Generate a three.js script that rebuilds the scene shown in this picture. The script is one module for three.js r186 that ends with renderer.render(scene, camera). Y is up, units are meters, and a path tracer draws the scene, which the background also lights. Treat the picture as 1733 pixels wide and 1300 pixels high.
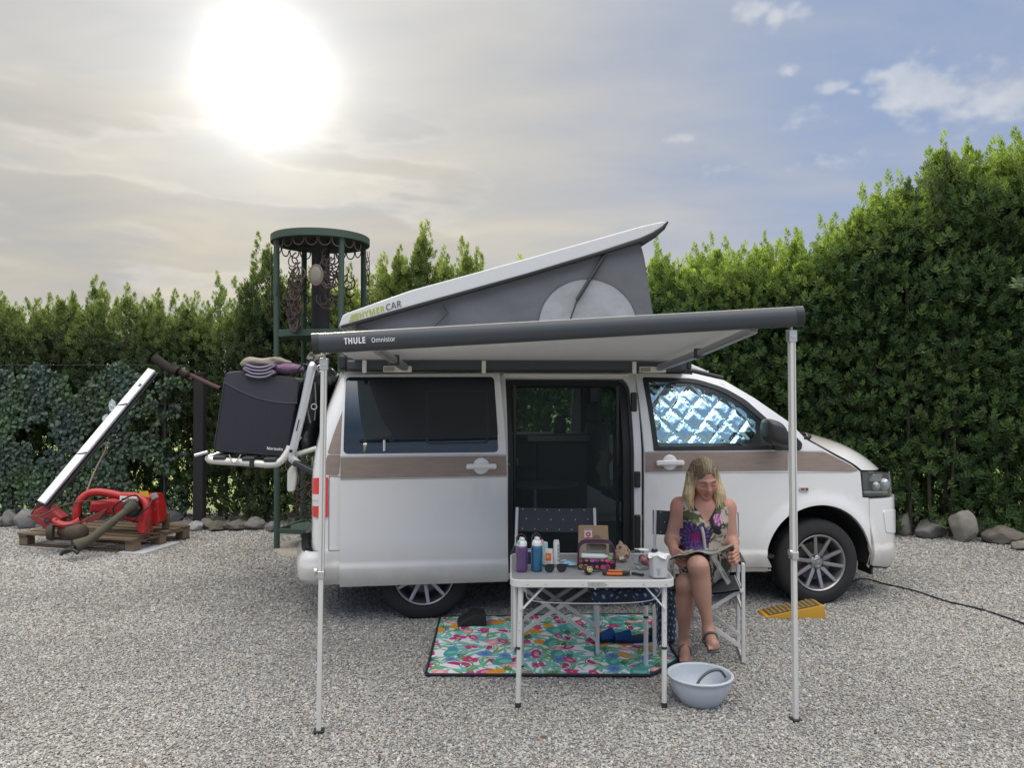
import * as THREE from 'three';
import { RoundedBoxGeometry } from 'three/addons/geometries/RoundedBoxGeometry.js';
import { mergeGeometries, mergeVertices, toCreasedNormals } from 'three/addons/utils/BufferGeometryUtils.js';
import { FontLoader } from 'three/addons/loaders/FontLoader.js';
import { TextGeometry } from 'three/addons/geometries/TextGeometry.js';

// ---------------------------------------------------------------- camera, sky, sun, exposure
const scene = new THREE.Scene();
const EYE = 1.6, FOC = 1300, PITCH = Math.atan(20 / 1300);
const camera = new THREE.PerspectiveCamera(2 * Math.atan(650 / 1300) * 180 / Math.PI, 1024 / 769, 0.05, 900);
camera.position.set(0, EYE, 0);
camera.rotation.x = PITCH;
const renderer = new THREE.WebGLRenderer({ antialias: true });
renderer.toneMapping = THREE.LinearToneMapping;
renderer.toneMappingExposure = 1.13;
renderer.shadowMap.enabled = true;

// a photo pixel and a real depth (metres in front of the camera) -> a point of the place
function rayOf(px, py) {
  const x = (px - 866.5) / FOC, y = -(py - 650) / FOC, c = Math.cos(PITCH), s = Math.sin(PITCH);
  return new THREE.Vector3(x, y * c + s, y * s - c);
}
function at(px, py, d) { const r = rayOf(px, py); return r.multiplyScalar(d / -r.z).add(new THREE.Vector3(0, EYE, 0)); }

const SUN_DIR = rayOf(448, 132).normalize();
const sun = new THREE.DirectionalLight(new THREE.Color(1, 0.93, 0.78), 5);
sun.position.copy(SUN_DIR).multiplyScalar(60);
sun.castShadow = true;
sun.shadow.radius = 9;
Object.assign(sun.shadow.camera, { left: -14, right: 14, top: 14, bottom: -14, near: 1, far: 140 });
sun.shadow.mapSize.set(2048, 2048);
scene.add(sun); scene.add(sun.target);

// seeded noise
function rng(seed) { let a = seed >>> 0; return () => { a = (a + 0x6D2B79F5) | 0; let t = Math.imul(a ^ (a >>> 15), 1 | a); t = (t + Math.imul(t ^ (t >>> 7), 61 | t)) ^ t; return ((t ^ (t >>> 14)) >>> 0) / 4294967296; }; }
const R0 = rng(7);
const PERM = new Uint8Array(512); { const p = [...Array(256).keys()]; for (let i = 255; i > 0; i--) { const j = Math.floor(R0() * (i + 1)); [p[i], p[j]] = [p[j], p[i]]; } for (let i = 0; i < 512; i++) PERM[i] = p[i & 255]; }
const GR = new Float32Array(512); for (let i = 0; i < 256; i++) { GR[2 * i] = Math.cos(i * 2.399963); GR[2 * i + 1] = Math.sin(i * 2.399963); }
function noise2(x, y) {
  const xi = Math.floor(x), yi = Math.floor(y), xf = x - xi, yf = y - yi, u = xf * xf * xf * (xf * (xf * 6 - 15) + 10), v = yf * yf * yf * (yf * (yf * 6 - 15) + 10), X = xi & 255, Y = yi & 255;
  const g = (ix, iy, dx, dy) => { const h = PERM[PERM[(X + ix) & 255] + ((Y + iy) & 255)] * 2; return GR[h] * dx + GR[h + 1] * dy; };
  const a = g(0, 0, xf, yf), b = g(1, 0, xf - 1, yf), c = g(0, 1, xf, yf - 1), d = g(1, 1, xf - 1, yf - 1);
  return 1.5 * (a + u * (b - a) + v * (c - a + u * (a - b - c + d)));
}
function fbm(x, y, o = 4, g = 0.5) { let s = 0, a = 1, n = 0; for (let i = 0; i < o; i++) { s += a * noise2(x, y); n += a; a *= g; x = x * 2.03 + 17.1; y = y * 2.03 + 9.7; } return s / n; }
function noise3(x, y, z) { return 0.5 * (noise2(x + z * 0.73 + 3.1, y - z * 0.61) + noise2(y + 11.3 - z * 0.4, z + x * 0.37)); }
const clamp = (t, a = 0, b = 1) => Math.max(a, Math.min(b, t));
const sstep = (a, b, t) => { t = clamp((t - a) / (b - a)); return t * t * (3 - 2 * t); };
const lerp = (a, b, t) => a + (b - a) * t;

{ // the sky: thin high cloud round a veiled sun on the left, clearer blue with small cumulus on the right
  const W = 3072, Hh = 1536, data = new Float32Array(W * Hh * 4);
  const dirOf = (px, py) => { const r = rayOf(px, py).normalize(); return [Math.atan2(r.x, -r.z) * 180 / Math.PI, Math.asin(r.y) * 180 / Math.PI]; };
  const puffs = [[1545, 150, 2.6, 1.9, .9], [1600, 170, 3.0, 1.6, .7], [1660, 175, 3.4, 1.6, .6], [1710, 165, 3.6, 1.9, .6], [1780, 150, 5, 2.4, .7], [1274, 18, 1.3, 1.1, .85], [1308, 34, 1.2, .7, .8], [1350, 28, 1.6, .7, .6], [1400, 146, 1.4, .5, .8], [1330, 116, .8, .4, .55], [1445, 155, .7, .3, .6], [1160, 236, 1.7, .5, .65], [1420, 272, 3.6, .8, .4], [1220, 286, 2, .6, .4], [1370, 205, 2.6, .8, .35]].map(([x, y, rx, ry, k]) => [...dirOf(x, y), rx, ry, k]);
  const [sa, se] = dirOf(448, 132);
  for (let j = 0; j < Hh; j++) {
    const el = ((j + 0.5) / Hh - 0.5) * 180, ce = Math.cos(el * Math.PI / 180), se1 = Math.sin(el * Math.PI / 180);
    for (let i = 0; i < W; i++) {
      const th = ((i + 0.5) / W - 0.5) * 2 * Math.PI;                        // atan2(z, x)
      const x = Math.cos(th) * ce, z = Math.sin(th) * ce;
      let az = Math.atan2(x, -z) * 180 / Math.PI;
      const k = (j * W + i) * 4;
      if (el < -3) { data[k] = .25; data[k + 1] = .25; data[k + 2] = .24; data[k + 3] = 1; continue; }
      const front = Math.abs(az) < 44 && el < 40, oc = front ? 6 : 4;
      if (!front && (i & 1)) { for (let n = 0; n < 4; n++) data[k + n] = data[k - 4 + n]; continue; }
      const cosg = x * SUN_DIR.x + se1 * SUN_DIR.y + z * SUN_DIR.z, ang = Math.acos(clamp(cosg, -1, 1)) * 180 / Math.PI;
      // streaky veil coordinates (perspective of a flat cloud deck)
      const q = 1 / (Math.max(el, 0) + 7) * 60, X = x / Math.max(.12, se1 + .16), Z = z / Math.max(.12, se1 + .16);
      const warp = fbm(X * .8 + 4, Z * .8, 3) * .7;
      const veil = fbm(X * 1.5 + warp, Z * 3.2 + warp, oc, .55);
      // how much thin cloud: full on the sun's side, thin to the right of the frame
      const side = sstep(27, -2, az - 0.15 * (15 - el));
      const away = az > 27 || az < -70 ? 1 : 0;
      let cover = clamp(side * (0.86 + .3 * veil) + (1 - side) * (.10 + .42 * veil + .48 * sstep(16, 2, el)));
      if (Math.abs(az) > 60) cover = lerp(cover, clamp(.0 + .95 * veil + .30 * sstep(12, 2, el)), sstep(60, 110, Math.abs(az)));
      cover = lerp(cover, .93, sstep(26, 48, el));
      // clear sky
      const up = sstep(0, 60, el);
      const b = [lerp(.335, .17, up), lerp(.415, .28, up), lerp(.59, .52, up)];
      // veil colour: grey-cream, warmer low towards the sun
      const warm = Math.exp(-Math.pow((ang - 6) / 24, 2)) * sstep(30, 5, el);
      const wash = .53 + .06 * veil + .12 * Math.exp(-ang / 13);
      let c = [wash * (1.02 + .13 * warm), wash * (1.0 + .045 * warm), wash * (.955 - .11 * warm)];
      const o = [0, 1, 2].map(n => lerp(b[n], c[n], cover));
      if (front) {
        // darker stratus bank low on the left, with bright torn rims
        const sx = az + 9, bank = fbm(az * .05 + 2.2, el * .26 + 1.7 + az * .012, 6, .5) + .14 * sstep(19, 8, el) - .10 * sstep(3, 9, sx) - .24 * sstep(-6, 4, az);
        const m = sstep(.02, .20, bank), rim = sstep(-.05, .03, bank) * (1 - sstep(.03, .12, bank));
        const band = sstep(22, 17, el) * sstep(4, 7, el) * sstep(2, -8, az);
        for (let n = 0; n < 3; n++) { o[n] *= 1 - .11 * m * band; o[n] += (.05 - .008 * n) * rim * band; }
        // cumulus puffs
        let d = 0;
        for (const [pa, pe, rx, ry, kk] of puffs) { const e = Math.hypot((az - pa) / rx, (el - pe) / ry); if (e < 1.6) d = Math.max(d, kk * (1 - e * .72)); }
        if (d > 0) {
          const n1 = fbm(az * .42, el * .75, 6, .6), dens = sstep(.16, .62, d + n1 * .62);
          const lit = clamp(.62 + .5 * fbm(az * .42 + .35, el * .75 + .3, 5, .6) + .1 * n1);
          const cc = [.40 + .42 * lit, .44 + .38 * lit, .53 + .28 * lit];
          for (let n = 0; n < 3; n++) o[n] = lerp(o[n], cc[n], dens * .62);
        }
      }
      // unseen sky overhead and behind the camera brightened to light van and ground
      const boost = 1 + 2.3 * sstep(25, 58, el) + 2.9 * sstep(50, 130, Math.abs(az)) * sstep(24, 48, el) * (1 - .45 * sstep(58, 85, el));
      // the glare of the veiled sun
      const wob = front && ang < 14 ? 1 + .10 * fbm(az * .16 + 5, el * .3, 4) : 1, gl = 1.5 * Math.exp(-Math.pow(ang * wob / 3.2, 2.0)) + .19 * Math.exp(-Math.pow(ang / 8.5, 2)) + .06 * Math.exp(-ang / 13);
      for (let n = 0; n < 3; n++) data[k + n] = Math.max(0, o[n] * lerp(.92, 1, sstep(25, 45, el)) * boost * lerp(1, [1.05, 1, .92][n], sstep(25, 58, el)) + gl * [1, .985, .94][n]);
      data[k + 3] = 1;
    }
  }
  const t = new THREE.DataTexture(data, W, Hh, THREE.RGBAFormat, THREE.FloatType);
  t.mapping = THREE.EquirectangularReflectionMapping; t.magFilter = t.minFilter = THREE.LinearFilter; t.wrapS = THREE.RepeatWrapping; t.needsUpdate = true;
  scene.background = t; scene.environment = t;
}

// ---------------------------------------------------------------- helpers
const used = {};
function numbered(n) { if (!(n in used)) { used[n] = 0; return n; } used[n]++; return n + '_' + String(used[n]).padStart(3, '0'); }
function tag(o, label, category, group, kind) { o.userData = {}; if (label) o.userData.label = label; if (category) o.userData.category = category; if (group) o.userData.group = group; if (kind) o.userData.kind = kind; return o; }
function thing(name, label, category, p = [0, 0, 0], turn = 0, group) { const o = new THREE.Group(); o.name = numbered(name); tag(o, label, category, group); o.position.set(...(p.isVector3 ? [p.x, p.y, p.z] : p)); o.rotation.y = turn; scene.add(o); return o; }
function norm(g) { const h = g.index ? g.toNonIndexed() : g; const r = new THREE.BufferGeometry(); r.setAttribute('position', h.attributes.position); if (!h.attributes.normal) h.computeVertexNormals(); r.setAttribute('normal', h.attributes.normal); r.setAttribute('uv', h.attributes.uv || new THREE.BufferAttribute(new Float32Array(h.attributes.position.count * 2), 2)); if (h.attributes.color) r.setAttribute('color', h.attributes.color); return r; }
function join(gs) { gs = (Array.isArray(gs) ? gs : [gs]); if (gs.length === 1) return gs[0]; return mergeGeometries(gs.map(norm)); }
function part(name, gs, m, parent) { const o = new THREE.Mesh(join(gs), m); o.name = name; o.castShadow = o.receiveShadow = true; parent.add(o); return o; }
function solo(name, gs, m, label, category, p = [0, 0, 0], turn = 0, group) { const o = part(numbered(name), gs, m, scene); o.position.set(...(p.isVector3 ? [p.x, p.y, p.z] : p)); o.rotation.y = turn; return tag(o, label, category, group); }
function struct(name, gs, m, kind = 'structure') { const o = part(name, gs, m, scene); o.userData.kind = kind; return o; }
const V = (x, y, z) => new THREE.Vector3(x, y, z);
const vec = (a) => a.isVector3 ? a : new THREE.Vector3(...a);
function box(w, h, d, x = 0, y = 0, z = 0, r = 0.004, seg = 2) { const rr = Math.min(r, w / 2.01, h / 2.01, d / 2.01); return new RoundedBoxGeometry(w, h, d, seg, rr).translate(x, y, z); }
function bar(a, b, w, h, r = .003, up) { a = vec(a); b = vec(b); const d = b.clone().sub(a), L = d.length(); const g = box(w, h, L, 0, 0, 0, r); const m = new THREE.Matrix4().lookAt(d, V(0, 0, 0), up ? vec(up) : Math.abs(d.y) / L > .98 ? V(0, 0, 1) : V(0, 1, 0)); return g.applyMatrix4(m).translate((a.x + b.x) / 2, (a.y + b.y) / 2, (a.z + b.z) / 2); }
function rod(a, b, r, r2 = r, seg = 14) { a = vec(a); b = vec(b); const d = b.clone().sub(a), L = d.length(); const g = new THREE.CylinderGeometry(r2, r, L, seg); g.applyQuaternion(new THREE.Quaternion().setFromUnitVectors(V(0, 1, 0), d.normalize())); return g.translate((a.x + b.x) / 2, (a.y + b.y) / 2, (a.z + b.z) / 2); }
function tube(pts, r, n = 40, seg = 10, closed = false, tension = .5) { return new THREE.TubeGeometry(new THREE.CatmullRomCurve3(pts.map(vec), closed, 'catmullrom', tension), n, r, seg, closed); }
function lathe(prof, seg = 40) { return new THREE.LatheGeometry(prof.map(p => new THREE.Vector2(p[0], p[1])), seg); }
function rp(pts, r0, n = 5) { // polygon with rounded corners
  const out = [], N = pts.length;
  for (let i = 0; i < N; i++) {
    const p = pts[i], r = p[2] ?? r0, a = pts[(i + N - 1) % N], b = pts[(i + 1) % N];
    if (!r) { out.push([p[0], p[1]]); continue; }
    const da = Math.hypot(a[0] - p[0], a[1] - p[1]), db = Math.hypot(b[0] - p[0], b[1] - p[1]), k = Math.min(r, da * .45, db * .45);
    const A = [p[0] + (a[0] - p[0]) / da * k, p[1] + (a[1] - p[1]) / da * k], B = [p[0] + (b[0] - p[0]) / db * k, p[1] + (b[1] - p[1]) / db * k];
    for (let j = 0; j <= n; j++) { const t = j / n; out.push([(1 - t) * (1 - t) * A[0] + 2 * t * (1 - t) * p[0] + t * t * B[0], (1 - t) * (1 - t) * A[1] + 2 * t * (1 - t) * p[1] + t * t * B[1]]); }
  }
  return out;
}
const shapeOf = (pts) => new THREE.Shape(pts.map(p => new THREE.Vector2(p[0], p[1])));
function extr(pts, depth, bevel = 0, holes = []) { const s = shapeOf(pts); for (const h of holes) s.holes.push(new THREE.Path(h.map(p => new THREE.Vector2(p[0], p[1])))); return new THREE.ExtrudeGeometry(s, { depth: depth - 2 * bevel, bevelEnabled: bevel > 0, bevelSize: bevel, bevelThickness: bevel, bevelOffset: -bevel, bevelSegments: 2, curveSegments: 8 }).translate(0, 0, bevel); }
function crease(g, a = .6) { return toCreasedNormals(g.index ? g.toNonIndexed() : g, a); }
function gridSurf(nu, nv, f, flip) { const P = [], U = [], I = []; for (let j = 0; j <= nv; j++) for (let i = 0; i <= nu; i++) { const p = f(i / nu, j / nv); const q = p.isVector3 ? [p.x, p.y, p.z] : p; P.push(q[0], q[1], q[2]); U.push(i / nu, j / nv); } for (let j = 0; j < nv; j++) for (let i = 0; i < nu; i++) { const a = j * (nu + 1) + i, b = a + 1, c = a + nu + 1, d = c + 1; flip ? I.push(a, c, b, b, c, d) : I.push(a, b, c, b, d, c); } const g = new THREE.BufferGeometry(); g.setAttribute('position', new THREE.Float32BufferAttribute(P, 3)); g.setAttribute('uv', new THREE.Float32BufferAttribute(U, 2)); g.setIndex(I); g.computeVertexNormals(); return g; }
// split every edge longer than L, then bend with map(a, b) -> [x, y, z]
function bent(pts, holes, L, map, edge = 0, flip = false) {
  const s = shapeOf(pts); for (const h of holes) s.holes.push(new THREE.Path(h.map(p => new THREE.Vector2(p[0], p[1]))));
  const g0 = new THREE.ShapeGeometry(s), P = g0.attributes.position.array, I = g0.index.array; let T = [];
  for (let i = 0; i < I.length; i += 3) T.push([[P[I[i] * 3], P[I[i] * 3 + 1]], [P[I[i + 1] * 3], P[I[i + 1] * 3 + 1]], [P[I[i + 2] * 3], P[I[i + 2] * 3 + 1]]]);
  const mid = (a, b) => [(a[0] + b[0]) / 2, (a[1] + b[1]) / 2], len = (a, b) => Math.hypot(a[0] - b[0], a[1] - b[1]);
  for (let pass = 0; pass < 9; pass++) {
    const N = []; let any = false;
    for (const [a, b, c] of T) {
      const ab = len(a, b) > L, bc = len(b, c) > L, ca = len(c, a) > L; if (ab || bc || ca) any = true;
      const m = mid(a, b), n = mid(b, c), o = mid(c, a);
      if (ab && bc && ca) N.push([a, m, o], [m, b, n], [o, n, c], [m, n, o]);
      else if (ab && bc) N.push([m, b, n], ...(len(a, n) < len(m, c) ? [[a, m, n], [a, n, c]] : [[a, m, c], [m, n, c]]));
      else if (bc && ca) N.push([n, c, o], ...(len(b, o) < len(n, a) ? [[b, n, o], [b, o, a]] : [[b, n, a], [n, o, a]]));
      else if (ca && ab) N.push([o, a, m], ...(len(c, m) < len(o, b) ? [[c, o, m], [c, m, b]] : [[c, o, b], [o, m, b]]));
      else if (ab) N.push([a, m, c], [m, b, c]); else if (bc) N.push([b, n, a], [n, c, a]); else if (ca) N.push([c, o, b], [o, a, b]); else N.push([a, b, c]);
    }
    T = N; if (!any) break;
  }
  const pos = [], nor = [], uv = [], e = .004;
  const nrm = (a, b) => { const p = map(a + e, b), q = map(a - e, b), r = map(a, b + e), t = map(a, b - e); const x = [p[0] - q[0], p[1] - q[1], p[2] - q[2]], y = [r[0] - t[0], r[1] - t[1], r[2] - t[2]]; const n = [x[1] * y[2] - x[2] * y[1], x[2] * y[0] - x[0] * y[2], x[0] * y[1] - x[1] * y[0]], l = Math.hypot(...n) || 1; return n.map(v => (flip ? -v : v) / l); };
  for (const t of T) for (const k of flip ? [0, 2, 1] : [0, 1, 2]) { const [a, b] = t[k]; pos.push(...map(a, b)); nor.push(...nrm(a, b)); uv.push(a, b); }
  if (edge) for (const ring of [pts, ...holes]) {
    for (let i = 0; i < ring.length; i++) {
      const a = ring[i], b = ring[(i + 1) % ring.length], n = Math.max(1, Math.ceil(len(a, b) / L));
      for (let k = 0; k < n; k++) {
        const p = [lerp(a[0], b[0], k / n), lerp(a[1], b[1], k / n)], q = [lerp(a[0], b[0], (k + 1) / n), lerp(a[1], b[1], (k + 1) / n)];
        const A = map(...p), B = map(...q), na = nrm(...p), nb = nrm(...q), C = A.map((v, m) => v - na[m] * edge), D = B.map((v, m) => v - nb[m] * edge);
        const x = B.map((v, m) => v - A[m]), y = C.map((v, m) => v - A[m]); let f = [x[1] * y[2] - x[2] * y[1], x[2] * y[0] - x[0] * y[2], x[0] * y[1] - x[1] * y[0]]; const l = Math.hypot(...f) || 1; f = f.map(v => v / l);
        for (const v of [A, B, C, B, D, C]) { pos.push(...v); nor.push(...f); uv.push(p[0], p[1]); }
      }
    }
  }
  const g = new THREE.BufferGeometry(); g.setAttribute('position', new THREE.Float32BufferAttribute(pos, 3)); g.setAttribute('normal', new THREE.Float32BufferAttribute(nor, 3)); g.setAttribute('uv', new THREE.Float32BufferAttribute(uv, 2)); return g;
}
// surface nets: the zero surface of a distance field
function sdfMesh(f, lo, hi, cell, color) {
  const n = [0, 1, 2].map(k => Math.ceil((hi[k] - lo[k]) / cell) + 1), [nx, ny, nz] = n, D = new Float32Array(nx * ny * nz);
  const B = 4, far = cell * B * .87 * 1.7 + cell * 2; // blocks far from the surface are filled in one go
  for (let k0 = 0; k0 < nz; k0 += B) for (let j0 = 0; j0 < ny; j0 += B) for (let i0 = 0; i0 < nx; i0 += B) {
    const c = f(lo[0] + (i0 + 1.5) * cell, lo[1] + (j0 + 1.5) * cell, lo[2] + (k0 + 1.5) * cell), skip = Math.abs(c) > far;
    for (let k = k0; k < Math.min(nz, k0 + B); k++) for (let j = j0; j < Math.min(ny, j0 + B); j++) for (let i = i0; i < Math.min(nx, i0 + B); i++) D[i + nx * (j + ny * k)] = skip ? c : f(lo[0] + i * cell, lo[1] + j * cell, lo[2] + k * cell);
  }
  const id = new Int32Array(nx * ny * nz).fill(-1), P = [], N = [], C = [], I = [], cs = [0, 1, nx, nx + 1, nx * ny, nx * ny + 1, nx * ny + nx, nx * ny + nx + 1], E = [[0, 1], [2, 3], [4, 5], [6, 7], [0, 2], [1, 3], [4, 6], [5, 7], [0, 4], [1, 5], [2, 6], [3, 7]];
  for (let k = 0; k < nz - 1; k++) for (let j = 0; j < ny - 1; j++) for (let i = 0; i < nx - 1; i++) {
    const b = i + nx * (j + ny * k); let s = 0; for (let c = 0; c < 8; c++) if (D[b + cs[c]] < 0) s++; if (s === 0 || s === 8) continue;
    let x = 0, y = 0, z = 0, m = 0;
    for (const [p, q] of E) { const a = D[b + cs[p]], d = D[b + cs[q]]; if ((a < 0) === (d < 0)) continue; const t = a / (a - d); x += (p & 1) + t * ((q & 1) - (p & 1)); y += ((p >> 1) & 1) + t * (((q >> 1) & 1) - ((p >> 1) & 1)); z += (p >> 2) + t * ((q >> 2) - (p >> 2)); m++; }
    const X = lo[0] + (i + x / m) * cell, Y = lo[1] + (j + y / m) * cell, Z = lo[2] + (k + z / m) * cell; id[b] = P.length / 3; P.push(X, Y, Z);
    const e = cell * .6, g = [f(X + e, Y, Z) - f(X - e, Y, Z), f(X, Y + e, Z) - f(X, Y - e, Z), f(X, Y, Z + e) - f(X, Y, Z - e)], l = Math.hypot(...g) || 1; N.push(g[0] / l, g[1] / l, g[2] / l);
    if (color) C.push(...color(X, Y, Z, g.map(v => v / l)));
  }
  const quad = (a, b, c, d, f2) => f2 ? I.push(a, b, c, a, c, d) : I.push(a, c, b, a, d, c);
  for (let k = 1; k < nz - 1; k++) for (let j = 1; j < ny - 1; j++) for (let i = 1; i < nx - 1; i++) {
    const b = i + nx * (j + ny * k), s = D[b] < 0;
    if (s !== (D[b + 1] < 0)) quad(id[b - nx - nx * ny], id[b - nx * ny], id[b], id[b - nx], s);
    if (s !== (D[b + nx] < 0)) quad(id[b - 1 - nx * ny], id[b - 1], id[b], id[b - nx * ny], s);
    if (s !== (D[b + nx * ny] < 0)) quad(id[b - 1 - nx], id[b - nx], id[b], id[b - 1], s);
  }
  const g = new THREE.BufferGeometry(); g.setAttribute('position', new THREE.Float32BufferAttribute(P, 3)); g.setAttribute('normal', new THREE.Float32BufferAttribute(N, 3)); g.setAttribute('uv', new THREE.Float32BufferAttribute(new Float32Array(P.length / 3 * 2), 2)); if (color) g.setAttribute('color', new THREE.Float32BufferAttribute(C, 3)); g.setIndex(I); return g;
}
const smin = (a, b, k) => { const h = Math.max(k - Math.abs(a - b), 0) / k; return Math.min(a, b) - h * h * k * .25; };
function cap(x, y, z, a, b, ra, rb) { const bx = b.x - a.x, by = b.y - a.y, bz = b.z - a.z, px = x - a.x, py = y - a.y, pz = z - a.z; const t = clamp((px * bx + py * by + pz * bz) / (bx * bx + by * by + bz * bz + 1e-9)); return Math.hypot(px - bx * t, py - by * t, pz - bz * t) - lerp(ra, rb, t); }
const ell = (x, y, z, c, rx, ry, rz) => { const a = Math.hypot((x - c.x) / rx, (y - c.y) / ry, (z - c.z) / rz), b = Math.hypot((x - c.x) / rx / rx, (y - c.y) / ry / ry, (z - c.z) / rz / rz); return b < 1e-6 ? -Math.min(rx, ry, rz) : a * (a - 1) / b; };

// ---------------------------------------------------------------- materials
const lin = (r, g, b) => new THREE.Color().setRGB(r, g, b);
const std = (c, rough = .6, metal = 0, o = {}) => new THREE.MeshStandardMaterial({ color: Array.isArray(c) ? lin(...c) : new THREE.Color(c), roughness: rough, metalness: metal, ...o });
const phy = (c, o = {}) => new THREE.MeshPhysicalMaterial({ color: Array.isArray(c) ? lin(...c) : new THREE.Color(c), ...o });
function tex(w, h, fn, srgb = true, rep) { // fn(u, v) -> [r, g, b] 0..1
  const d = new Uint8Array(w * h * 4); for (let j = 0; j < h; j++) for (let i = 0; i < w; i++) { const c = fn(i / w, j / h), k = (j * w + i) * 4; for (let n = 0; n < 3; n++) d[k + n] = clamp(c[n]) * 255; d[k + 3] = 255; }
  const t = new THREE.DataTexture(d, w, h, THREE.RGBAFormat); t.magFilter = THREE.LinearFilter; t.minFilter = THREE.LinearMipmapLinearFilter; t.wrapS = t.wrapT = THREE.RepeatWrapping; if (srgb) t.colorSpace = THREE.SRGBColorSpace; if (rep) t.repeat.set(...rep); t.needsUpdate = true; return t;
}
function canvasTex(w, h, draw) { const c = document.createElement('canvas'); c.width = w; c.height = h; draw(c.getContext('2d'), w, h); const t = new THREE.CanvasTexture(c); t.colorSpace = THREE.SRGBColorSpace; t.wrapS = t.wrapT = THREE.RepeatWrapping; return t; }
const per = (u, v, n, o = 4) => { const a = u * n, b = v * n, f = (x, y) => fbm(x, y, o); const s = u, t = v; return f(a, b) * (1 - s) * (1 - t) + f(a - n, b) * s * (1 - t) + f(a, b - n) * (1 - s) * t + f(a - n, b - n) * s * t; };
const cloth = tex(256, 256, (u, v) => { const w = (Math.sin(u * 402) * .5 + .5) * (Math.sin(v * 402) * .5 + .5); return [w, w, w]; }, false);
const wrinkle = tex(512, 512, (u, v) => { const w = .5 + .5 * per(u, v, 5, 5); return [w, w, w]; }, false);
const dirt = tex(512, 512, (u, v) => { const w = .95 + .04 * per(u, v, 6, 5); return [w, w, w]; }, false);
const M = {
  paint: phy([.80, .80, .805], { roughness: .32, clearcoat: 1, clearcoatRoughness: .04, roughnessMap: dirt }),
  woodFilm: std([1, 1, 1], .42, 0, { map: tex(1024, 256, (u, v) => { const g = fbm(u * 7, v * 58, 5) * .5 + .35 * fbm(u * 2.1 + 8, v * 16 + fbm(u * 4, v * 5, 3) * 1.2, 4), k = 1 + .15 * g; return [.575 * k, .515 * k, .485 * k]; }) }),
  blackPlastic: std([.018, .019, .021], .5), blackGloss: phy([.012, .013, .015], { roughness: .08, clearcoat: 1, clearcoatRoughness: .02 }), rubber: std([.022, .022, .023], .85, 0, { bumpMap: wrinkle, bumpScale: .001 }),
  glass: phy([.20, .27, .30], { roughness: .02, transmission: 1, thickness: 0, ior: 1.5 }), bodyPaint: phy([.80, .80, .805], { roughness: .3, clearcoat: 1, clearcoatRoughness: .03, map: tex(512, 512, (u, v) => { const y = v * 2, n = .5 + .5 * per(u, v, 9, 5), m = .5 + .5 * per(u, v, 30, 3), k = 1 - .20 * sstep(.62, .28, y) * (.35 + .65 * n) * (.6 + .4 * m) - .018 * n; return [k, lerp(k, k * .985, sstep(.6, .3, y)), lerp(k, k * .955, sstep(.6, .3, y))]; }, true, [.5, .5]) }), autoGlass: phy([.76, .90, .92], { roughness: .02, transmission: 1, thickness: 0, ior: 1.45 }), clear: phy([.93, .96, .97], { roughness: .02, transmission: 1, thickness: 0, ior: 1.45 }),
  alu: std([.62, .62, .63], .36, .85), aluWhite: std([.70, .69, .67], .42, .25), steel: std([.55, .55, .56], .3, 1), darkMetal: std([.06, .062, .068], .45, .6),
  rim: std([.36, .36, .37], .36, .8), white: std([.74, .74, .73], .5), grey: std([.3, .3, .3], .6),
  red: phy([1, 1, 1], { roughness: .45, clearcoat: .3, clearcoatRoughness: .4, map: tex(512, 512, (u, v) => { const n = per(u, v, 5, 5), k = 1 + .22 * n, d = sstep(.16, .34, per(u, v, 9, 5)); return [lerp(.66 * k, .36, d), lerp(.10 * k, .22, d), lerp(.11 * k, .17, d)]; }), bumpMap: wrinkle, bumpScale: .002 }), green: std([.048, .080, .062], .65, .1),
  rust: std([.10, .055, .045], .85, .2), foil: std([.74, .78, .80], .14, 1),
};
const font = await new FontLoader().loadAsync('fonts/droid/droid_sans_bold.typeface.json');
const fontR = await new FontLoader().loadAsync('fonts/droid/droid_sans_regular.typeface.json');
function word(s, size, depth = .0015, f = font, stretch = 1, skew = 0) { const g = new TextGeometry(s, { font: f, size, depth, curveSegments: 4, bevelEnabled: false }); if (skew) g.applyMatrix4(new THREE.Matrix4().set(1, skew, 0, 0, 0, 1, 0, 0, 0, 0, 1, 0, 0, 0, 0, 1)); return g.scale(stretch, 1, 1); }

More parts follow.
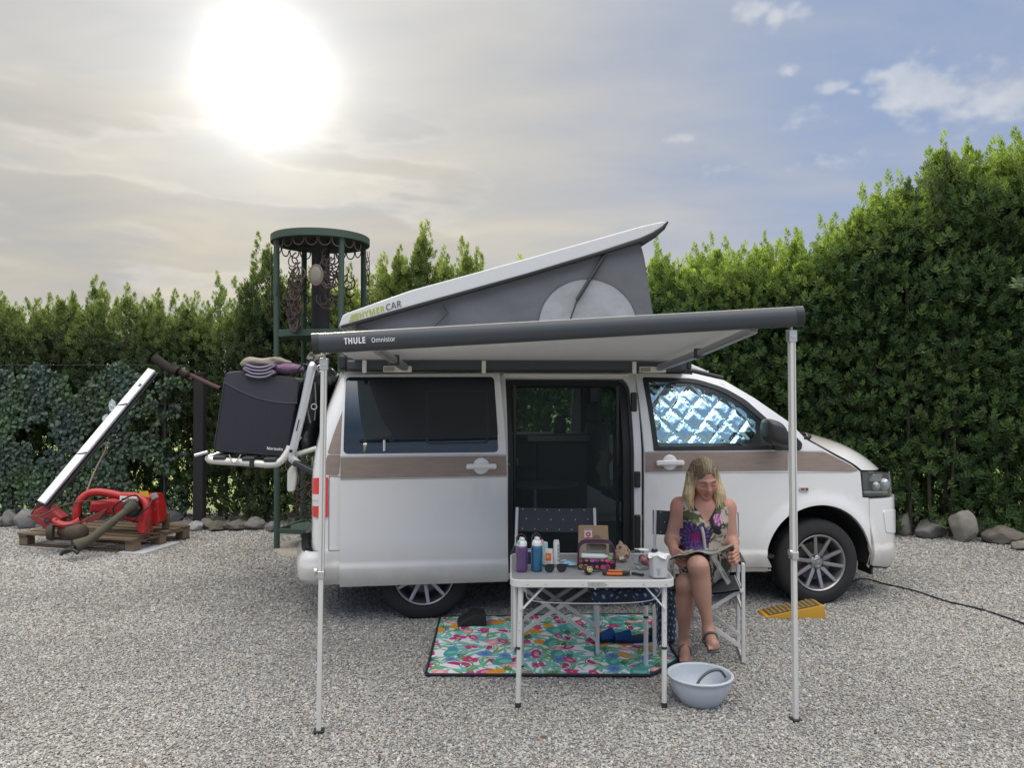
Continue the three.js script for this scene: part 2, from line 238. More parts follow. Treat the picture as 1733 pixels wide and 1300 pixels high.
// ---------------------------------------------------------------- ground
{
  const field = new THREE.PlaneGeometry(700, 700, 1, 1).rotateX(-Math.PI / 2).translate(0, -.012, 0);
  const grassTex = tex(512, 512, (u, v) => { const k = .5 + .5 * per(u, v, 12, 5); return [lerp(.34, .52, k), lerp(.44, .58, k), lerp(.14, .22, k)]; }, true, [260, 260]);
  struct('field', field, std([1, 1, 1], .95, 0, { map: grassTex }));
  // gravel bed: worley stones as colour and fine relief
  const n = 104, R = rng(3), cx = new Float32Array(n * n), cy = new Float32Array(n * n), cc = new Float32Array(n * n);
  for (let i = 0; i < n * n; i++) { cx[i] = R(); cy[i] = R(); cc[i] = R(); }
  const S = 1024, colA = new Float32Array(S * S), hA = new Float32Array(S * S);
  for (let j = 0; j < S; j++) for (let i = 0; i < S; i++) {
    const x = i / S * n, y = j / S * n, xi = Math.floor(x), yi = Math.floor(y); let d1 = 9, d2 = 9, id = 0;
    for (let b = -1; b <= 1; b++) for (let a = -1; a <= 1; a++) { const k = ((yi + b + n) % n) * n + (xi + a + n) % n, d = Math.hypot(xi + a + cx[k] - x, yi + b + cy[k] - y); if (d < d1) { d2 = d1; d1 = d; id = k; } else if (d < d2) d2 = d; }
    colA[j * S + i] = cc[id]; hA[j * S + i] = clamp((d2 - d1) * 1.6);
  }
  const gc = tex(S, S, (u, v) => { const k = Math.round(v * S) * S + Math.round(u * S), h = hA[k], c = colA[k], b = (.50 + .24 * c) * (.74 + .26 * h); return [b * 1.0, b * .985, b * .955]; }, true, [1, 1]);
  const gb = tex(S, S, (u, v) => { const k = Math.round(v * S) * S + Math.round(u * S), h = hA[k]; return [h, h, h]; }, false, [1, 1]);
  const g = new THREE.PlaneGeometry(60, 40, 60, 40).rotateX(-Math.PI / 2).translate(0, 0, 9.4);
  { const p = g.attributes.position, u = g.attributes.uv; for (let i = 0; i < p.count; i++) u.setXY(i, p.getX(i) / 1.3, p.getZ(i) / 1.3); }
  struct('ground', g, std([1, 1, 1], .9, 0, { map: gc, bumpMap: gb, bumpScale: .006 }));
  // the loose chips themselves
  const shapes = []; const rr = rng(21);
  for (let s = 0; s < 5; s++) { const q = new THREE.IcosahedronGeometry(1, 0), p = q.attributes.position, seen = {}; for (let i = 0; i < p.count; i++) { const k = [p.getX(i), p.getY(i), p.getZ(i)].map(v => v.toFixed(3)).join(); seen[k] ??= [.68 + .5 * rr(), .68 + .5 * rr(), .68 + .5 * rr()]; const m = seen[k]; p.setXYZ(i, p.getX(i) * m[0] * 1.25, p.getY(i) * m[1] * .62, p.getZ(i) * m[2] * .9); } q.computeVertexNormals(); shapes.push(q); }
  const spots = [], r = rng(5), rho0 = 10500;
  for (let z = 2.9; z < 10.4; z += .05) { const half = .70 * z + .95, rho = z < 4.6 ? rho0 : rho0 * Math.pow(4.6 / z, 1.8), cnt = Math.round(rho * .05 * 2 * half); for (let k = 0; k < cnt; k++) spots.push([(r() * 2 - 1) * half, -(z + r() * .05), Math.pow(rho0 / rho, .42)]); }
  const group = thing('gravel', null, null); group.userData = { kind: 'stuff', label: 'pale grey gravel chips spread over the whole yard' };
  const m = std([1, 1, 1], .88), mat4 = new THREE.Matrix4(), q = new THREE.Quaternion(), e = new THREE.Euler(), col = new THREE.Color();
  shapes.forEach((sh, s) => {
    const mine = spots.filter((_, i) => i % 5 === s), im = new THREE.InstancedMesh(sh, m, mine.length); im.name = 'chips'; im.userData.kind = 'stuff'; im.castShadow = im.receiveShadow = true;
    mine.forEach(([x, z, k], i) => {
      const sz = (.0036 + .0042 * r() * (r() < .06 ? 1.8 : 1)) * k * 1.05;
      q.setFromEuler(e.set((r() - .5) * .9, r() * 6.28, (r() - .5) * .9)); mat4.compose(V(x, .0005 + .004 * r(), z), q, V(sz, sz, sz)); im.setMatrixAt(i, mat4);
      const patch = 1 + .26 * fbm(x * .9 + 40, z * .9, 3); let b = (.195 + .225 * r()) * patch, w = .015 + .035 * r(); if (r() < .05) b *= .62; if (r() < .05) b = .52;
      const brown = r() < .05 + .10 * clamp(fbm(x * .5 + 3, z * .5 + 70, 3)); im.setColorAt(i, brown ? col.setRGB(b * .95, b * .76, b * .58) : col.setRGB(b * (1 + w * .6), b, b * (1 - w * 1.4)));
    });
    group.add(im);
  });
  // fallen leaves
  const lg = new THREE.CircleGeometry(1, 7).rotateX(-Math.PI / 2).scale(1, 1, .5); { const p = lg.attributes.position; for (let i = 0; i < p.count; i++) p.setY(i, .25 * p.getX(i) ** 2); lg.computeVertexNormals(); }
  const leafN = 480, im = new THREE.InstancedMesh(lg, std([1, 1, 1], .8), leafN); im.name = 'fallen_leaves'; tag(im, 'dry brown leaf litter scattered on the gravel', 'leaf litter', null, 'stuff');
  for (let i = 0; i < leafN; i++) { const z = 3.2 + Math.pow(r(), .8) * 6, x = (r() * 2 - 1) * .7 * z, s = .006 + .013 * r() * r(); q.setFromEuler(e.set((r() - .5) * .6, r() * 6.28, (r() - .5) * .6)); mat4.compose(V(x, .010, -z), q, V(s, s, s)); im.setMatrixAt(i, mat4); const b = .05 + .08 * r(); im.setColorAt(i, col.setRGB(b * 1.5, b * .8, b * .5)); }
  scene.add(im);
}

// ---------------------------------------------------------------- plants
const leafM = phy([1, 1, 1], { roughness: .92, transmission: .5, thickness: 0, side: THREE.DoubleSide, specularIntensity: .6 });
function sprig(seed, n, len, wid, spread, curl = .25) {
  const r = rng(seed), P = [], I = []; let c = 0;
  for (let k = 0; k < n; k++) {
    const t = k / n, yaw = k * 2.4 + r() * .6, tilt = lerp(1.25, .3, t) * spread + (r() - .5) * .3, L = len * (.7 + .5 * r()) * (1 - .25 * t), w = wid * (.8 + .4 * r()), y0 = t * len * 1.1;
    const d = V(Math.sin(tilt) * Math.cos(yaw), Math.cos(tilt), Math.sin(tilt) * Math.sin(yaw)), s = V(-Math.sin(yaw), 0, Math.cos(yaw)), up = d.clone().cross(s);
    const at0 = (a, b, h) => V(0, y0, 0).addScaledVector(d, a * L).addScaledVector(s, b * w).addScaledVector(up, h);
    const pts = [at0(0, 0, 0), at0(.45, -.5, .004), at0(.48, 0, -.004), at0(.45, .5, .004), at0(1, 0, -curl * L * .4)];
    for (const p of pts) P.push(p.x, p.y, p.z); I.push(c, c + 1, c + 2, c, c + 2, c + 3, c + 1, c + 4, c + 2, c + 2, c + 4, c + 3); c += 5;
  }
  const g = new THREE.BufferGeometry(); g.setAttribute('position', new THREE.Float32BufferAttribute(P, 3)); g.setIndex(I); const h = g.toNonIndexed(); h.computeVertexNormals(); return h;
}
const sprigs = [1, 2, 3].map(s => sprig(s * 31, 10, .062, .024, 1)), sprigs2 = [4, 5, 6].map(s => sprig(s * 31, 11, .066, .025, 1.05)), oliveS = [7, 8].map(s => sprig(s * 31, 12, .06, .014, .8, .1)), wispS = [9, 10].map(s => sprig(s * 31, 8, .05, .012, .9, .3));
// columns: [x, z, height, radius, count]; each is a bushy upright shoot of the hedge
function leafy(name, label, category, cols, shapes, seed, tone, trunkEvery = 2, group) {
  const o = thing(name, label, category, [cols[0][0], 0, cols[0][1]], 0, group), r = rng(seed), bx = cols[0][0], bz = cols[0][1], items = [];
  const tr = [];
  cols.forEach(([x, z, h, R, cnt, y0 = .12, shade = 1], ci) => {
    if (ci % trunkEvery === 0) tr.push(tube([[x - bx, -.02, z - bz], [x - bx + (r() - .5) * .12, h * .4, z - bz + (r() - .5) * .1], [x - bx + (r() - .5) * .1, h * .86, z - bz]], .022, 8, 6));
    const lobes = 9 + Math.floor(h * 5), lob = []; for (let k = 0; k < lobes; k++) { const t = r(), a = r() * 6.28; lob.push([Math.pow(t, .8) * h, a, .5 + .75 * r()]); }
    if (h > 1.5 && cnt > 200) for (let s = 0; s < 2; s++) { const a = r() * 6.28, q0 = R * .7 * r(), H2 = h + .10 + .26 * r(), sx = x + Math.cos(a) * q0, sz = z + Math.sin(a) * q0, lx = (r() - .5) * .14, n = 16 + Math.floor(10 * r()); for (let k = 0; k < n; k++) { const t = k / n, y = lerp(h - .35, H2, t), w = .075 * (1 - t * .85), b2 = r() * 6.28, dir = V(Math.cos(b2) * (1.1 - t), .9 + t, Math.sin(b2) * (1.1 - t)).normalize(), b = (.7 + .5 * r()), kk = .35 + .5 * t; items.push([sx + lx * t + Math.cos(b2) * w - bx, y - .03, sz + Math.sin(b2) * w - bz, new THREE.Quaternion().setFromUnitVectors(V(0, 1, 0), dir), .6 + .4 * r(), lerp(tone[0][0], tone[1][0], kk) * b, lerp(tone[0][1], tone[1][1], kk) * b, lerp(tone[0][2], tone[1][2], kk) * b]); } }
    for (let k = 0; k < cnt; k++) {
      let t = r(); const L = lob[Math.floor(r() * lobes)]; let y = r() < .55 ? clamp(L[0] + (r() + r() - 1) * .38, y0, h) : lerp(y0, h, Math.pow(t, .9));
      const top = h - y, prof = Math.min(1, Math.pow(Math.max(top, 0) / .42, .6)) * (.86 + .14 * Math.sin(y * 5 + ci)), a = r() < .5 ? L[1] + (r() - .5) * 1.6 : r() * 6.28;
      if (y < 1.0 && noise2(x * 3.1 + z, y * 4 + 7) > .12 && r() < .75) continue;
      if (noise2(x * 3.7 + a * .4, y * 3.9 - z) > .34 && r() < .6) continue;
      const bul = 1 + .42 * noise2(x * 2.1 + 9, y * 2.3 + z * 1.7) + .22 * noise2(x * 5 + y * 1.3, y * 4.4); const rad = R * prof * Math.pow(r(), .42) * (.75 + .5 * L[2] * .6) * bul;
      const px = x + Math.cos(a) * rad, pz = z + Math.sin(a) * rad, deep = rad / (R * Math.max(prof, .05));
      const out = .75 * clamp(rad / .3), dir = V(Math.cos(a) * out + (r() - .5) * 1.1, .75 + .5 * r() + .5 * clamp(1 - top / .5), Math.sin(a) * out + (r() - .5) * 1.1).normalize();
      const q = new THREE.Quaternion().setFromUnitVectors(V(0, 1, 0), dir).multiply(new THREE.Quaternion().setFromAxisAngle(V(0, 1, 0), r() * 6.28)), s = .75 + .6 * r();
      const youngLit = clamp(1 - top / .55) * .8 + .22 * (L[2] - .6) + (r() - .5) * .35, [c0, c1] = tone, k2 = clamp(youngLit), b = (.75 + .5 * r()) * shade;  // paler tops: new growth, with sunlit tips also put into the colour
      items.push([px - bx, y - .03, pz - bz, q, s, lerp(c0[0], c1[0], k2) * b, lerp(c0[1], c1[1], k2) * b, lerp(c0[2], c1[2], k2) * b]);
    }
  });
  if (tr.length) part('trunk', tr, std([.07, .055, .04], .9), o);
  const m4 = new THREE.Matrix4(), col = new THREE.Color();
  shapes.forEach((sh, s) => { const mine = items.filter((_, i) => i % shapes.length === s), im = new THREE.InstancedMesh(sh, leafM, mine.length); im.name = 'foliage'; im.userData.kind = 'stuff'; im.castShadow = im.receiveShadow = true; mine.forEach((t, i) => { m4.compose(V(t[0], t[1], t[2]), t[3], V(t[4], t[4], t[4])); im.setMatrixAt(i, m4); im.setColorAt(i, col.setRGB(t[5], t[6], t[7])); }); o.add(im); });
  return o;
}
{
  const r = rng(77), G0 = [.050, .092, .028], G1 = [.25, .33, .075];
  // the left hedge: two ranks of upright shoots
  const L = [];
  for (let x = -8.6; x < -2.7; x += .27) for (let k = 0; k < 3; k++) {
    const X = x + (r() - .5) * .2, Z = -10.05 - k * .42 + (r() - .5) * .18, px = X * 1300 / 10.3 + 866;
    let h = 2.46 + .36 * r() + (r() < .25 ? .22 : 0) + (px < 20 ? .28 : 0) + .12 * noise2(X * .8, 3); L.push([X, Z, h, .30, k === 0 ? 560 : 330, .1]);
  }
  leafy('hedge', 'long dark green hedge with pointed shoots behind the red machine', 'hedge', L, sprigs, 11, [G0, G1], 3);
  // the tall spire beside the tower
  leafy('shrub', 'tall slender evergreen shrub rising just left of the green tower', 'shrub', [[-3.12, -9.75, 3.38, .24, 800], [-2.95, -9.7, 3.0, .26, 600], [-3.35, -9.8, 2.95, .26, 600]], sprigs, 12, [G0, G1], 1);
  // between the tower and the raised roof
  const C = [];
  for (let x = -2.75; x < .6; x += .27) for (let k = 0; k < 3; k++) { const X = x + (r() - .5) * .2, px = X * 1300 / 10 + 866; let h = px < 640 ? 2.75 + .3 * r() : px < 820 ? 2.95 + .35 * r() : 2.7 + .3 * r(); if (k === 0 && px > 690 && px < 740) h = 3.4; C.push([X, -9.7 - k * .4 + (r() - .5) * .2, h, .31, k === 0 ? 520 : 330, .1]); }
  C.push([-1.12, -9.6, 3.52, .2, 500], [-1.42, -9.6, 3.25, .24, 420], [-.58, -9.6, 3.28, .16, 320], [.12, -9.55, 3.30, .10, 190]);
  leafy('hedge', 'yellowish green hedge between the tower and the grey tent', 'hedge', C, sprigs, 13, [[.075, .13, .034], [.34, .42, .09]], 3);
  // the right hedge, rising to the right
  const D = [];
  for (let t = 0; t < 1; t += .036) for (let k = 0; k < 4; k++) {
    const X = lerp(1.0, 7.2, t) + (r() - .5) * .22 + k * .16, Z = -lerp(9.75, 8.35, t) - k * .42 + (r() - .5) * .2, px = X * 1300 / -Z + 866;
    const hh = px < 1110 ? 3.05 : px < 1400 ? lerp(3.30, 3.62, (px - 1110) / 290) : px < 1640 ? lerp(3.62, 4.5, (px - 1400) / 240) : 4.5;
    D.push([X, Z, hh - .44 + .38 * r() + (k > 1 ? .1 : 0) + (r() < .15 ? .12 : 0), .40, k === 0 ? 1050 : 560, .1]);
  }
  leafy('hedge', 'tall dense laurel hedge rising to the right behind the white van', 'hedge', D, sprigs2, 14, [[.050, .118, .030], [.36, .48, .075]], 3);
  leafy('shrub', 'loose wispy shoots standing out above the tall right hedge', 'shrub', [[4.75, -8.75, 4.26, .18, 200, 3.5], [4.95, -8.7, 4.36, .14, 140, 3.6], [4.55, -8.8, 4.06, .16, 140, 3.4]], wispS, 15, [[.09, .13, .05], [.2, .28, .08]], 1);
  // silvery branch reaching in from the right edge
  { const o = thing('olive_tree', 'silvery green olive branch reaching in at the right edge of the hedge', 'tree', [4.9, 0, -6.5]);
    part('trunk', [tube([[.35, 0, .1], [.3, 1.1, .05], [.25, 2.2, 0], [.0, 2.7, .05]], .04, 16, 8)], std([.12, .1, .08], .9), o);
    const arms = [[[.25, 2.2, 0], [-.25, 2.45, .1], [-.62, 2.52, .15]], [[.25, 2.0, 0], [-.1, 2.25, .1], [-.42, 2.32, .2]], [[.28, 1.6, 0], [-.05, 1.85, .1], [-.36, 1.92, .15]], [[.2, 2.4, 0], [0, 2.6, .1], [-.3, 2.58, .12]]];
    for (const a of arms) part('branch', tube(a, .008, 10, 6), std([.13, .12, .1], .9), o);
    const r2 = rng(4), im = new THREE.InstancedMesh(oliveS[0], leafM, 260), m4 = new THREE.Matrix4(); im.name = 'foliage'; im.userData.kind = 'stuff';
    for (let i = 0; i < 260; i++) { const a = arms[i % 4], t = .25 + .75 * Math.sqrt(r2()), c = new THREE.CatmullRomCurve3(a.map(vec)), p = c.getPoint(t), d = c.getTangent(t).add(V((r2() - .5) * 1.6, (r2() - .3) * 1.2, (r2() - .5) * 1.6)).normalize(); m4.compose(p.add(V((r2() - .5) * .06, (r2() - .5) * .08, (r2() - .5) * .06)), new THREE.Quaternion().setFromUnitVectors(V(0, 1, 0), d), V(1, 1, 1).multiplyScalar(.8 + .5 * r2())); im.setMatrixAt(i, m4); const b = .8 + .5 * r2(); im.setColorAt(i, lin(.17 * b, .22 * b, .13 * b)); }
    o.add(im);
  }
  // artificial ivy screen on posts in front of the left hedge
  { const o = thing('ivy_screen', 'bluish green artificial ivy screen hung in front of the left hedge', 'privacy screen', [-6, 0, -9.5]);
    const s = new THREE.Shape(); s.moveTo(0, 0); s.bezierCurveTo(.5, -.1, .62, .45, 0, 1); s.bezierCurveTo(-.62, .45, -.5, -.1, 0, 0); const lg = new THREE.ShapeGeometry(s, 4); { const p = lg.attributes.position; for (let i = 0; i < p.count; i++) p.setZ(i, .28 * Math.abs(p.getX(i)) - .25 * p.getY(i) ** 2); lg.computeVertexNormals(); }
    const m = std([1, 1, 1], .55, 0, { side: THREE.DoubleSide }), r2 = rng(8), N = 10500, im = new THREE.InstancedMesh(norm(lg), m, N), m4 = new THREE.Matrix4(), e = new THREE.Euler(); im.name = 'leaves'; im.userData.kind = 'stuff';
    for (let i = 0; i < N; i++) { let x, y; do { x = -2.2 + 4.25 * r2(); y = .18 + 1.86 * r2(); } while (x > 1.5 && r2() < (x - 1.5) * 1.2 || fbm(x * 2.2 + 5, y * 2.2, 3) > .17 || y > 1.93 + .16 * noise2(x * 3, 2) || x > 1.2 && fbm(x * 3, y * 3 + 8, 2) > .25 - (x - 1.2) * .5); const z = .05 * r2() + .03 * Math.sin(x * 2.1); e.set(-.3 + (r2() - .5) * 1.1, (r2() - .5) * 1.2, Math.PI + (r2() - .5) * 2.2); const sc = .034 + .030 * r2(); m4.compose(V(x, y, z), new THREE.Quaternion().setFromEuler(e), V(sc, sc, sc)); im.setMatrixAt(i, m4); const b = (.35 + .9 * r2()) * (1 + .5 * noise2(x * 2, y * 2 + 9)), gr = clamp(.5 + 1.2 * fbm(x * 1.5 + 20, y * 1.5, 2)); im.setColorAt(i, lin(lerp(.026, .045, gr) * b, lerp(.056, .092, gr) * b, lerp(.044, .026, gr) * b)); }
    o.add(im);
    for (const x of [-2.1, -.2, 1.7]) part('post', [rod([x, 0, -.04], [x, 2.02, -.04], .018)], M.darkMetal, o);
    part('wire', [.3, .9, 1.5, 1.98].map(y => rod([-2.2, y, -.03], [2, y, -.03], .003, .003, 6)), M.darkMetal, o);
  }
  solo('fence_post', [bar([0, 0, 0], [.0, 1.86, 0], .125, .12, .012), box(.14, .03, .135, 0, 1.87, 0)], std([.022, .02, .022], .85, 0, { bumpMap: wrinkle, bumpScale: .01 }), 'dark wooden post in the hedge beside the luggage box', 'post', [-3.83, 0, -9.45]);
  { const a = at(268, 612, 9.1), b = at(325, 632, 9.0), c = at(374, 658, 8.7); const o = thing('branch', 'thick dark broken branch sloping down from the hedge to the luggage box', 'branch', a); const rel = (v) => v.clone().sub(a);
    part('stub', [tube([rel(at(262, 606, 9.15)), rel(at(285, 622, 9.1)), rel(at(303, 630, 9.05))], .055, 10, 8), tube([rel(at(292, 618, 9.1)), rel(at(312, 634, 9.05)), rel(b)], .04, 8, 8)], std([.02, .016, .014], .95, 0, { bumpMap: wrinkle, bumpScale: .01 }), o); part('bare_limb', [tube([rel(at(310, 628, 9.05)), rel(at(345, 645, 8.9)), rel(c)], .024, 12, 8)], std([.075, .042, .038], .9), o); }
}

// ---------------------------------------------------------------- rocks along the foot of the hedge
{
  const r = rng(91);
  function rock(label, x, z, w, h, d, c, turn, seed) {
    const g = new THREE.IcosahedronGeometry(1, 5), p = g.attributes.position; const planes = []; const q = rng(seed); for (let i = 0; i < 13; i++) planes.push([V(q() - .5, q() - .5, q() - .5).normalize(), .62 + .26 * q()]);
    for (let i = 0; i < p.count; i++) { const v = V(p.getX(i), p.getY(i), p.getZ(i)).normalize(); let m = 1; for (const [n, k] of planes) { const dd = v.dot(n); if (dd > .01) m = Math.min(m, k / dd); } m += .06 * noise3(v.x * 3 + seed, v.y * 3, v.z * 3) + .03 * noise3(v.x * 9, v.y * 9 + seed, v.z * 9); p.setXYZ(i, v.x * m * w / 2, v.y * m * h * .62 + h * .42, v.z * m * d / 2); }
    const gg = mergeVertices(new THREE.BufferGeometry().setAttribute('position', p).setAttribute('uv', g.attributes.uv)); gg.computeVertexNormals();
    return solo('rock', crease(gg, .5), std([1, 1, 1], .9, 0, { color: lin(...c), map: rockT, bumpMap: wrinkle, bumpScale: .008 }), label, 'rock', [x, 0, z], turn, null);
  }
  const rockT = tex(512, 512, (u, v) => { const k = .80 + .26 * per(u, v, 7, 6), w = per(u, v, 3, 3); return [k, k * (.985 - .02 * w), k * (.96 - .05 * w)]; });
  const g1 = [.27, .27, .265], g2 = [.37, .36, .34], g3 = [.22, .205, .185];
  const at0 = (px, d) => (px - 866.5) / 1300 * d;
  rock('rounded pale rock half hidden by the front bumper of the van', at0(1526, 8.85), -8.85, .22, .27, .25, g2, .3, 1);
  rock('long flat grey boulder right of the front bumper', at0(1573, 8.7), -8.7, .46, .21, .34, g1, .15, 2);
  rock('upright slanted pale rock between the two long boulders', at0(1626, 8.45), -8.45, .30, .35, .22, g2, -.5, 22);
  rock('low brownish boulder behind the cream stone at right', at0(1695, 8.35), -8.35, .44, .20, .32, g3, -.2, 4);
  rock('small cream stone at the right edge of the gravel', at0(1727, 8.0), -8.0, .24, .11, .2, [.36, .34, .31], .3, 5);
  rock('small dark stone wedged behind the upright slanted rock', at0(1655, 8.75), -8.75, .26, .22, .2, g3, .9, 6);
  rock('pale rounded stone touching the low end of the white bar', at0(46, 9.3), -9.3, .26, .24, .24, [.34, .35, .36], .2, 7);
  rock('dull grey stone left of the pale rounded stone', at0(22, 9.45), -9.45, .24, .2, .22, g1, .9, 8);
  rock('low grey stone at the left edge of the hedge foot', at0(2, 9.4), -9.4, .3, .14, .24, g1, .4, 9);
  rock('white angular stone in front of the dark post', at0(333, 9.15), -9.15, .20, .12, .18, [.48, .5, .54], .2, 10);
  rock('dark grey stone right behind the pallet', at0(288, 9.3), -9.3, .34, .24, .24, [.10, .115, .13], .3, 11);
  rock('low flat stone between the pallet and the white stone', at0(306, 9.2), -9.2, .34, .11, .22, g3, .1, 12);
  rock('brown grey stone right of the white angular stone', at0(352, 9.25), -9.25, .2, .14, .2, [.25, .23, .2], .5, 14);
  rock('mossy stone among leaves below the luggage box', at0(368, 9.1), -9.1, .24, .12, .22, [.2, .19, .15], .8, 15);
  rock('broad dark stone below the bend of the rack tube', at0(398, 9.15), -9.15, .3, .13, .24, g3, .1, 16);
  rock('round grey stone left of the tower post', at0(432, 9.2), -9.2, .26, .15, .22, g1, .6, 17);
  rock('pale stone close beside the green tower post', at0(462, 9.1), -9.1, .2, .12, .2, [.3, .31, .32], .2, 18);
}

// ---------------------------------------------------------------- tower hung with horseshoes
{
  const cx = -2.05, cz = -8.22, o = thing('metal_tower', 'round green metal tower hung with old horseshoes behind the van', 'tower', [cx, 0, cz]);
  const posts = [[-.40, .24], [.30, .35], [.42, -.20], [-.28, -.38]];
  const H = 3.22, rr = .515;
  part('top_ring', [crease(lathe([[rr - .03, H], [rr, H], [rr + .002, H + .003], [rr + .002, H + .072], [rr - .004, H + .078], [rr - .03, H + .078], [rr - .03, H]], 64), .5)], M.green, o);
  part('top_plate', [new THREE.CylinderGeometry(rr - .028, rr - .028, .012, 64).translate(0, H + .06, 0)], std([.03, .035, .035], .8), o);
  for (const [x, z] of posts) part('post', [rod([x * (z > 0 ? .955 : 1), 0, z], [x, H, z], .03, .03)], z > 0 ? M.green : std([.02, .05, .035], .6), o);
  part('centre_column', [rod([.0, 2.24, 0], [0, H + .05, 0], .095, .095, 24)], std([.022, .023, .026], .7), o);
  const beams = [[0, 1], [1, 2], [2, 3], [3, 0]];
  for (const [a, b] of beams) part('crossbar', [bar([posts[a][0], 2.25, posts[a][1]], [posts[b][0], 2.25, posts[b][1]], .03, .075, .004)], M.green, o);
  part('base_plate', [lathe([[.05, .19], [.30, .19], [.30, .22], [.05, .22]], 40)], M.green, o);
  for (const [a, b] of beams) part('low_crossbar', [bar([posts[a][0] * .96, .2, posts[a][1]], [posts[b][0] * .96, .2, posts[b][1]], .03, .05, .004)], M.green, o);
  part('floor_plate', [new THREE.CylinderGeometry(.42, .42, .01, 40).translate(0, 2.22, 0)], std([.025, .05, .035], .7), o);
  const hs = []; { const pts = []; for (let i = 0; i <= 14; i++) { const a = -.30 + (Math.PI + .6) * i / 14; pts.push([.056 * Math.cos(a), -.062 * Math.sin(a), 0]); } hs.push(new THREE.TubeGeometry(new THREE.CatmullRomCurve3(pts.map(vec)), 18, .0072, 6).scale(1, 1, .55)); }
  const rustM = [std([.085, .055, .052], .85, .3), std([.12, .085, .08], .8, .3), std([.05, .038, .036], .85, .3)], r = rng(55);
  const shoe = (x, y, z, ry, rz, s = 1, m) => { const h = part('horseshoe', [hs[0]], m || rustM[Math.floor(r() * 3)], o); h.position.set(x, y, z); h.rotation.set((r() - .5) * .25, ry, rz); h.scale.setScalar(s); };
  const chain = (ang, rad, y1, y2, w, n0) => { const n = Math.round(n0 * 1.3); for (let i = 0; i < n; i++) { const t = n > 1 ? i / (n - 1) : 0, a = ang + (r() - .5) * w; shoe(Math.cos(a) * rad, lerp(y1, y2, t) + (r() - .5) * .04, Math.sin(a) * rad, Math.PI / 2 - a, (r() - .5) * 2.4, .92 + .3 * r()); } };
  for (let i = 0; i < 22; i++) { const a = i / 22 * 6.283 + .1; shoe(Math.cos(a) * (rr - .05), H - .02 + (r() - .5) * .02, Math.sin(a) * (rr - .05), Math.PI / 2 - a, (r() - .5) * .3, 1.05); }
  chain(2.05, .40, 3.0, 2.42, .35, 17); chain(2.12, .36, 2.9, 2.34, .22, 17); chain(2.15, .38, 2.7, 2.32, .3, 14); chain(1.1, .36, 3.05, 2.55, .45, 17); chain(1.02, .42, 3.0, 2.7, .3, 9);
  chain(2.75, .47, 2.95, 2.5, .25, 9); chain(2.9, .5, 3.12, 2.5, .06, 11); chain(.05, .51, 3.12, 2.6, .12, 11); chain(-2.3, .43, 3, 2.55, .5, 8); chain(-1.2, .43, 3, 2.6, .5, 8); chain(3.6, .45, 2.8, 2.6, .5, 4);
  chain(.9, .44, 1.2, .5, .6, 13); chain(1.9, .43, 1.0, .45, .5, 9); chain(1.4, .42, .9, .4, .4, 8);
  part('oval_plaque', [new THREE.SphereGeometry(1, 24, 16).scale(.058, .088, .022).translate(.055, 2.83, .42)], std([.22, .205, .17], .6), o);
  part('plaque_rope', [new THREE.TorusGeometry(.072, .014, 8, 32).scale(.9, 1.32, 1).translate(.055, 2.83, .41)], std([.2, .14, .13], .9), o);
  part('plaque_hanger', [rod([.055, 2.92, .41], [.02, 3.2, .3], .003, .003, 6)], rustM[2], o);
  part('footing', [new THREE.CylinderGeometry(.52, .56, .05, 40).translate(.08, .0, .05)], std([.33, .31, .27], .9), o);
}

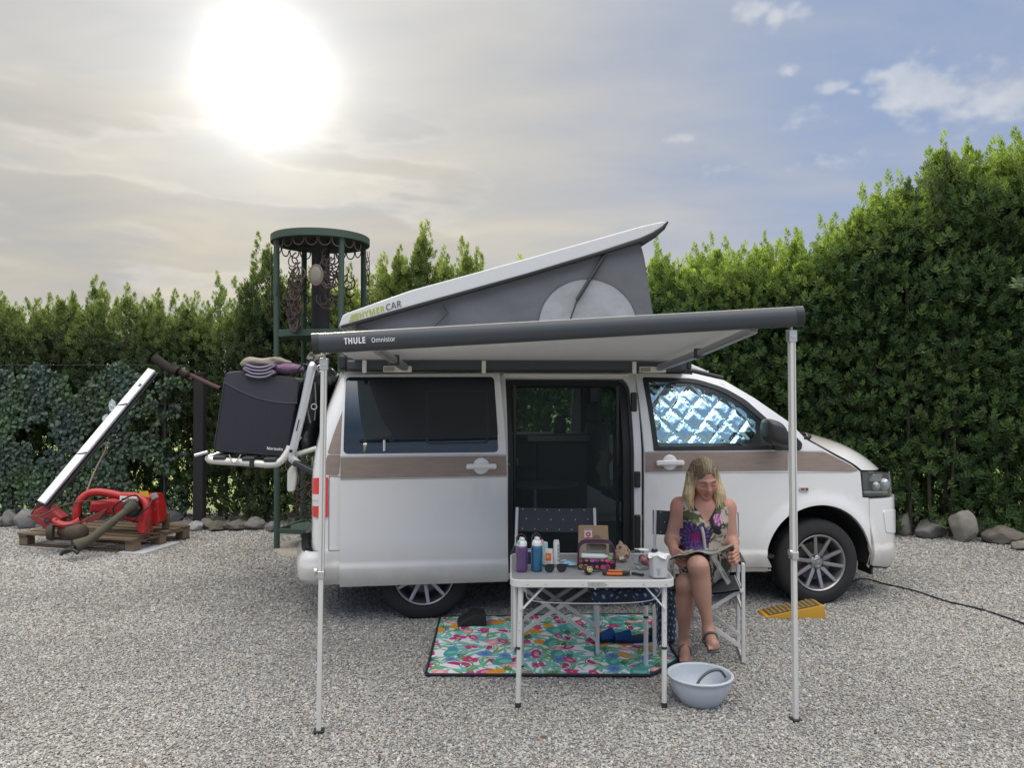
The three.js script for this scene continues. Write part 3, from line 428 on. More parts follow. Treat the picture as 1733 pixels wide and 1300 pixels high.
// ---------------------------------------------------------------- red mower on its pallet
const weath = tex(512, 128, (u, v) => { const g = fbm(u * 6, v * 34, 5) * .5 + .5, k = .62 + .5 * g; return [.50 * k, .43 * k, .355 * k]; });
const palletM = [std([1, 1, 1], .9, 0, { map: weath }), std([.8, .78, .74], .9, 0, { map: weath }), std([.55, .5, .46], .9, 0, { map: weath })];
{
  const A = V(-5.237, 0, -8.183), B = V(-3.83, 0, -7.788), turn = -Math.atan2(B.z - A.z, B.x - A.x) , L = A.distanceTo(B), D = .86;
  const o = thing('pallet', 'weathered wooden pallet lying under the red mowing machine', 'pallet', A, turn);
  const r = rng(6);
  for (let i = 0; i < 6; i++) { const z = -.045 - i * (D - .09) / 5; part('plank', [box(L, .022, .095 + .02 * r(), L / 2 + (r() - .5) * .02, .138, z, .003).rotateX(0)], palletM[i % 3], o); }
  for (const x of [.05, L / 2, L - .05]) { part('stringer', [box(.1, .02, D, x, .1145, -D / 2, .003)], palletM[1], o); for (const z of [-.06, -D / 2, -D + .06]) part('block', [box(.11, .084, .1, x, .0625, z, .004)], palletM[0], o); }
  for (const z of [-.06, -D / 2, -D + .06]) part('runner', [box(L, .018, .1, L / 2, .011, z, .003)], palletM[2], o);
  solo('board', box(.30, .018, .62, 0, .012, 0, .003), std([.48, .50, .53], .6), 'white flat board sticking out under the right side of the pallet', 'board', [-3.78, 0, -8.06], -.16);
  solo('board', box(.9, .006, .42, 0, .006, 0, .002), std([.42, .42, .43], .6), 'white flat sheet lying beneath the pallet at left', 'board', [-4.75, 0, -8.25], turn);
  solo('wood_block', box(.07, .17, .06, 0, .085, 0, .004), palletM[1], 'short upright wooden block at the right rear of the pallet', 'wood block', [-3.78, .149, -8.42], .3);
  const m = thing('sickle_mower', 'red sickle bar mower with its white wrapped bar raised, on the pallet', 'mower', V(-4.6, .149, -8.1)), P = (px, py, d) => at(px, py, d).sub(V(-4.6, .149, -8.1));
  part('frame_arch', [tube([P(130, 886, 7.95), P(130, 868, 7.95), P(136, 848, 7.97), P(150, 836, 8), P(168, 833, 8), P(190, 836, 8.02), P(212, 841, 8.04), P(236, 842, 8.06)], .041, 50, 14), tube([P(206, 839, 8.04), P(234, 841, 7.98), P(247, 850, 7.94), P(250, 868, 7.92), P(246, 888, 7.92), P(243, 901, 7.92)], .041, 40, 14)], M.red, m);
  const plate = (pts, d, th, b = .004) => { const q = pts.map(([x, y]) => { const v = P(x, y, d); return [v.x, v.y]; }); return extr(q, th, b).translate(0, 0, P(pts[0][0], pts[0][1], d).z - th); };
  part('body_shell', [plate([[152, 850], [208, 844], [236, 838], [262, 838], [268, 858], [270, 884], [255, 893], [206, 880], [186, 872], [150, 868]], 8.18, .22, .03)], M.red, m);
  part('foot', [plate([[228, 893], [236, 882], [252, 880], [254, 900], [246, 905], [236, 904]], 7.92, .09, .012)], M.red, m);
  part('side_plate', [plate([[257, 840], [268, 850], [270, 880], [266, 892], [258, 885]], 8.02, .05, .01)], M.red, m);
  part('hinge_block', [plate([[58, 864], [78, 853], [106, 876], [98, 892], [78, 898], [60, 884], [50, 877]], 8.0, .14, .02)], std([.30, .035, .035], .6, .1, { roughnessMap: dirt }), m);
  part('knuckle', [rod(P(80, 881, 7.99), P(80, 881, 7.8), .03)], M.darkMetal, m); part('washer', [rod(P(80, 881, 7.86), P(80, 881, 7.78), .016)], M.rust, m);
  part('shoe_bar', [tube([P(92, 882, 7.86), P(106, 889, 7.84), P(122, 889, 7.84), P(138, 881, 7.86)], .042, 24, 10).scale(1, 1, 1)], M.red, m);
  part('lever_plate', [plate([[142, 878], [182, 862], [170, 878], [146, 886]], 7.9, .03, .004)], std([.22, .03, .03], .7), m);
  part('crank_housing', [lathe([[0, -.09], [.085, -.085], [.095, -.03], [.095, .05], [.07, .09], [0, .09]], 28).rotateX(Math.PI / 2).translate(...P(226, 860, 7.95).toArray())], M.blackPlastic, m);
  part('warning_decal', [plate([[236, 832], [251, 831], [253, 841], [238, 842]], 7.94, .006, .001)], std([.62, .33, .03], .6), m);
  part('rear_bracket', [plate([[254, 838], [262, 834], [266, 842], [258, 848]], 8.0, .05, .005)], M.grey, m);
  const st = part('maker_plate', [box(.19, .058, .006, 0, 0, 0, .002)], std([.75, .74, .72], .5), m); st.position.copy(P(219, 845, 7.925)); st.rotation.z = -.05;
  const wd = part('maker_name', [word('GASPARDO', .022, .002, font, 1.05).translate(-.075, -.011, .0035)], std([.45, .02, .03], .5), st); wd.name = 'lettering';
  for (const [x, y, d] of [[215, 872, 7.93], [236, 860, 7.86], [248, 884, 7.87], [247, 897, 7.86], [160, 858, 7.94], [190, 862, 7.94], [70, 868, 7.84], [96, 880, 7.83], [262, 862, 7.96]]) part('bolt_head', [new THREE.CylinderGeometry(.011, .011, .014, 6).rotateX(Math.PI / 2).translate(...P(x, y, d).toArray())], M.rust, m);
  part('coupling_hose', [tube([P(238, 846, 7.9), P(228, 838, 7.86), P(205, 848, 7.86), P(192, 862, 7.9), P(200, 878, 7.92)], .009, 40, 8), tube([P(258, 846, 7.95), P(252, 858, 7.84), P(236, 872, 7.84), P(226, 884, 7.9)], .008, 40, 8)], M.blackPlastic, m);
  const a0 = P(71, 851, 7.95), a1 = P(258, 626, 8.9), dd = a1.clone().sub(a0).normalize();
  const barM = std([.74, .76, .79], .45, 0, { bumpMap: wrinkle, bumpScale: .012 });
  part('wrapped_bar', [bar(a0, a1, .098, .035, .01, [.45, .25, 1]).toNonIndexed ? (() => { const g = bar(a0, a1, .098, .035, .01, [-.1, .3, 1]); return g; })() : null], barM, m);
  part('cutter_bar', [bar(a0.clone().add(V(.03, -.05, -.03)), a1.clone().add(V(.035, -.03, -.03)), .07, .02, .004, [-.1, .3, 1])], M.blackPlastic, m);
  for (const t of [.345, .715]) { const c = a0.clone().lerp(a1, t); part('strap', [bar(c.clone().add(V(-.062, -.012, .025)), c.clone().add(V(.062, .012, .025)), .006, .012, .002)], M.blackPlastic, m); }
  const mk = part('marking', [box(.05, .022, .001, 0, 0, 0, .0004)], std([.12, .12, .13], .6), m); mk.position.copy(a0.clone().lerp(a1, .87).add(V(.02, .0, .028))); mk.rotation.z = .88;
  { const r2 = rng(2), g = new THREE.IcosahedronGeometry(1, 3), p = g.attributes.position; for (let i = 0; i < p.count; i++) { const v = V(p.getX(i), p.getY(i), p.getZ(i)), k = .7 + .7 * noise3(v.x * 2.2, v.y * 2.2, v.z * 2.2 + 4); p.setXYZ(i, v.x * .05 * k, v.y * .09 * k, v.z * .03 * k); } g.computeVertexNormals(); part('torn_plastic', [g.clone().translate(...P(191, 688, 8.6).toArray()), g.clone().scale(.8, .6, 1).rotateZ(-.6).translate(...P(179, 708, 8.55).toArray())], phy([.8, .85, .88], { transmission: .55, thickness: 0, roughness: .35 }), m); }
  part('hydraulic_hose', [tube([P(48, 874, 7.8), P(70, 873, 7.78), P(110, 855, 7.85), P(150, 848, 7.95), P(190, 850, 8.0)], .007, 40, 6), tube([P(60, 872, 7.9), P(90, 888, 7.78), P(130, 886, 7.8), P(165, 870, 7.85), P(182, 862, 7.9)], .006, 40, 6)], std([.09, .05, .04], .7), m);
  part('tie_rod', [tube([P(146, 836, 8.1), P(160, 800, 8.3), P(176, 768, 8.5), P(184, 750, 8.6)], .010, 20, 6)], std([.2, .16, .13], .8), m);
  part('support_bracket', [bar(P(56, 872, 8.05), P(68, 852, 8.1), .02, .05, .004)], M.rust, m);
  const s0 = at(222, 858, 7.86), s = thing('drive_shaft', 'dirty olive drive shaft leaning from the red mower down to the gravel', 'drive shaft', s0), Q = (px, py, d) => at(px, py, d).sub(s0);
  const oli = std([.085, .08, .055], .85, .1, { bumpMap: wrinkle, bumpScale: .006 });
  part('guard_tube', [rod(Q(222, 858, 7.86), Q(188, 886, 7.72), .036), rod(Q(192, 883, 7.735), Q(150, 916, 7.6), .042)], oli, s);
  part('guard_bell', [rod(Q(152, 914, 7.6), Q(128, 925, 7.52), .043, .068), rod(Q(226, 855, 7.88), Q(214, 864, 7.83), .06, .042)], oli, s);
  part('worn_band', [rod(Q(176, 896, 7.69), Q(168, 902, 7.66), .0435)], std([.3, .27, .09], .8), s);
  part('yoke', [box(.12, .05, .06, 0, .02, 0, .015).rotateZ(.35).translate(...Q(120, 934, 7.48).toArray()), tube([Q(104, 939, 7.46), Q(112, 932, 7.46), Q(124, 931, 7.46), Q(133, 936, 7.46)], .018, 16, 8)], M.blackPlastic, s);
  const k0 = V(-4.42, .149, -7.9), gb = thing('gear_casing', 'rusty brown round casing on the front edge of the pallet', 'machine part', k0);
  part('casing', [lathe([[0, -.15], [.06, -.15], [.085, -.1], [.085, .02], [.06, .05], [.06, .13], [0, .14]], 28).rotateZ(Math.PI / 2).rotateY(-.25).translate(-.05, .07, .06)], std([.085, .062, .045], .85, .1, { bumpMap: wrinkle, bumpScale: .01 }), gb); part('cap', [rod([-.22, .07, .1], [-.27, .07, .12], .09, .07, 24)], std([.05, .04, .03], .85), gb);
}

// ---------------------------------------------------------------- the camper van (own axes: x forward, z towards the door side, origin at the rear wheel)
const VAN_P = V(-0.6237, 0, -5.4852), VAN_T = 0.13366;
{
  const van = thing('camper_van', 'white camper van with brown wood stripe and sliding door open', 'camper van', VAN_P, VAN_T);
  const DS = .002, rad = (d) => d * Math.PI / 180;
  const phiF = (s) => s < 2.95 ? 0 : s < 3.52 ? rad(11) * (s - 2.95) / .57 : s < 3.9 ? rad(11 + 62 * (s - 3.52) / .38) : rad(73 + 17 * Math.min(1, (s - 3.9) / .75));
  const phiR = (s) => { const d = -.45 - s; return d < 0 ? 0 : d < .25 ? rad(10) * d / .25 : d < .39 ? rad(10 + 70 * (d - .25) / .14) : rad(80 + 10 * Math.min(1, (d - .39) / .8)); };
  const fx = [2.95], fz = [0], rx = [-.45], rz = [0];
  for (let i = 0; i < 1100; i++) { const a = phiF(2.95 + (i + .5) * DS); fx.push(fx[i] + Math.cos(a) * DS); fz.push(fz[i] - Math.sin(a) * DS); }
  for (let i = 0; i < 900; i++) { const a = phiR(-.45 - (i + .5) * DS); rx.push(rx[i] - Math.cos(a) * DS); rz.push(rz[i] - Math.sin(a) * DS); }
  const tab = (arr, t) => { t = clamp(t, 0, arr.length - 1.001); const i = Math.floor(t); return lerp(arr[i], arr[i + 1], t - i); };
  const plan = (s) => s > 2.95 ? [tab(fx, (s - 2.95) / DS), tab(fz, (s - 2.95) / DS)] : s < -.45 ? [tab(rx, (-.45 - s) / DS), tab(rz, (-.45 - s) / DS)] : [s, 0];
  const zsec = (y) => { let z = 0; if (y < .40) z = .014 - .05 * ((.40 - y) / .15) ** 2; else if (y < .45) z = .014 * (1 - sstep(.40, .45, y)); if (y > 1.15) z -= .17 * ((y - 1.15) / .63) ** 1.5; return z; };
  const lean = (y) => .2 * Math.max(0, (y - 1) / .78) ** 1.6;
  const flare = (s, y) => { let f = 0; for (const c of [0, 3]) { const d = Math.hypot(s - c, y - .33); if (d > .40 && d < .56 && y > .2) f = Math.max(f, .020 * (1 - sstep(.44, .55, d))); } return f; };
  const side = (off = 0, o = {}) => (s, y) => { let [x, z] = plan(s); if (s < -.3 && !o.flat) x += lean(y) * Math.min(1, (-.3 - s) / .35); let zz = z + zsec(y) + (o.flat ? 0 : flare(s, y)); if (o.flat) { x = s; zz = zsec(y); } // offset along the plan normal
    const a = o.flat ? 0 : s > 2.95 ? phiF(s) : s < -.45 ? -phiR(s) : 0; x += Math.sin(a) * off; zz += Math.cos(a) * off; return [x, y, zz]; };
  const mir = (f) => (s, y) => { const p = f(s, y); return [p[0], p[1], -1.9 - p[2]]; };
  const arch = (cx, R, a0, a1, n = 22) => { const q = []; for (let i = 0; i <= n; i++) { const a = a0 + (a1 - a0) * i / n; q.push([cx + R * Math.cos(a), .33 + R * Math.sin(a)]); } return q; };
  const L = .07, out = side(0);
  // rear quarter with wheel arch and window opening, sill, wing
  const quarter = [[.60, .27], ...arch(0, .42, -.14, Math.PI + .14), [-.62, .27], [-.62, .50], [-1.9, .50], [-1.9, 1.776], [.60, 1.776]];
  const qWin = rp([[-.52, 1.2], [.5, 1.2], [.5, 1.72], [-.52, 1.72]], .06);
  const wing = [[2.76, 1.262], [2.76, .78], ...arch(3.0, .437, 2.17, -.16, 26), [3.435, .30], [3.43, .806], [3.372, .812], [3.352, 1.012], [3.268, 1.072], [3.11, 1.151], [2.938, 1.246], [2.90, 1.266]];
  const body = [bent(quarter, [qWin], L, out, .03), bent(wing, [], L, out, .03)];
  // below the front door: sill strip running into the wheel arch
  body.push(bent([[.60, .27], [2.62, .27], [2.575, .30], [.60, .30]], [], L, out, .03));
  body.push(bent([[1.50, 1.735], [1.50, 1.776], [.60, 1.776], [.60, 1.735]], [], L, out, .03));           // header over the opening
  body.push(bent([[1.545, .30], [1.60, .30], [1.60, 1.776], [1.50, 1.776], [1.50, 1.735], [1.53, 1.70], [1.545, 1.66]], [], L, side(-.012), .05)); // pillar
  // A pillar between door and windscreen
  const apO = [[2.056, 1.776], [2.301, 1.719], [2.523, 1.582], [2.773, 1.401], [2.885, 1.283]], apI = [[2.75, 1.262], [2.75, 1.335], [2.50, 1.545], [2.285, 1.690], [2.05, 1.755]];
  body.push(bent([...apO, [2.885, 1.262], ...apI], [], .05, out, .03));
  // far side: pillars between open window bays
  const far = [[-1.0, .27], ...arch(0, .42, -.14, Math.PI + .14).reverse().map(p => p), [.6, .27], [2.6, .27], ...arch(3.0, .437, Math.PI, -.16, 20), [3.435, .30], [3.38, .81], [3.36, 1.01], [3.11, 1.151], [2.9, 1.266], [2.5, 1.56], [2.3, 1.70], [2.05, 1.776], [-1.2, 1.776], [-1.2, .5]];
  const farWins = [[[-.5, 1.2], [.5, 1.2], [.5, 1.7], [-.5, 1.7]], [[.62, 1.22], [1.46, 1.22], [1.46, 1.7], [.62, 1.7]], [[1.72, 1.2], [2.62, 1.2], [2.3, 1.6], [2.06, 1.7], [1.72, 1.7]]];
  const farO = [[-1.2, .27], [-.445, .27], ...arch(0, .42, Math.PI + .14, -.14), [.6, .27], [2.58, .27], ...arch(3.0, .437, Math.PI + .1, -.16, 20), [3.435, .30], [3.38, .81], [3.36, 1.01], [3.11, 1.151], [2.9, 1.266], [2.5, 1.56], [2.3, 1.70], [2.05, 1.776], [-1.2, 1.776]];
  body.push(bent(farO, farWins.map(w => rp(w, .05)), .09, mir(out), .03, true));
  // tailgate half on the far side
  body.push(bent([[-1.9, .50], [-.62, .50], [-.62, 1.776], [-1.9, 1.776]], [], .09, mir(out), 0, true));
  // roof
  const roofY = (x) => 1.776 + .0 * x;
  body.push(gridSurf(24, 40, (u, v) => { const t = u * 2 - 1, x = lerp(-.62 + .0, 2.056, v), w = lean(1.776); let xx = x; if (v < .25) xx = x + (v < .01 ? 0 : 0); const zE = plan(Math.max(xx - .0, -.6))[1] + zsec(1.776), crown = .055 * (1 - Math.abs(t) ** 3.2); const endR = sstep(0, .10, v) * (1 - .35 * sstep(.92, 1, v)); return [xx + (v > .9 ? (1 - t * t) * .14 * sstep(.9, 1, v) : 0), roofY(x) + crown * endR, -.95 + (.95 + zE) * -t]; }));
  // bonnet
  const gap = [[2.907, 1.274], [2.938, 1.252], [3.113, 1.158], [3.272, 1.079], [3.362, 1.020]].map(p => { const q = out(...p); return V(q[0], q[1] + .005, q[2]); }), gapC = new THREE.CatmullRomCurve3(gap);
  const bonnet = gridSurf(30, 22, (u, v) => { const t = u * 2 - 1, a = Math.abs(t), p = gapC.getPoint(Math.min(v, .999)); const cx = lerp(3.12, 3.86, v), cy = lerp(1.305, 1.045, v) + .035 * Math.sin(v * Math.PI) - .05 * v ** 5; const b = 1 - a ** lerp(2.4, 2.9, v), h = 1 - a ** 5; const zz = -.95 + (.95 + p.z) * -t; return [p.x + (cx - p.x) * b, lerp(p.y, cy, h) + .012 * h * (1 - v), zz]; });
  // side of the nose above the bumper: lamps and grille sit on it; bumper below
  const nose = [bent([[3.70, .82], [4.86, .82], [4.86, 1.0], [3.66, 1.0]], [], L, side(-.004), .02), bent([[3.70, .82], [4.86, .82], [4.86, 1.0], [3.66, 1.0]], [], L, mir(side(-.004)), .02, true)];
  part('body', body, M.bodyPaint, van);
  part('bonnet', [bonnet], M.bodyPaint, van);
  part('bonnet_seam', [tube(gap.map(p => [p.x, p.y - .006, p.z - .004]), .0085, 30, 6)], M.blackPlastic, van);
  part('grille', nose, M.blackGloss, van);
  const bumpMap = (o2) => { const f = side(o2); return (s, y) => { const p = f(s, y); return p; }; };
  const bumperO = [[3.446, .285], [3.455, .45], [3.432, .60], [3.432, .80], [4.86, .80], [4.86, .25], [3.62, .25]];
  const bp = part('front_bumper', [bent(bumperO, [], .05, bumpMap(.012), .03), bent(bumperO, [], .08, mir(bumpMap(.012)), .03, true)], M.bodyPaint, van);
  part('fog_lamp_cover', [bent(rp([[3.555, .70], [3.80, .69], [3.80, .50], [3.585, .535]], .02), [], .04, side(.019), .008)], M.paint, bp);
  part('splitter', [bent([[3.62, .23], [4.86, .23], [4.86, .262], [3.62, .262]], [], .06, side(.004), .02), bent([[3.47, .26], [3.64, .235], [3.64, .275], [3.47, .29]], [], .05, side(.002), .02)], M.blackPlastic, van);
  // headlamp
  const lampO = rp([[3.366, 1.010], [3.385, .824], [3.72, .815], [3.66, .99], [3.52, 1.008]], .018);
  const hl = part('headlight', [bent(lampO, [], .03, side(.006), .02)], phy([.62, .66, .68], { roughness: .03, transmission: .92, thickness: 0 }), van);
  part('lamp_housing', [bent(lampO, [], .05, side(-.045), 0)], std([.05, .052, .055], .35, .5), hl);
  const refl = (s, y, r) => { const p = side(-.012)(s, y); return new THREE.SphereGeometry(r, 20, 14).scale(1, 1, .7).translate(p[0], p[1], p[2]); };
  part('reflector', [refl(3.605, .905, .048), refl(3.51, .895, .036)], M.steel, hl);
  part('lamp_strip', [bent(rp([[3.45, .935], [3.50, .988], [3.585, .985], [3.56, .93]], .008), [], .03, side(-.012), .02), bent(rp([[3.395, .84], [3.40, .862], [3.68, .848], [3.68, .832]], .006), [], .03, side(-.016), .02)], std([.62, .62, .62], .2, .85), hl); part('lamp_shroud', [bent(rp([[3.39, .87], [3.385, 1.0], [3.435, .995], [3.44, .87]], .01), [], .03, side(-.02), .02)], std([.12, .125, .13], .4, .3), hl);
  // windscreen, wiper tray
  part('windscreen', [gridSurf(20, 14, (u, v) => { const t = u * 2 - 1, e = new THREE.CatmullRomCurve3(apO.map(p => vec(out(...p)))).getPoint(v), b = 1 - Math.abs(t) ** 2.6; return [e.x + b * lerp(.12, .22, v) - .01, e.y + b * .015 - .004, -.95 + (.95 + e.z) * -t]; })], M.glass, van);
  part('scuttle', [tube([out(2.885, 1.278), out(2.92, 1.268), [3.06, 1.285, -.3], [3.1, 1.29, -.95]].map(p => [p[0], p[1] + .004, p[2] - .01]), .016, 20, 8)], M.blackPlastic, van);
  // black roof edge and drip rail
  part('roof_rail', [tube([[-.50, 1.80, -.2], [.2, 1.797, -.19], [1.2, 1.797, -.19], [1.95, 1.797, -.19], [2.10, 1.782, -.185], [2.30, 1.735, -.175]], .020, 60, 8)], M.blackPlastic, van);
  part('awning_rail', [box(2.56, .035, .10, .70, 1.795, -.16, .006)], M.blackPlastic, van);
  part('roof_fairing', [extr(rp([[1.55, 1.80], [1.975, 1.882], [2.21, 1.786]], .012), 1.5, .01).translate(0, 0, -1.70)], M.paint, van);
  // the front door with its window opening
  const dWin = rp([[1.705, 1.205, .015], [1.668, 1.728, .02], [2.06, 1.722, .08], [2.29, 1.650, .08], [2.44, 1.555, .03], [2.63, 1.375, .02], [2.70, 1.29, .02], [2.70, 1.205, .01]], .02);
  const dO = rp([[1.612, .305, .01], [2.605, .305, .01], ...arch(3.0, .447, 3.02, 2.20, 8).map(p => [...p, 0]), [2.752, .80, 0], [2.745, 1.255, 0], [2.742, 1.338, .01], [2.495, 1.550, .05], [2.28, 1.696, .12], [2.05, 1.766, .05], [1.600, 1.772, .01], [1.618, 1.18, 0]], .01);
  const door = part('front_door', [bent(dO, [dWin], .02, side(.003), .03)], M.bodyPaint, van);
  const frameO = rp([[1.690, 1.190, .01], [1.650, 1.742, .02], [2.062, 1.735, .08], [2.297, 1.662, .08], [2.45, 1.568, .03], [2.645, 1.384, .02], [2.715, 1.295, .02], [2.715, 1.188, .01]], .02);
  part('window_frame', [bent(frameO, [rp([[1.725, 1.222, .02], [1.692, 1.712, .03], [2.05, 1.704, .08], [2.27, 1.636, .08], [2.42, 1.54, .03], [2.60, 1.375, .02], [2.62, 1.222, .02]], .02)], .05, side(.0065), .02)], M.blackPlastic, door);
  part('window_pane', [bent(dWin, [], .08, side(-.008), 0)], M.autoGlass, door);
  part('wood_stripe', [bent(rp([[1.622, 1.035], [2.742, 1.031], [2.742, 1.176], [1.622, 1.178]], .004), [], .08, side(.0058), 0)], M.woodFilm, door);
  const handle = (par, s, y, zo) => { const g = [extr(rp([[-.108, -.022], [-.108, .018], [.108, .018], [.108, -.022]], .018), .03, .008).translate(s, y, zo + zsec(y)), new THREE.SphereGeometry(.058, 28, 16).scale(1, 1, .22).translate(s, y, zo + zsec(y) + .004)]; const h = part('handle', g, M.paint, par); part('grip_line', [box(.17, .003, .004, s, y - .012, zo + zsec(y) + .0295, .001)], M.grey, h); part('bezel', [new THREE.TorusGeometry(.0595, .0022, 6, 40).translate(s, y, zo + zsec(y) + .002)], M.grey, h); };
  handle(door, 1.81, 1.104, .004);
  // mirror
  const mp = V(2.575, 1.325, .13), mirO = part('mirror', [(() => { const g = new THREE.SphereGeometry(1, 30, 20), p = g.attributes.position; for (let i = 0; i < p.count; i++) { const sg = (v, e) => Math.sign(v) * Math.abs(v) ** e; let x = sg(p.getX(i), .62), y = sg(p.getY(i), .62), z = sg(p.getZ(i), .75); p.setXYZ(i, x * .085 * (1 - .15 * y) + .02 * y * -1, y * .098 - x * .022, z * .11); } g.computeVertexNormals(); return g.translate(mp.x, mp.y, mp.z); })()], std([.03, .032, .035], .38), van);
  part('mirror_foot', [extr(rp([[2.63, 1.185], [2.85, 1.185], [2.86, 1.24], [2.76, 1.335], [2.70, 1.30], [2.63, 1.235]], .02), .05, .01).translate(0, 0, -.035), bar([2.68, 1.235, .0], [2.61, 1.27, .12], .07, .05, .02)], std([.025, .027, .03], .45), mirO);
  // side marker, stripe on the wing
  const mk = part('side_marker', [bent(rp([[2.832, .873], [2.832, .905], [2.905, .903], [2.905, .871]], .014), [], .03, side(.012), .012)], std([.5, .5, .48], .3, .3), van); part('badge', [bent(rp([[2.842, .882], [2.842, .897], [2.872, .896], [2.872, .881]], .004), [], .03, side(.0135), 0)], M.red, mk); part('badge_plate', [bent(rp([[2.879, .880], [2.879, .897], [2.897, .896], [2.897, .879]], .004), [], .03, side(.0135), 0)], M.darkMetal, mk);
  part('wood_stripe', [bent([[2.764, 1.031], [3.31, 1.016], [3.330, 1.022], [3.262, 1.066], [3.10, 1.143], [3.04, 1.170], [2.764, 1.174]], [], .06, side(.0035), 0)], M.woodFilm, van);
  part('wood_stripe', [bent(rp([[-.70, 1.045], [-.60, 1.040], [-.60, 1.185], [-.70, 1.185]], .02), [], .05, side(.0035), 0), bent(rp([[-.70, 1.192], [-.60, 1.192], [-.60, 1.735], [-.655, 1.735], [-.675, 1.5]], .015), [], .05, side(.0035), 0)], M.woodFilm, van);
  part('stripe_trim', [bent([[1.622, 1.0245], [3.285, 1.009], [3.285, 1.0125], [1.622, 1.0285]], [], .08, side(.005), 0), bent([[1.622, 1.181], [3.03, 1.174], [3.03, 1.178], [1.622, 1.185]], [], .08, side(.0062), 0)], M.grey, van);
  part('panel_seam', [bent([[-.668, .50], [-.664, .50], [-.664, 1.035], [-.668, 1.035]], [], .05, side(.0015), 0), bent([[-.668, .512], [-.58, .512], [-.58, .516], [-.668, .516]], [], .05, side(.0015), 0), bent([[-.668, 1.032], [-.58, 1.028], [-.58, 1.032], [-.668, 1.036]], [], .05, side(.0015), 0)], M.blackPlastic, van);
  // tail lamp and rear bumper
  const tl = part('tail_lamp', [bent(rp([[-.795, 1.018], [-.672, 1.030], [-.672, .748], [-.795, .745]], .012), [], .03, side(.010), .02)], phy([.55, .01, .018], { roughness: .12, clearcoat: 1, emissive: lin(.10, .002, .004) }), van);
  part('white_lens', [bent(rp([[-.795, .905], [-.705, .910], [-.705, .826], [-.795, .822]], .004), [], .03, side(.0125), .006)], phy([.7, .68, .66], { roughness: .15, clearcoat: 1 }), tl);
  part('lens_rib', [bent([[-.795, .858], [-.705, .861], [-.705, .865], [-.795, .862]], [], .03, side(.0135), 0)], M.grey, tl);
  const rbO = [[-.445, .282], [-.45, .36], [-.47, .508], [-2.0, .53], [-2.0, .27], [-.80, .27]];
  part('rear_bumper', [bent(rbO, [], .05, (s, y) => { const k = sstep(-.62, -.80, s), f = side(.016 + k * .085 * (1 - .5 * sstep(.44, .53, y)) - .03 * k * sstep(.32, .27, y)); return f(s, y); }, .03)], M.bodyPaint, van);
  part('bumper_pad', [bent([[-.80, .508], [-1.4, .508], [-1.4, .53], [-.80, .53]], [], .05, side(.07), .05)], M.blackPlastic, van);
  // wheels
  const wheel = (x, zc, inner, turn) => {
    const w = new THREE.Group(); w.name = 'wheel'; w.position.set(x, .318, zc); w.rotation.y = turn || 0; van.add(w);
    const R = .33, r1 = .222, W = .215, pr = []; for (const [a, b] of [[r1 - .012, -W / 2 + .02], [r1, -W / 2], [r1 + .03, -W / 2 - .006], [R - .035, -W / 2 + .002], [R - .008, -W / 2 + .022], [R, -W / 2 + .05], [R, -.03], [R - .006, -.028], [R - .006, -.022], [R, -.02], [R, .02], [R - .006, .022], [R - .006, .028], [R, .03], [R, W / 2 - .05], [R - .008, W / 2 - .022], [R - .035, W / 2 - .002], [r1 + .03, W / 2 + .006], [r1 + .008, W / 2 + .001], [r1, W / 2 - .006], [r1 - .012, W / 2 - .02]]) pr.push([a, b]);
    part('tyre', [lathe(pr, 72).rotateX(Math.PI / 2)], M.rubber, w);
    const rim = part('rim', [lathe([[r1 - .02, -W / 2], [r1 - .022, W / 2 - .03], [r1 - .012, W / 2 - .012], [r1 - .004, W / 2 - .004], [r1 - .012, W / 2 - .001], [r1 - .022, W / 2 - .012], [r1 - .034, W / 2 - .05], [r1 - .05, -W / 2 + .01]], 64).rotateX(Math.PI / 2)], M.rim, w);
    if (inner) return w;
    for (let i = 0; i < 10; i++) { const a = (Math.floor(i / 2) * 72 + (i % 2 ? 17.5 : -17.5) + 8) * Math.PI / 180; const g = extr([[.052, -.016], [r1 - .014, -.0125], [r1 - .014, .0125], [.052, .016]], .03, .004).translate(0, 0, W / 2 - .062); { const p = g.attributes.position; for (let k = 0; k < p.count; k++) p.setZ(k, p.getZ(k) + .030 * sstep(.05, r1, Math.hypot(p.getX(k), p.getY(k))) - .004); } part('spoke', [crease(g.rotateZ(a), .5)], M.rim, rim); }
    part('hub_cap', [lathe([[0, .012], [.036, .012], [.042, .004], [.066, -.002], [.07, -.03], [0, -.03]], 32).rotateX(Math.PI / 2).translate(0, 0, W / 2 - .040)], M.rim, rim);
    const bd = []; const ln = (a, b) => bd.push(bar([...a, W / 2 - .026], [...b, W / 2 - .026], .0055, .004, .001)); ln([-.022, .022], [-.004, .001]); ln([.022, .022], [.004, .001]); ln([-.026, .004], [-.012, -.024]); ln([.026, .004], [.012, -.024]); ln([-.012, -.024], [0, .0]); ln([.012, -.024], [0, .0]); bd.push(new THREE.TorusGeometry(.031, .003, 6, 36).translate(0, 0, W / 2 - .027)); part('emblem', bd, M.steel, rim);
    for (let i = 0; i < 5; i++) { const a = (i * 72 + 44) * Math.PI / 180; part('wheel_bolt', [new THREE.CylinderGeometry(.010, .010, .02, 6).rotateX(Math.PI / 2).translate(.055 * Math.cos(a), .055 * Math.sin(a), W / 2 - .040)], M.darkMetal, rim); }
    part('brake_disc', [rod([0, 0, -.02], [0, 0, .01], .145, .145, 40)], std([.16, .15, .14], .5, .7), w); part('wheel_back', [rod([0, 0, -.06], [0, 0, -.05], .20, .20, 40)], M.blackPlastic, w);
    return w;
  };
  wheel(0, -.135, 0); wheel(3.005, -.125, 0); wheel(0, -1.77, 1, Math.PI); wheel(3.005, -1.77, 1, Math.PI);
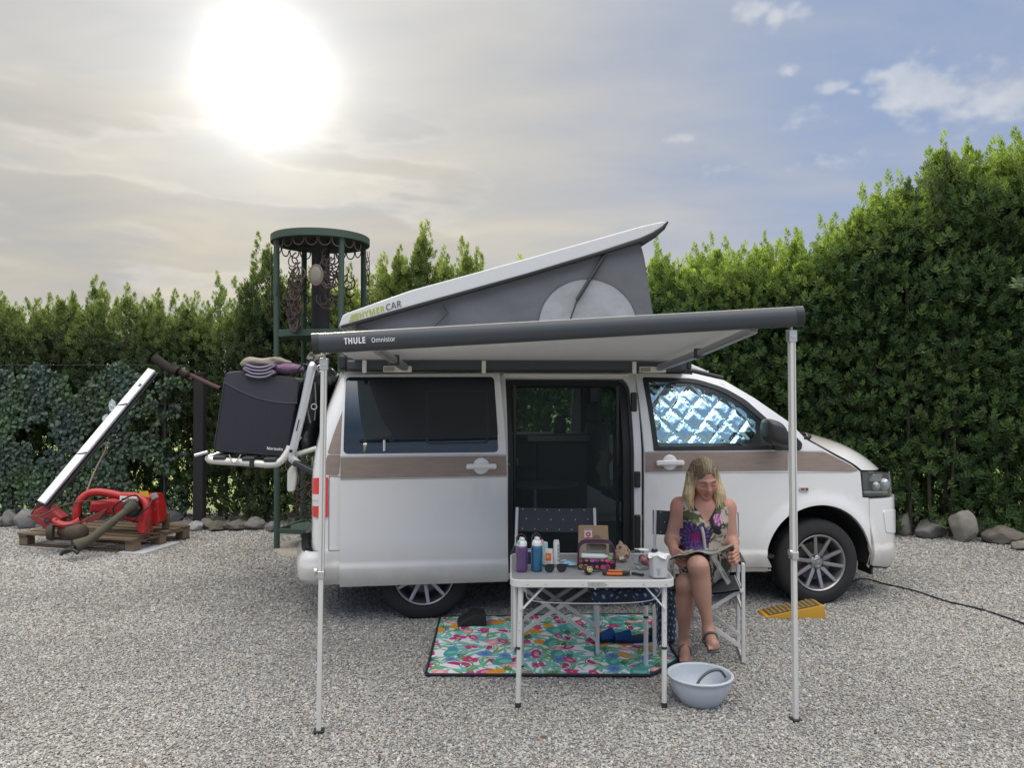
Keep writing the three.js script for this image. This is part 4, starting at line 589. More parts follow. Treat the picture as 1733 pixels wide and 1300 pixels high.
  // dark wheel wells and underside
  const well = (cx) => new THREE.LatheGeometry([[.43, 0], [.43, -.32], [.1, -.36]].map(p => new THREE.Vector2(...p)), 40, Math.PI / 2 - .1, Math.PI + .2).rotateX(Math.PI / 2).translate(cx, .33, .0);
  part('wheel_well', [well(0).translate(0, 0, -.03), well(3).translate(0, 0, -.03)], std([.012, .012, .013], .9, 0, { side: THREE.DoubleSide }), van);
  part('underbody', [box(1.95, .06, 1.72, 1.5, .285, -.95, .01), box(.9, .1, 1.4, 0, .45, -1.05, .01), box(.7, .1, 1.4, 3.1, .45, -1.05, .01)], M.blackPlastic, van);
  part('exhaust', [tube([[-.86, .25, -.5], [-.4, .24, -.5], [.3, .26, -.6]], .03, 16, 10)], M.darkMetal, van);
  part('mud_flap', [box(.02, .2, .2, -.43, .30, -.15, .005), box(.02, .12, .18, 3.47, .265, -.16, .005)], M.blackPlastic, van);
  // sliding door, run back outside the body
  const flat = side(.078, { flat: true }), flatO = (o2) => side(.078 + o2, { flat: true });
  const sWin = rp([[-.560, 1.198], [.520, 1.198], [.506, 1.738], [-.556, 1.733]], .035);
  const sd = part('sliding_door', [bent(rp([[-.583, .272], [.592, .274], [.580, 1.17], [.548, 1.766], [-.566, 1.752], [-.580, 1.17]], .008), [], .018, flat, .035)], M.bodyPaint, van);
  const gl = part('window_pane', [bent(sWin, [], .09, flatO(.004), .003)], phy([.010, .022, .032], { roughness: .025, clearcoat: 1, clearcoatRoughness: .01, ior: 1.5 }), sd);
  part('inner_window', [bent(rp([[.010, 1.258], [.452, 1.262], [.455, 1.64], [.012, 1.64]], .03), [rp([[.022, 1.270], [.440, 1.274], [.443, 1.628], [.024, 1.628]], .025)], .09, flatO(.0055), 0)], M.blackPlastic, gl);
  part('curtain', [bent(rp([[-.40, 1.725], [.505, 1.728], [.52, 1.30], [-.20, 1.29], [-.31, 1.45]], .03), [], .09, flatO(.0048), 0)], std([.008, .010, .014], .5), gl);
  part('window_catch', [box(.08, .026, .012, -.29, 1.305, .078 + zsec(1.3) + .010, .004)], M.blackPlastic, gl);
  part('latch_pin', [rod([-.28, 1.215, .078 + zsec(1.21) + .010], [-.28, 1.29, .078 + zsec(1.28) + .012], .009)], M.aluWhite, gl);
  part('wood_stripe', [bent([[-.580, 1.025], [.581, 1.030], [.577, 1.174], [-.578, 1.172]], [], .09, flatO(.003), 0)], M.woodFilm, sd);
  part('stripe_trim', [bent([[-.580, 1.0155], [.581, 1.0205], [.581, 1.0245], [-.580, 1.0195]], [], .09, flatO(.003), 0), bent([[-.578, 1.177], [.577, 1.179], [.577, 1.183], [-.578, 1.181]], [], .09, flatO(.003), 0)], M.grey, sd);
  handle(sd, .398, 1.102, .080);
  // door opening: seal, rail, screen
  const sealO = rp([[.56, .31, .02], [1.545, .31, .02], [1.545, 1.66, .02], [1.50, 1.735, .08], [.56, 1.735, .02]], .03), sealI = rp([[.645, .36, .03], [1.470, .36, .03], [1.468, 1.60, .03], [1.43, 1.675, .06], [.640, 1.675, .03]], .03);
  part('door_seal', [bent(sealO, [sealI], .08, side(-.045), .05)], M.blackPlastic, van);
  part('opening_jamb', [bent(sealO, [rp([[.58, .33], [1.53, .33], [1.525, 1.66], [1.48, 1.715], [.58, 1.715]], .03)], .1, side(-.03), .12)], std([.05, .052, .056], .5), van);
  part('top_track', [box(.96, .018, .03, 1.06, 1.757, -.145, .004)], M.aluWhite, van);
  for (const [y, h] of [[1.55, .15], [.98, .12], [.55, .34]]) part('hinge_cover', [box(.045, h, .03, 1.565, y, zsec(y) - .004, .01)], M.blackPlastic, van);
  const scr = part('fly_screen', [bent(sealI, [], .12, side(-.075), 0)], std([.016, .030, .034], .7, 0, { transparent: true, opacity: .50 }), van); scr.castShadow = false;
  part('screen_bar', [box(.022, 1.32, .02, 1.437, 1.02, -.085, .004), box(.022, 1.32, .02, .66, 1.02, -.085, .004)], M.blackPlastic, van);
  part('screw', [new THREE.SphereGeometry(.006, 10, 8).translate(.612, 1.10, -.044)], M.steel, van);
  // inside
  const inn = std([.05, .045, .042], .7), seatM = std([.16, .155, .15], .9);
  part('cabin_floor', [box(3.6, .03, 1.74, 1.0, .36, -.96, .01)], std([.05, .045, .04], .7), van);
  part('headliner', [box(2.5, .02, 1.45, .75, 1.765, -.95, .01)], std([.16, .16, .155], .9), van);
  for (const w of farWins) part('far_window', [bent(rp(w, .05), [], .12, mir(side(-.01)), 0, true)], phy([.45, .6, .55], { roughness: .02, transmission: 1, thickness: 0 }), van);
  part('curtain_rail', [box(.03, .55, .03, .58, 1.45, -1.70, .01), box(.10, .55, .03, 1.57, 1.45, -1.70, .01)], M.blackPlastic, van);
  const cab = part('cabinet', [box(1.02, .84, .42, 1.0, .80, -1.60, .012)], std([.14, .115, .10], .6), van);
  part('countertop', [box(1.30, .03, .46, .9, 1.235, -1.58, .006)], std([.2, .19, .18], .4), cab); part('counter_edge', [box(.58, .05, .014, 1.24, 1.215, -1.342, .004)], std([.42, .40, .37], .35, .4), cab);
  part('handle', [box(.13, .012, .012, .80, 1.03, -1.375, .003), box(.010, .06, .012, .865, 1.0, -1.375, .003)], M.alu, cab); part('drawer_front', [box(.46, .2, .014, .8, 1.06, -1.382, .006), box(.46, .52, .014, .8, .66, -1.382, .006), box(.46, .74, .014, 1.28, .78, -1.382, .006)], std([.17, .14, .12], .55), cab);
  const tb = part('swivel_table', [(() => { const p = []; for (let i = 0; i < 40; i++) { const a = i / 40 * 6.283; p.push([.30 * Math.sign(Math.cos(a)) * Math.abs(Math.cos(a)) ** .8, .22 * Math.sin(a)]); } return extr(p, .028, .006).rotateX(-Math.PI / 2).rotateY(.15).translate(1.0, .84, -.85); })()], std([.20, .185, .165], .5), van); part('table_leg', [rod([.94, .38, -.88], [.94, .84, -.88], .025)], M.alu, tb);
  for (const z of [-.45, -1.45]) { const s = part('seat', [box(.5, .14, .5, 1.95, .72, z, .05), box(.14, .62, .48, 1.62, 1.05, z, .06)], seatM, van); part('headrest', [box(.1, .2, .28, 1.60, 1.45, z, .05)], seatM, s); }
  part('rear_bench', [box(.5, .5, 1.1, .2, .62, -1.2, .05), box(.14, .62, 1.1, -.02, 1.1, -1.2, .06)], seatM, van);
  part('bulkhead', [box(.03, 1.4, 1.6, -.5, 1.05, -.95, .01)], inn, van);
  part('hanging_cloth', [gridSurf(12, 12, (u, v) => [1.40 + .07 * Math.sin(u * 3) * (1 - v * .3) + .02 * Math.sin(v * 9), 1.16 - v * .28, -.42 + (u - .5) * .2])], std([.34, .28, .22], .9, 0, { side: THREE.DoubleSide }), van);
  part('kettle', [lathe([[0, 0], [.06, 0], [.065, .08], [.045, .15], [.02, .17], [0, .175]], 24).translate(1.29, 1.25, -1.55)], std([.4, .38, .38], .4, .3), cab);

  // raising roof
  const lidO = [[-.612, 2.098], [-.475, 2.138], [-.096, 2.252], [.756, 2.506], [1.30, 2.680], [1.63, 2.795], [1.72, 2.838], [1.800, 2.888], [1.838, 2.924], [1.80, 2.930], [1.644, 2.892], [.756, 2.622], [-.096, 2.370], [-.56, 2.195], [-.585, 2.178]];
  const pr = part('raising_roof', [extr(lidO, 1.66, .008).translate(0, 0, -1.78)], phy([.64, .645, .65], { roughness: .4, clearcoat: .5, clearcoatRoughness: .15 }), van);
  part('roof_seal', [crease(extr([[-.59, 2.086], [-.475, 2.118], [-.096, 2.232], [.756, 2.486], [1.30, 2.658], [1.63, 2.766], [1.66, 2.758], [1.74, 2.80], [1.82, 2.87], [1.850, 2.926], [1.838, 2.934], [1.800, 2.890], [1.72, 2.842], [1.63, 2.80], [1.30, 2.685], [.756, 2.511], [-.096, 2.257], [-.475, 2.143], [-.6, 2.103]], 1.68, .004).translate(0, 0, -1.79), .5)], M.blackPlastic, pr);
  const tentO = [[-.47, 1.80], [1.79, 1.80], [1.772, 2.05], [1.745, 2.22], [1.705, 2.45], [1.672, 2.66], [1.64, 2.775], [1.30, 2.665], [.756, 2.493], [-.096, 2.238], [-.47, 2.124]];
  const tM = std([.142, .147, .163], .9, 0, { bumpMap: wrinkle, bumpScale: .012 });
  const crease3 = (x, y) => .006 * Math.sin((x * 1.3 + y) * 9) * Math.sin(y * 5) + .010 * fbm(x * 2.2, y * 2.2 + 4, 4) + .004 * fbm(x * 9, y * 5, 3);
  const tent = part('tent_fabric', [bent(tentO, [], .05, (x, y) => [x, y, -.165 + crease3(x, y)], 0), bent(tentO, [], .12, (x, y) => [x, y, -1.73], 0, true), gridSurf(16, 20, (u, v) => { const c = new THREE.CatmullRomCurve3([[1.79, 1.80, 0], [1.772, 2.05, 0], [1.745, 2.22, 0], [1.705, 2.45, 0], [1.672, 2.66, 0], [1.64, 2.775, 0]].map(vec)).getPoint(v); return [c.x + .01 * Math.sin(v * 9 + u * 4) * Math.sin(u * 3.14), c.y, lerp(-.165, -1.73, u)]; }), gridSurf(4, 4, (u, v) => [-.47, lerp(1.8, 2.124, v), lerp(-1.73, -.165, u)])], tM, van);
  { const w = []; for (let i = 0; i <= 30; i++) { const a = Math.PI * i / 30; w.push([1.232 - .385 * Math.cos(a), 2.10 + .385 * Math.sin(a) ** .92]); } w.reverse();
    const wp = part('mesh_window', [bent(w, [], .05, (x, y) => [x, y, -.158 + crease3(x, y) + .002 * fbm(x * 16, y * 3, 3)], 0)], std([.34, .35, .37], .55, 0, { bumpMap: wrinkle, bumpScale: .02 }), tent);
    part('window_hem', [tube(w.map(p => [p[0], p[1], -.158 + crease3(...p)]), .004, 60, 5)], tM, wp); }
  part('gas_strut', [rod([1.37, 2.69, -.14], [1.14, 2.32, -.135], .014), rod([1.145, 2.33, -.135], [1.07, 2.12, -.13], .006)], M.darkMetal, pr);
  part('scissor_arm', [bar([.14, 2.27, -.145], [.175, 2.21, -.14], .018, .008), bar([.175, 2.21, -.14], [.02, 2.05, -.14], .018, .008), bar([-.46, 2.10, -.145], [-.25, 2.02, -.14], .012, .006)], M.darkMetal, pr); part('pivot', [new THREE.SphereGeometry(.010, 10, 8).translate(.02, 2.052, -.133)], M.steel, pr);
  { // lettering on the roof edge
    const lime = std([.36, .44, .03], .5), gr = std([.13, .13, .15], .5), tilt = Math.atan2(2.252 - 2.138, .379), o = V(-.530, 2.136, -.1185);
    const place = (g) => g.rotateZ(tilt + .012).translate(o.x, o.y, o.z);
    part('lettering', [...[0, 1, 2].map(i => place(extr([[-.012 + i * .014, i * .0165], [.062 + i * .004, i * .0165], [.066 + i * .004, i * .0165 + .0095], [-.006 + i * .014, i * .0165 + .0095]], .0015))), place(word('HYMER', .043, .0015, font, .94, .22).translate(.066, 0, 0))], lime, pr);
    part('lettering', [place(word('CAR', .045, .0015, font, 1.0, .22).translate(.264, .0, 0))], gr, pr);
  }
  // far-side and rear details: rear window, plate
  part('rear_window', [gridSurf(10, 6, (u, v) => { const y = lerp(1.15, 1.68, v), s = lerp(-1.0, -1.85, u), p = side(.004)(s, y); return p; })], M.blackGloss, van);

  // silver quilted blind inside the driver's window
  const shO = rp([[1.735, 1.245], [1.715, 1.69], [2.04, 1.685], [2.27, 1.605], [2.43, 1.50], [2.535, 1.405], [2.515, 1.29], [2.40, 1.238]], .04);
  const rS = rng(17), tilts = {};
  const shf = (x, y) => { const k = 1 / .172, a = (x + y * .93) * k, b = (x - y * .93) * k + .3, fa = a - Math.floor(a), fb = b - Math.floor(b), key = Math.floor(a) + '_' + Math.floor(b); const t = tilts[key] ??= [(rS() - .5) * .30, (rS() - .5) * .34 + .02]; const e = Math.min(fa, 1 - fa, fb, 1 - fb), pil = .010 * Math.min(1, e * 4.2) ** .8, ca = .5 - fa, cb = .5 - fb, plane = sstep(0, .1, e) * .10 * (t[0] * (ca + cb) + t[1] * (ca - cb) * -1); const cr = (1 - sstep(.02, .16, e)) * .007 * Math.abs(fbm(x * 34, y * 34, 3)) + .0030 * fbm(x * 17, y * 17 + 7, 4) + .004 * Math.abs(fbm(x * 9 + 3, y * 4, 2)); return [x, y, zsec(y) - .062 + pil + plane * .35 + cr - .055 * (y - 1.45)]; };
  const sh = part('window_blind', [bent(shO, [], .0085, shf, 0)], M.foil, scene); sh.position.copy(VAN_P); sh.rotation.y = VAN_T; tag(sh, 'silver quilted thermal blind filling the front door window', 'window blind');
}

// ---------------------------------------------------------------- awning along the roof edge
{
  const aw = thing('awning', 'dark grey wind-out awning on two white legs along the van', 'awning', VAN_P, VAN_T);
  const railL = V(-.565, 1.842, 1.806), railR = V(1.809, 1.990, 1.964), dir = railR.clone().sub(railL).normalize(), nrm = V(-dir.z, 0, dir.x).normalize(), up = nrm.clone().cross(dir).normalize(); if (up.y < 0) up.negate();
  const grey = std([.052, .060, .070], .42, .25);
  const prof = [[-.046, .0], [-.047, .030], [-.030, .047], [0, .053], [.030, .046], [.046, .030], [.046, -.020], [.02, -.046], [-.02, -.047], [-.04, -.03]]; // [up, out]
  const ring = (c, s = 1) => prof.map(([a, b]) => c.clone().addScaledVector(up, a * s).addScaledVector(nrm, b * s));
  const profL = new THREE.CatmullRomCurve3(prof.map(p => V(p[0], p[1], 0)), true, 'catmullrom', .4);
  part('front_rail', [gridSurf(60, 2, (u, v) => { const q = profL.getPoint(u % 1); return railL.clone().lerp(railR, .016 + .968 * v).addScaledVector(up, q.x).addScaledVector(nrm, q.y); })], grey, aw);
  const capG = (c, s) => { const p = [0, .02].map(o => { const q = []; for (let i = 0; i < 30; i++) { const k = profL.getPoint(i / 30); q.push(c.clone().addScaledVector(dir, s * o).addScaledVector(up, k.x * 1.03).addScaledVector(nrm, k.y * 1.03)); } return q; }); const P = [], I = []; for (const r of p) for (const v of r) P.push(v.x, v.y, v.z); P.push(...c.clone().addScaledVector(dir, s * .026).toArray()); for (let i = 0; i < 30; i++) { const j = (i + 1) % 30; I.push(i, j, 30 + i, j, 30 + j, 30 + i, 30 + i, 30 + j, 60); } const g = new THREE.BufferGeometry(); g.setAttribute('position', new THREE.Float32BufferAttribute(P, 3)); g.setIndex(I); const h = g.toNonIndexed(); h.computeVertexNormals(); return h; };
  part('end_cap', [capG(railL.clone().addScaledVector(dir, .04), -1.6)], M.blackPlastic, aw); part('end_cap', [capG(railR.clone().addScaledVector(dir, -.05), 2)], std([.03, .034, .04], .35, .3), aw);
  part('rail_groove', [bar(railL.clone().addScaledVector(up, .0475).addScaledVector(nrm, .010), railR.clone().addScaledVector(up, .0475).addScaledVector(nrm, .010), .006, .006, .001)], M.aluWhite, aw);
  const ang = Math.atan2(dir.y, Math.hypot(dir.x, dir.z)), yaw = Math.atan2(-dir.z, dir.x);
  const put = (g, t, dy) => g.rotateX(-.04).rotateZ(ang).rotateY(yaw).translate(...railL.clone().lerp(railR, t).addScaledVector(up, dy).addScaledVector(nrm, .0535).toArray());
  part('lettering', [put(word('THULE', .0295, .0016, font, .80), .066, -.012), put(word('Omnistor', .0215, .0016, fontR, .88), .119, -.0105)], std([.78, .78, .78], .5), aw);
  const caseL = V(-.55, 1.815, -.03), caseR = V(1.945, 1.822, -.03);
  part('case', [bar(caseL, caseR, .12, .075, .018), bar(V(-.55, 1.862, -.06), V(1.945, 1.868, -.06), .10, .03, .01)], grey, aw);
  part('case_end', [bar(V(-.60, 1.835, -.03), V(-.545, 1.836, -.03), .15, .115, .05), bar(V(1.94, 1.842, -.03), V(1.975, 1.842, -.03), .14, .10, .03)], M.blackPlastic, aw);
  for (const x of [-.42, .42, 1.53]) part('bracket', [box(.03, .09, .02, x, 1.805, .04, .004)], M.aluWhite, aw);
  // taut fabric from the case to the rail
  part('fabric', [gridSurf(40, 30, (u, v) => { const a = V(lerp(-.49, 1.90, u), lerp(1.856, 1.864, u), .02), b = railL.clone().lerp(railR, lerp(.025, .975, u)).addScaledVector(up, .015).addScaledVector(nrm, -.03), p = a.lerp(b, v); p.y -= .022 * Math.sin(v * Math.PI) * (.4 + .6 * Math.sin(u * Math.PI)); return p; })], phy([.36, .365, .37], { roughness: .85, transmission: .36, thickness: 0, side: THREE.DoubleSide, bumpMap: cloth, bumpScale: .0004 }), aw);
  for (const [p, e, q] of [[V(1.72, 1.805, .05), V(1.655, 1.86, 1.0), V(1.60, 1.93, 1.87)], [V(-.14, 1.80, .05), V(-.20, 1.812, .9), V(-.27, 1.83, 1.74)]]) { const arm = part('folding_arm', [bar(p, e, .05, .045, .012), bar(e, q, .045, .04, .012)], std([.33, .335, .345], .4, .4), aw); part('elbow', [rod(e.clone().add(V(0, -.03, 0)), e.clone().add(V(0, .03, 0)), .034)], M.darkMetal, arm); part('arm_mount', [box(.20, .045, .05, p.x - .05, p.y - .012, .03, .008)], M.aluWhite, arm); part('spring_cover', [box(.07, .03, .03, p.x - .11, p.y - .012, .06, .005)], std([.3, .29, .24], .5, .3), arm); }
  // legs
  for (const [t, b] of [[V(-.509, 1.785, 1.793), V(-.532, 0, 1.755)], [V(1.754, 1.932, 1.956), V(1.777, 0, 1.932)]]) {
    const d = b.clone().sub(t), j = t.clone().addScaledVector(d, .58), leg = part('support_leg', [bar(t.clone().addScaledVector(d, .02), j, .028, .034, .004)], M.aluWhite, aw);
    part('lower_leg', [bar(j.clone().addScaledVector(d, -.03), b, .022, .027, .003)], M.aluWhite, leg); part('clamp', [bar(j.clone().addScaledVector(d, -.012), j.clone().addScaledVector(d, .008), .034, .040, .004)], M.alu, leg);
    part('groove', [bar(t.clone().addScaledVector(d, .03).add(V(.004, 0, .0175)), j.clone().add(V(.004, 0, .0175)), .004, .003, .001)], M.grey, leg);
    part('top_hook', [bar(t.clone().add(V(0, .055, 0)), t.clone().addScaledVector(d, .012), .010, .012, .003), bar(t.clone().addScaledVector(d, .004), t.clone().addScaledVector(d, .035), .040, .042, .004), bar(t.clone().addScaledVector(d, .022).add(V(-.012, 0, .021)), t.clone().addScaledVector(d, .022).add(V(.012, 0, .021)), .006, .012, .002)], M.alu, leg);
    part('foot', [box(.05, .012, .05, b.x, .008, b.z, .003)], M.blackPlastic, leg);
    part('crank_knob', [rod(j.clone().add(V(-.03, .02, .01)), j.clone().add(V(-.018, .02, .01)), .016)], M.alu, leg);
  }
}

// ---------------------------------------------------------------- rear carrier with its load
{
  const o = thing('bike_carrier', 'silver tube rear carrier folded out behind the van', 'bike carrier', VAN_P, VAN_T), zn = -.24, zf = -1.65, silver = std([.66, .67, .69], .3, .6), cream = std([.66, .65, .61], .4, .3);
  for (const z of [zn, zf]) {
    part('side_upright', [tube([[-.80, 1.815, z - .02], [-.815, 1.80, z], [-.87, 1.53, z], [-.935, 1.25, z], [-.962, 1.165, z], [-.935, 1.13, z], [-.90, 1.09, z]], .031, 40, 12)], silver, o);
    part('bottom_tube', [tube([[-1.53, 1.155, z + .02], [-1.50, 1.138, z + .02], [-1.3, 1.122, z + .02], [-1.10, 1.105, z + .02], [-1.03, 1.125, z + .02], [-.985, 1.185, z + .01], [-.965, 1.23, z]], .026, 50, 12)], cream, o);
    part('pivot_bolt', [rod([-.955, 1.20, z + .025], [-.955, 1.20, z + .036], .012)], M.blackPlastic, o);
    part('slot_label', [bar([-.918, 1.345, z + .0295], [-.898, 1.43, z + .0295], .022, .006, .002)], M.blackPlastic, o);
    part('lower_arm', [bar([-.935, 1.12, z], [-.76, 1.03, z + .02], .11, .045, .015)], M.darkMetal, o);
    part('foot_pad', [extr(rp([[-.985, .90], [-.935, .90], [-.915, 1.02], [-.93, 1.12], [-.985, 1.06]], .025), .06, .012).translate(0, 0, z - .05)], cream, o);
    part('clamp_lever', [bar([-.945, 1.215, z - .01], [-.895, 1.30, z - .03], .03, .014, .004)], silver, o);
    part('strut', [tube([[-.94, 1.165, z - .05], [-.86, 1.19, z - .05], [-.78, 1.215, z - .05]], .020, 12, 10)], cream, o);
  }
  part('cross_tube', [rod([-.80, 1.81, zn], [-.80, 1.81, zf], .02), rod([-1.53, 1.152, zn + .02], [-1.53, 1.152, zf + .02], .024), rod([-.962, 1.165, zn], [-.962, 1.165, zf], .02)], silver, o);
  for (const x of [-1.45, -1.25, -1.10]) part('wheel_rail', [box(.09, .03, 1.5, x, 1.157 - (x + 1.45) * .05, -.94, .01)], M.darkMetal, o);
  part('strap_clip', [box(.034, .07, .06, -1.225, 1.118, zn + .02, .006)], M.blackPlastic, o);
  part('pin_tip', [rod([-1.53, 1.20, zn + .03], [-1.62, 1.175, zn + .03], .012)], silver, o);
  part('tie_loop', [tube([[-1.38, 1.18, zn + .05], [-1.36, 1.135, zn + .055], [-1.33, 1.13, zn + .055], [-1.30, 1.18, zn + .05]], .005, 20, 6)], M.alu, o);
  // luggage box: soft navy case
  const lb = thing('luggage_box', 'large navy blue soft luggage box standing on the rear carrier', 'luggage box', VAN_P, VAN_T), navy = std([.020, .021, .034], .7, 0, { bumpMap: cloth, bumpScale: .0006 }), navy2 = std([.040, .041, .055], .65, 0, { bumpMap: cloth, bumpScale: .0006 });
  const O = rp([[-1.528, 1.19, .06], [-.992, 1.145, .06], [-.905, 1.735, .09], [-1.10, 1.755, .05], [-1.36, 1.785, .06], [-1.445, 1.77, .06]], .04, 8);
  part('shell', [extr(O, 1.28, .018).translate(0, 0, -1.60)], navy, lb);
  const bez = []; for (let i = 0; i <= 16; i++) { const t = i / 16; bez.push([lerp(-1.452, -.928, t), lerp(1.700, 1.545, t) - .045 * Math.sin(t * Math.PI) ]); }
  const fp = part('upper_panel', [bent([...bez, ...rp([[-.928, 1.60, 0], [-.915, 1.718, .08], [-1.10, 1.742, .04], [-1.355, 1.772, .05], [-1.432, 1.758, .05], [-1.45, 1.71, 0]], .03, 6)], [], .07, (x, y) => [x, y, -.3185], 0)], navy2, lb);
  part('piping', [tube(bez.map(p => [p[0], p[1], -.318]), .003, 40, 6)], std([.09, .09, .11], .6), lb);
  part('piping_edge', [tube(O.map(p => [p[0] + (p[0] > -1.2 ? -.012 : .012), p[1] + (p[1] > 1.45 ? -.012 : .012), -.322]), .004, 90, 6, true)], M.blackPlastic, lb);
  part('lettering', [word('Norauto', .021, .0015, font, 1.0).rotateZ(-.08).translate(-1.145, 1.205, -.3195)], M.white, lb);
  // folded towels on top of it
  const fold = (name, label, m, x0, x1, y, z, th, sag, layers, trim) => { const t = thing(name, label, 'towel', VAN_P, VAN_T); const pts = []; const n = layers; for (let i = 0; i < n; i++) { const yy = y + i * th; const a = i % 2 ? x1 : x0, b = i % 2 ? x0 : x1; for (let k = 0; k <= 5; k++) { const s = k / 5, xx = lerp(a, b, s); pts.push([xx, yy + sag * Math.pow((xx - (x0 + x1) / 2) / ((x1 - x0) / 2), 2) * -1 + (k === 5 && i < n - 1 ? th * .3 : 0)]); } if (i < n - 1) pts.push([b + (i % 2 ? -1 : 1) * th * .5, yy + th * .5 - sag]); }
    const c = new THREE.CatmullRomCurve3(pts.map(p => V(p[0], p[1], 0)), false, 'catmullrom', .4), N = pts.length * 5, ring = []; for (let i = 0; i <= N; i++) ring.push(c.getPoint(i / N));
    const nr = ring.map((p, i) => { const a = ring[Math.max(0, i - 1)], b = ring[Math.min(N, i + 1)], d = b.clone().sub(a).normalize(); return V(-d.y, d.x, 0); });
    const prof = []; for (let i = 0; i <= N; i++) prof.push(ring[i].clone().addScaledVector(nr[i], th * .42)); for (let i = N; i >= 0; i--) prof.push(ring[i].clone().addScaledVector(nr[i], -th * .42));
    part('cloth', [crease(extr(prof.map(p => [p.x, p.y]), z[1] - z[0], .004).translate(0, 0, z[0]), .8)], m, t); if (trim) part('edge', [tube(ring.map(p => [p.x, p.y, z[1] + .001]), .005, N, 5)], trim, t); return t; };
  fold('towel', 'folded purple towel with pale edge on the luggage box', std([.10, .075, .14], .95, 0, { bumpMap: wrinkle, bumpScale: .01 }), -1.29, -1.10, 1.735, [-.62, -.285], .024, -.022, 4, std([.30, .28, .34], .9));
  { const t = thing('towel', 'bunched beige towel lying on top of the purple one', 'towel', VAN_P, VAN_T), f = (x, y, z) => { let d = cap(x, y, z, V(-1.32, 1.845, -.42), V(-1.07, 1.855, -.42), .035, .030); d = smin(d, cap(x, y, z, V(-1.30, 1.85, -.5), V(-1.10, 1.86, -.52), .04, .034), .03); d = smin(d, cap(x, y, z, V(-1.09, 1.86, -.40), V(-1.00, 1.85, -.42), .022, .016), .02); return d + .009 * noise3(x * 18, y * 40, z * 18) + .004 * Math.sin(x * 30 + y * 90); };
    part('cloth', [sdfMesh(f, [-1.42, 1.77, -.6], [-.93, 1.93, -.34], .009)], std([.25, .22, .18], .95), t); part('mauve_corner', [sdfMesh((x, y, z) => ell(x, y, z, V(-1.01, 1.80, -.42), .12, .045, .10) + .012 * noise3(x * 20, y * 26, z * 20), [-1.16, 1.73, -.56], [-.86, 1.87, -.28], .009)], std([.15, .09, .15], .95), t); }
  // dark covered bundle between the box and the tailgate
  { const b = thing('covered_bundle', 'black covered bundle strapped between luggage box and tailgate', 'bundle', VAN_P, VAN_T), f = (x, y, z) => { let d = ell(x, y, z, V(-.84, 1.50, -.85), .10, .30, .55); d = smin(d, ell(x, y, z, V(-.80, 1.72, -.75), .12, .12, .42), .08); d = smin(d, ell(x, y, z, V(-.86, 1.26, -.85), .09, .14, .55), .08); return d + .022 * noise3(x * 12, y * 9, z * 9); };
    part('cover', [sdfMesh(f, [-1.05, 1.04, -1.5], [-.6, 1.92, -.22], .016)], std([.018, .020, .025], .5), b);
    part('strap', [tube([[-.87, 1.62, -.30], [-.85, 1.50, -.28], [-.83, 1.40, -.29]], .008, 16, 6), tube([[-.80, 1.70, -.30], [-.79, 1.55, -.28], [-.80, 1.42, -.29]], .006, 16, 6)], std([.2, .2, .21], .5, .4), b);
    part('buckle', [new THREE.TorusGeometry(.02, .004, 6, 20).translate(-.80, 1.52, -.262), new THREE.TorusGeometry(.018, .004, 6, 20).translate(-.82, 1.79, -.262), new THREE.TorusGeometry(.022, .004, 6, 20).rotateY(.5).translate(-.76, 1.80, -.25)], M.alu, b);
    part('cable', [tube([[-.93, 1.78, -.3], [-.87, 1.83, -.26], [-.80, 1.80, -.25], [-.74, 1.83, -.27], [-.70, 1.77, -.28]], .006, 30, 6)], M.blackPlastic, b); }
  { const b = thing('camouflage_bag', 'small crumpled camouflage bag perched behind the awning end', 'bag', VAN_P, VAN_T), f = (x, y, z) => smin(ell(x, y, z, V(-.83, 1.885, -.72), .085, .075, .1), ell(x, y, z, V(-.76, 1.945, -.72), .04, .055, .06), .05) + .014 * noise3(x * 26, y * 26, z * 26);
    part('cloth', [sdfMesh(f, [-.96, 1.78, -.88], [-.66, 2.03, -.56], .009, (x, y, z) => { const n = fbm(x * 22 + z * 9, y * 22, 3); return n > .12 ? [.02, .022, .018] : n > -.12 ? [.10, .10, .07] : [.26, .25, .21]; })], std([1, 1, 1], .9, 0, { vertexColors: true }), b); part('strap', [tube([[-.88, 1.83, -.62], [-.80, 1.88, -.6], [-.74, 1.83, -.62]], .008, 16, 6)], M.blackPlastic, b); }
}

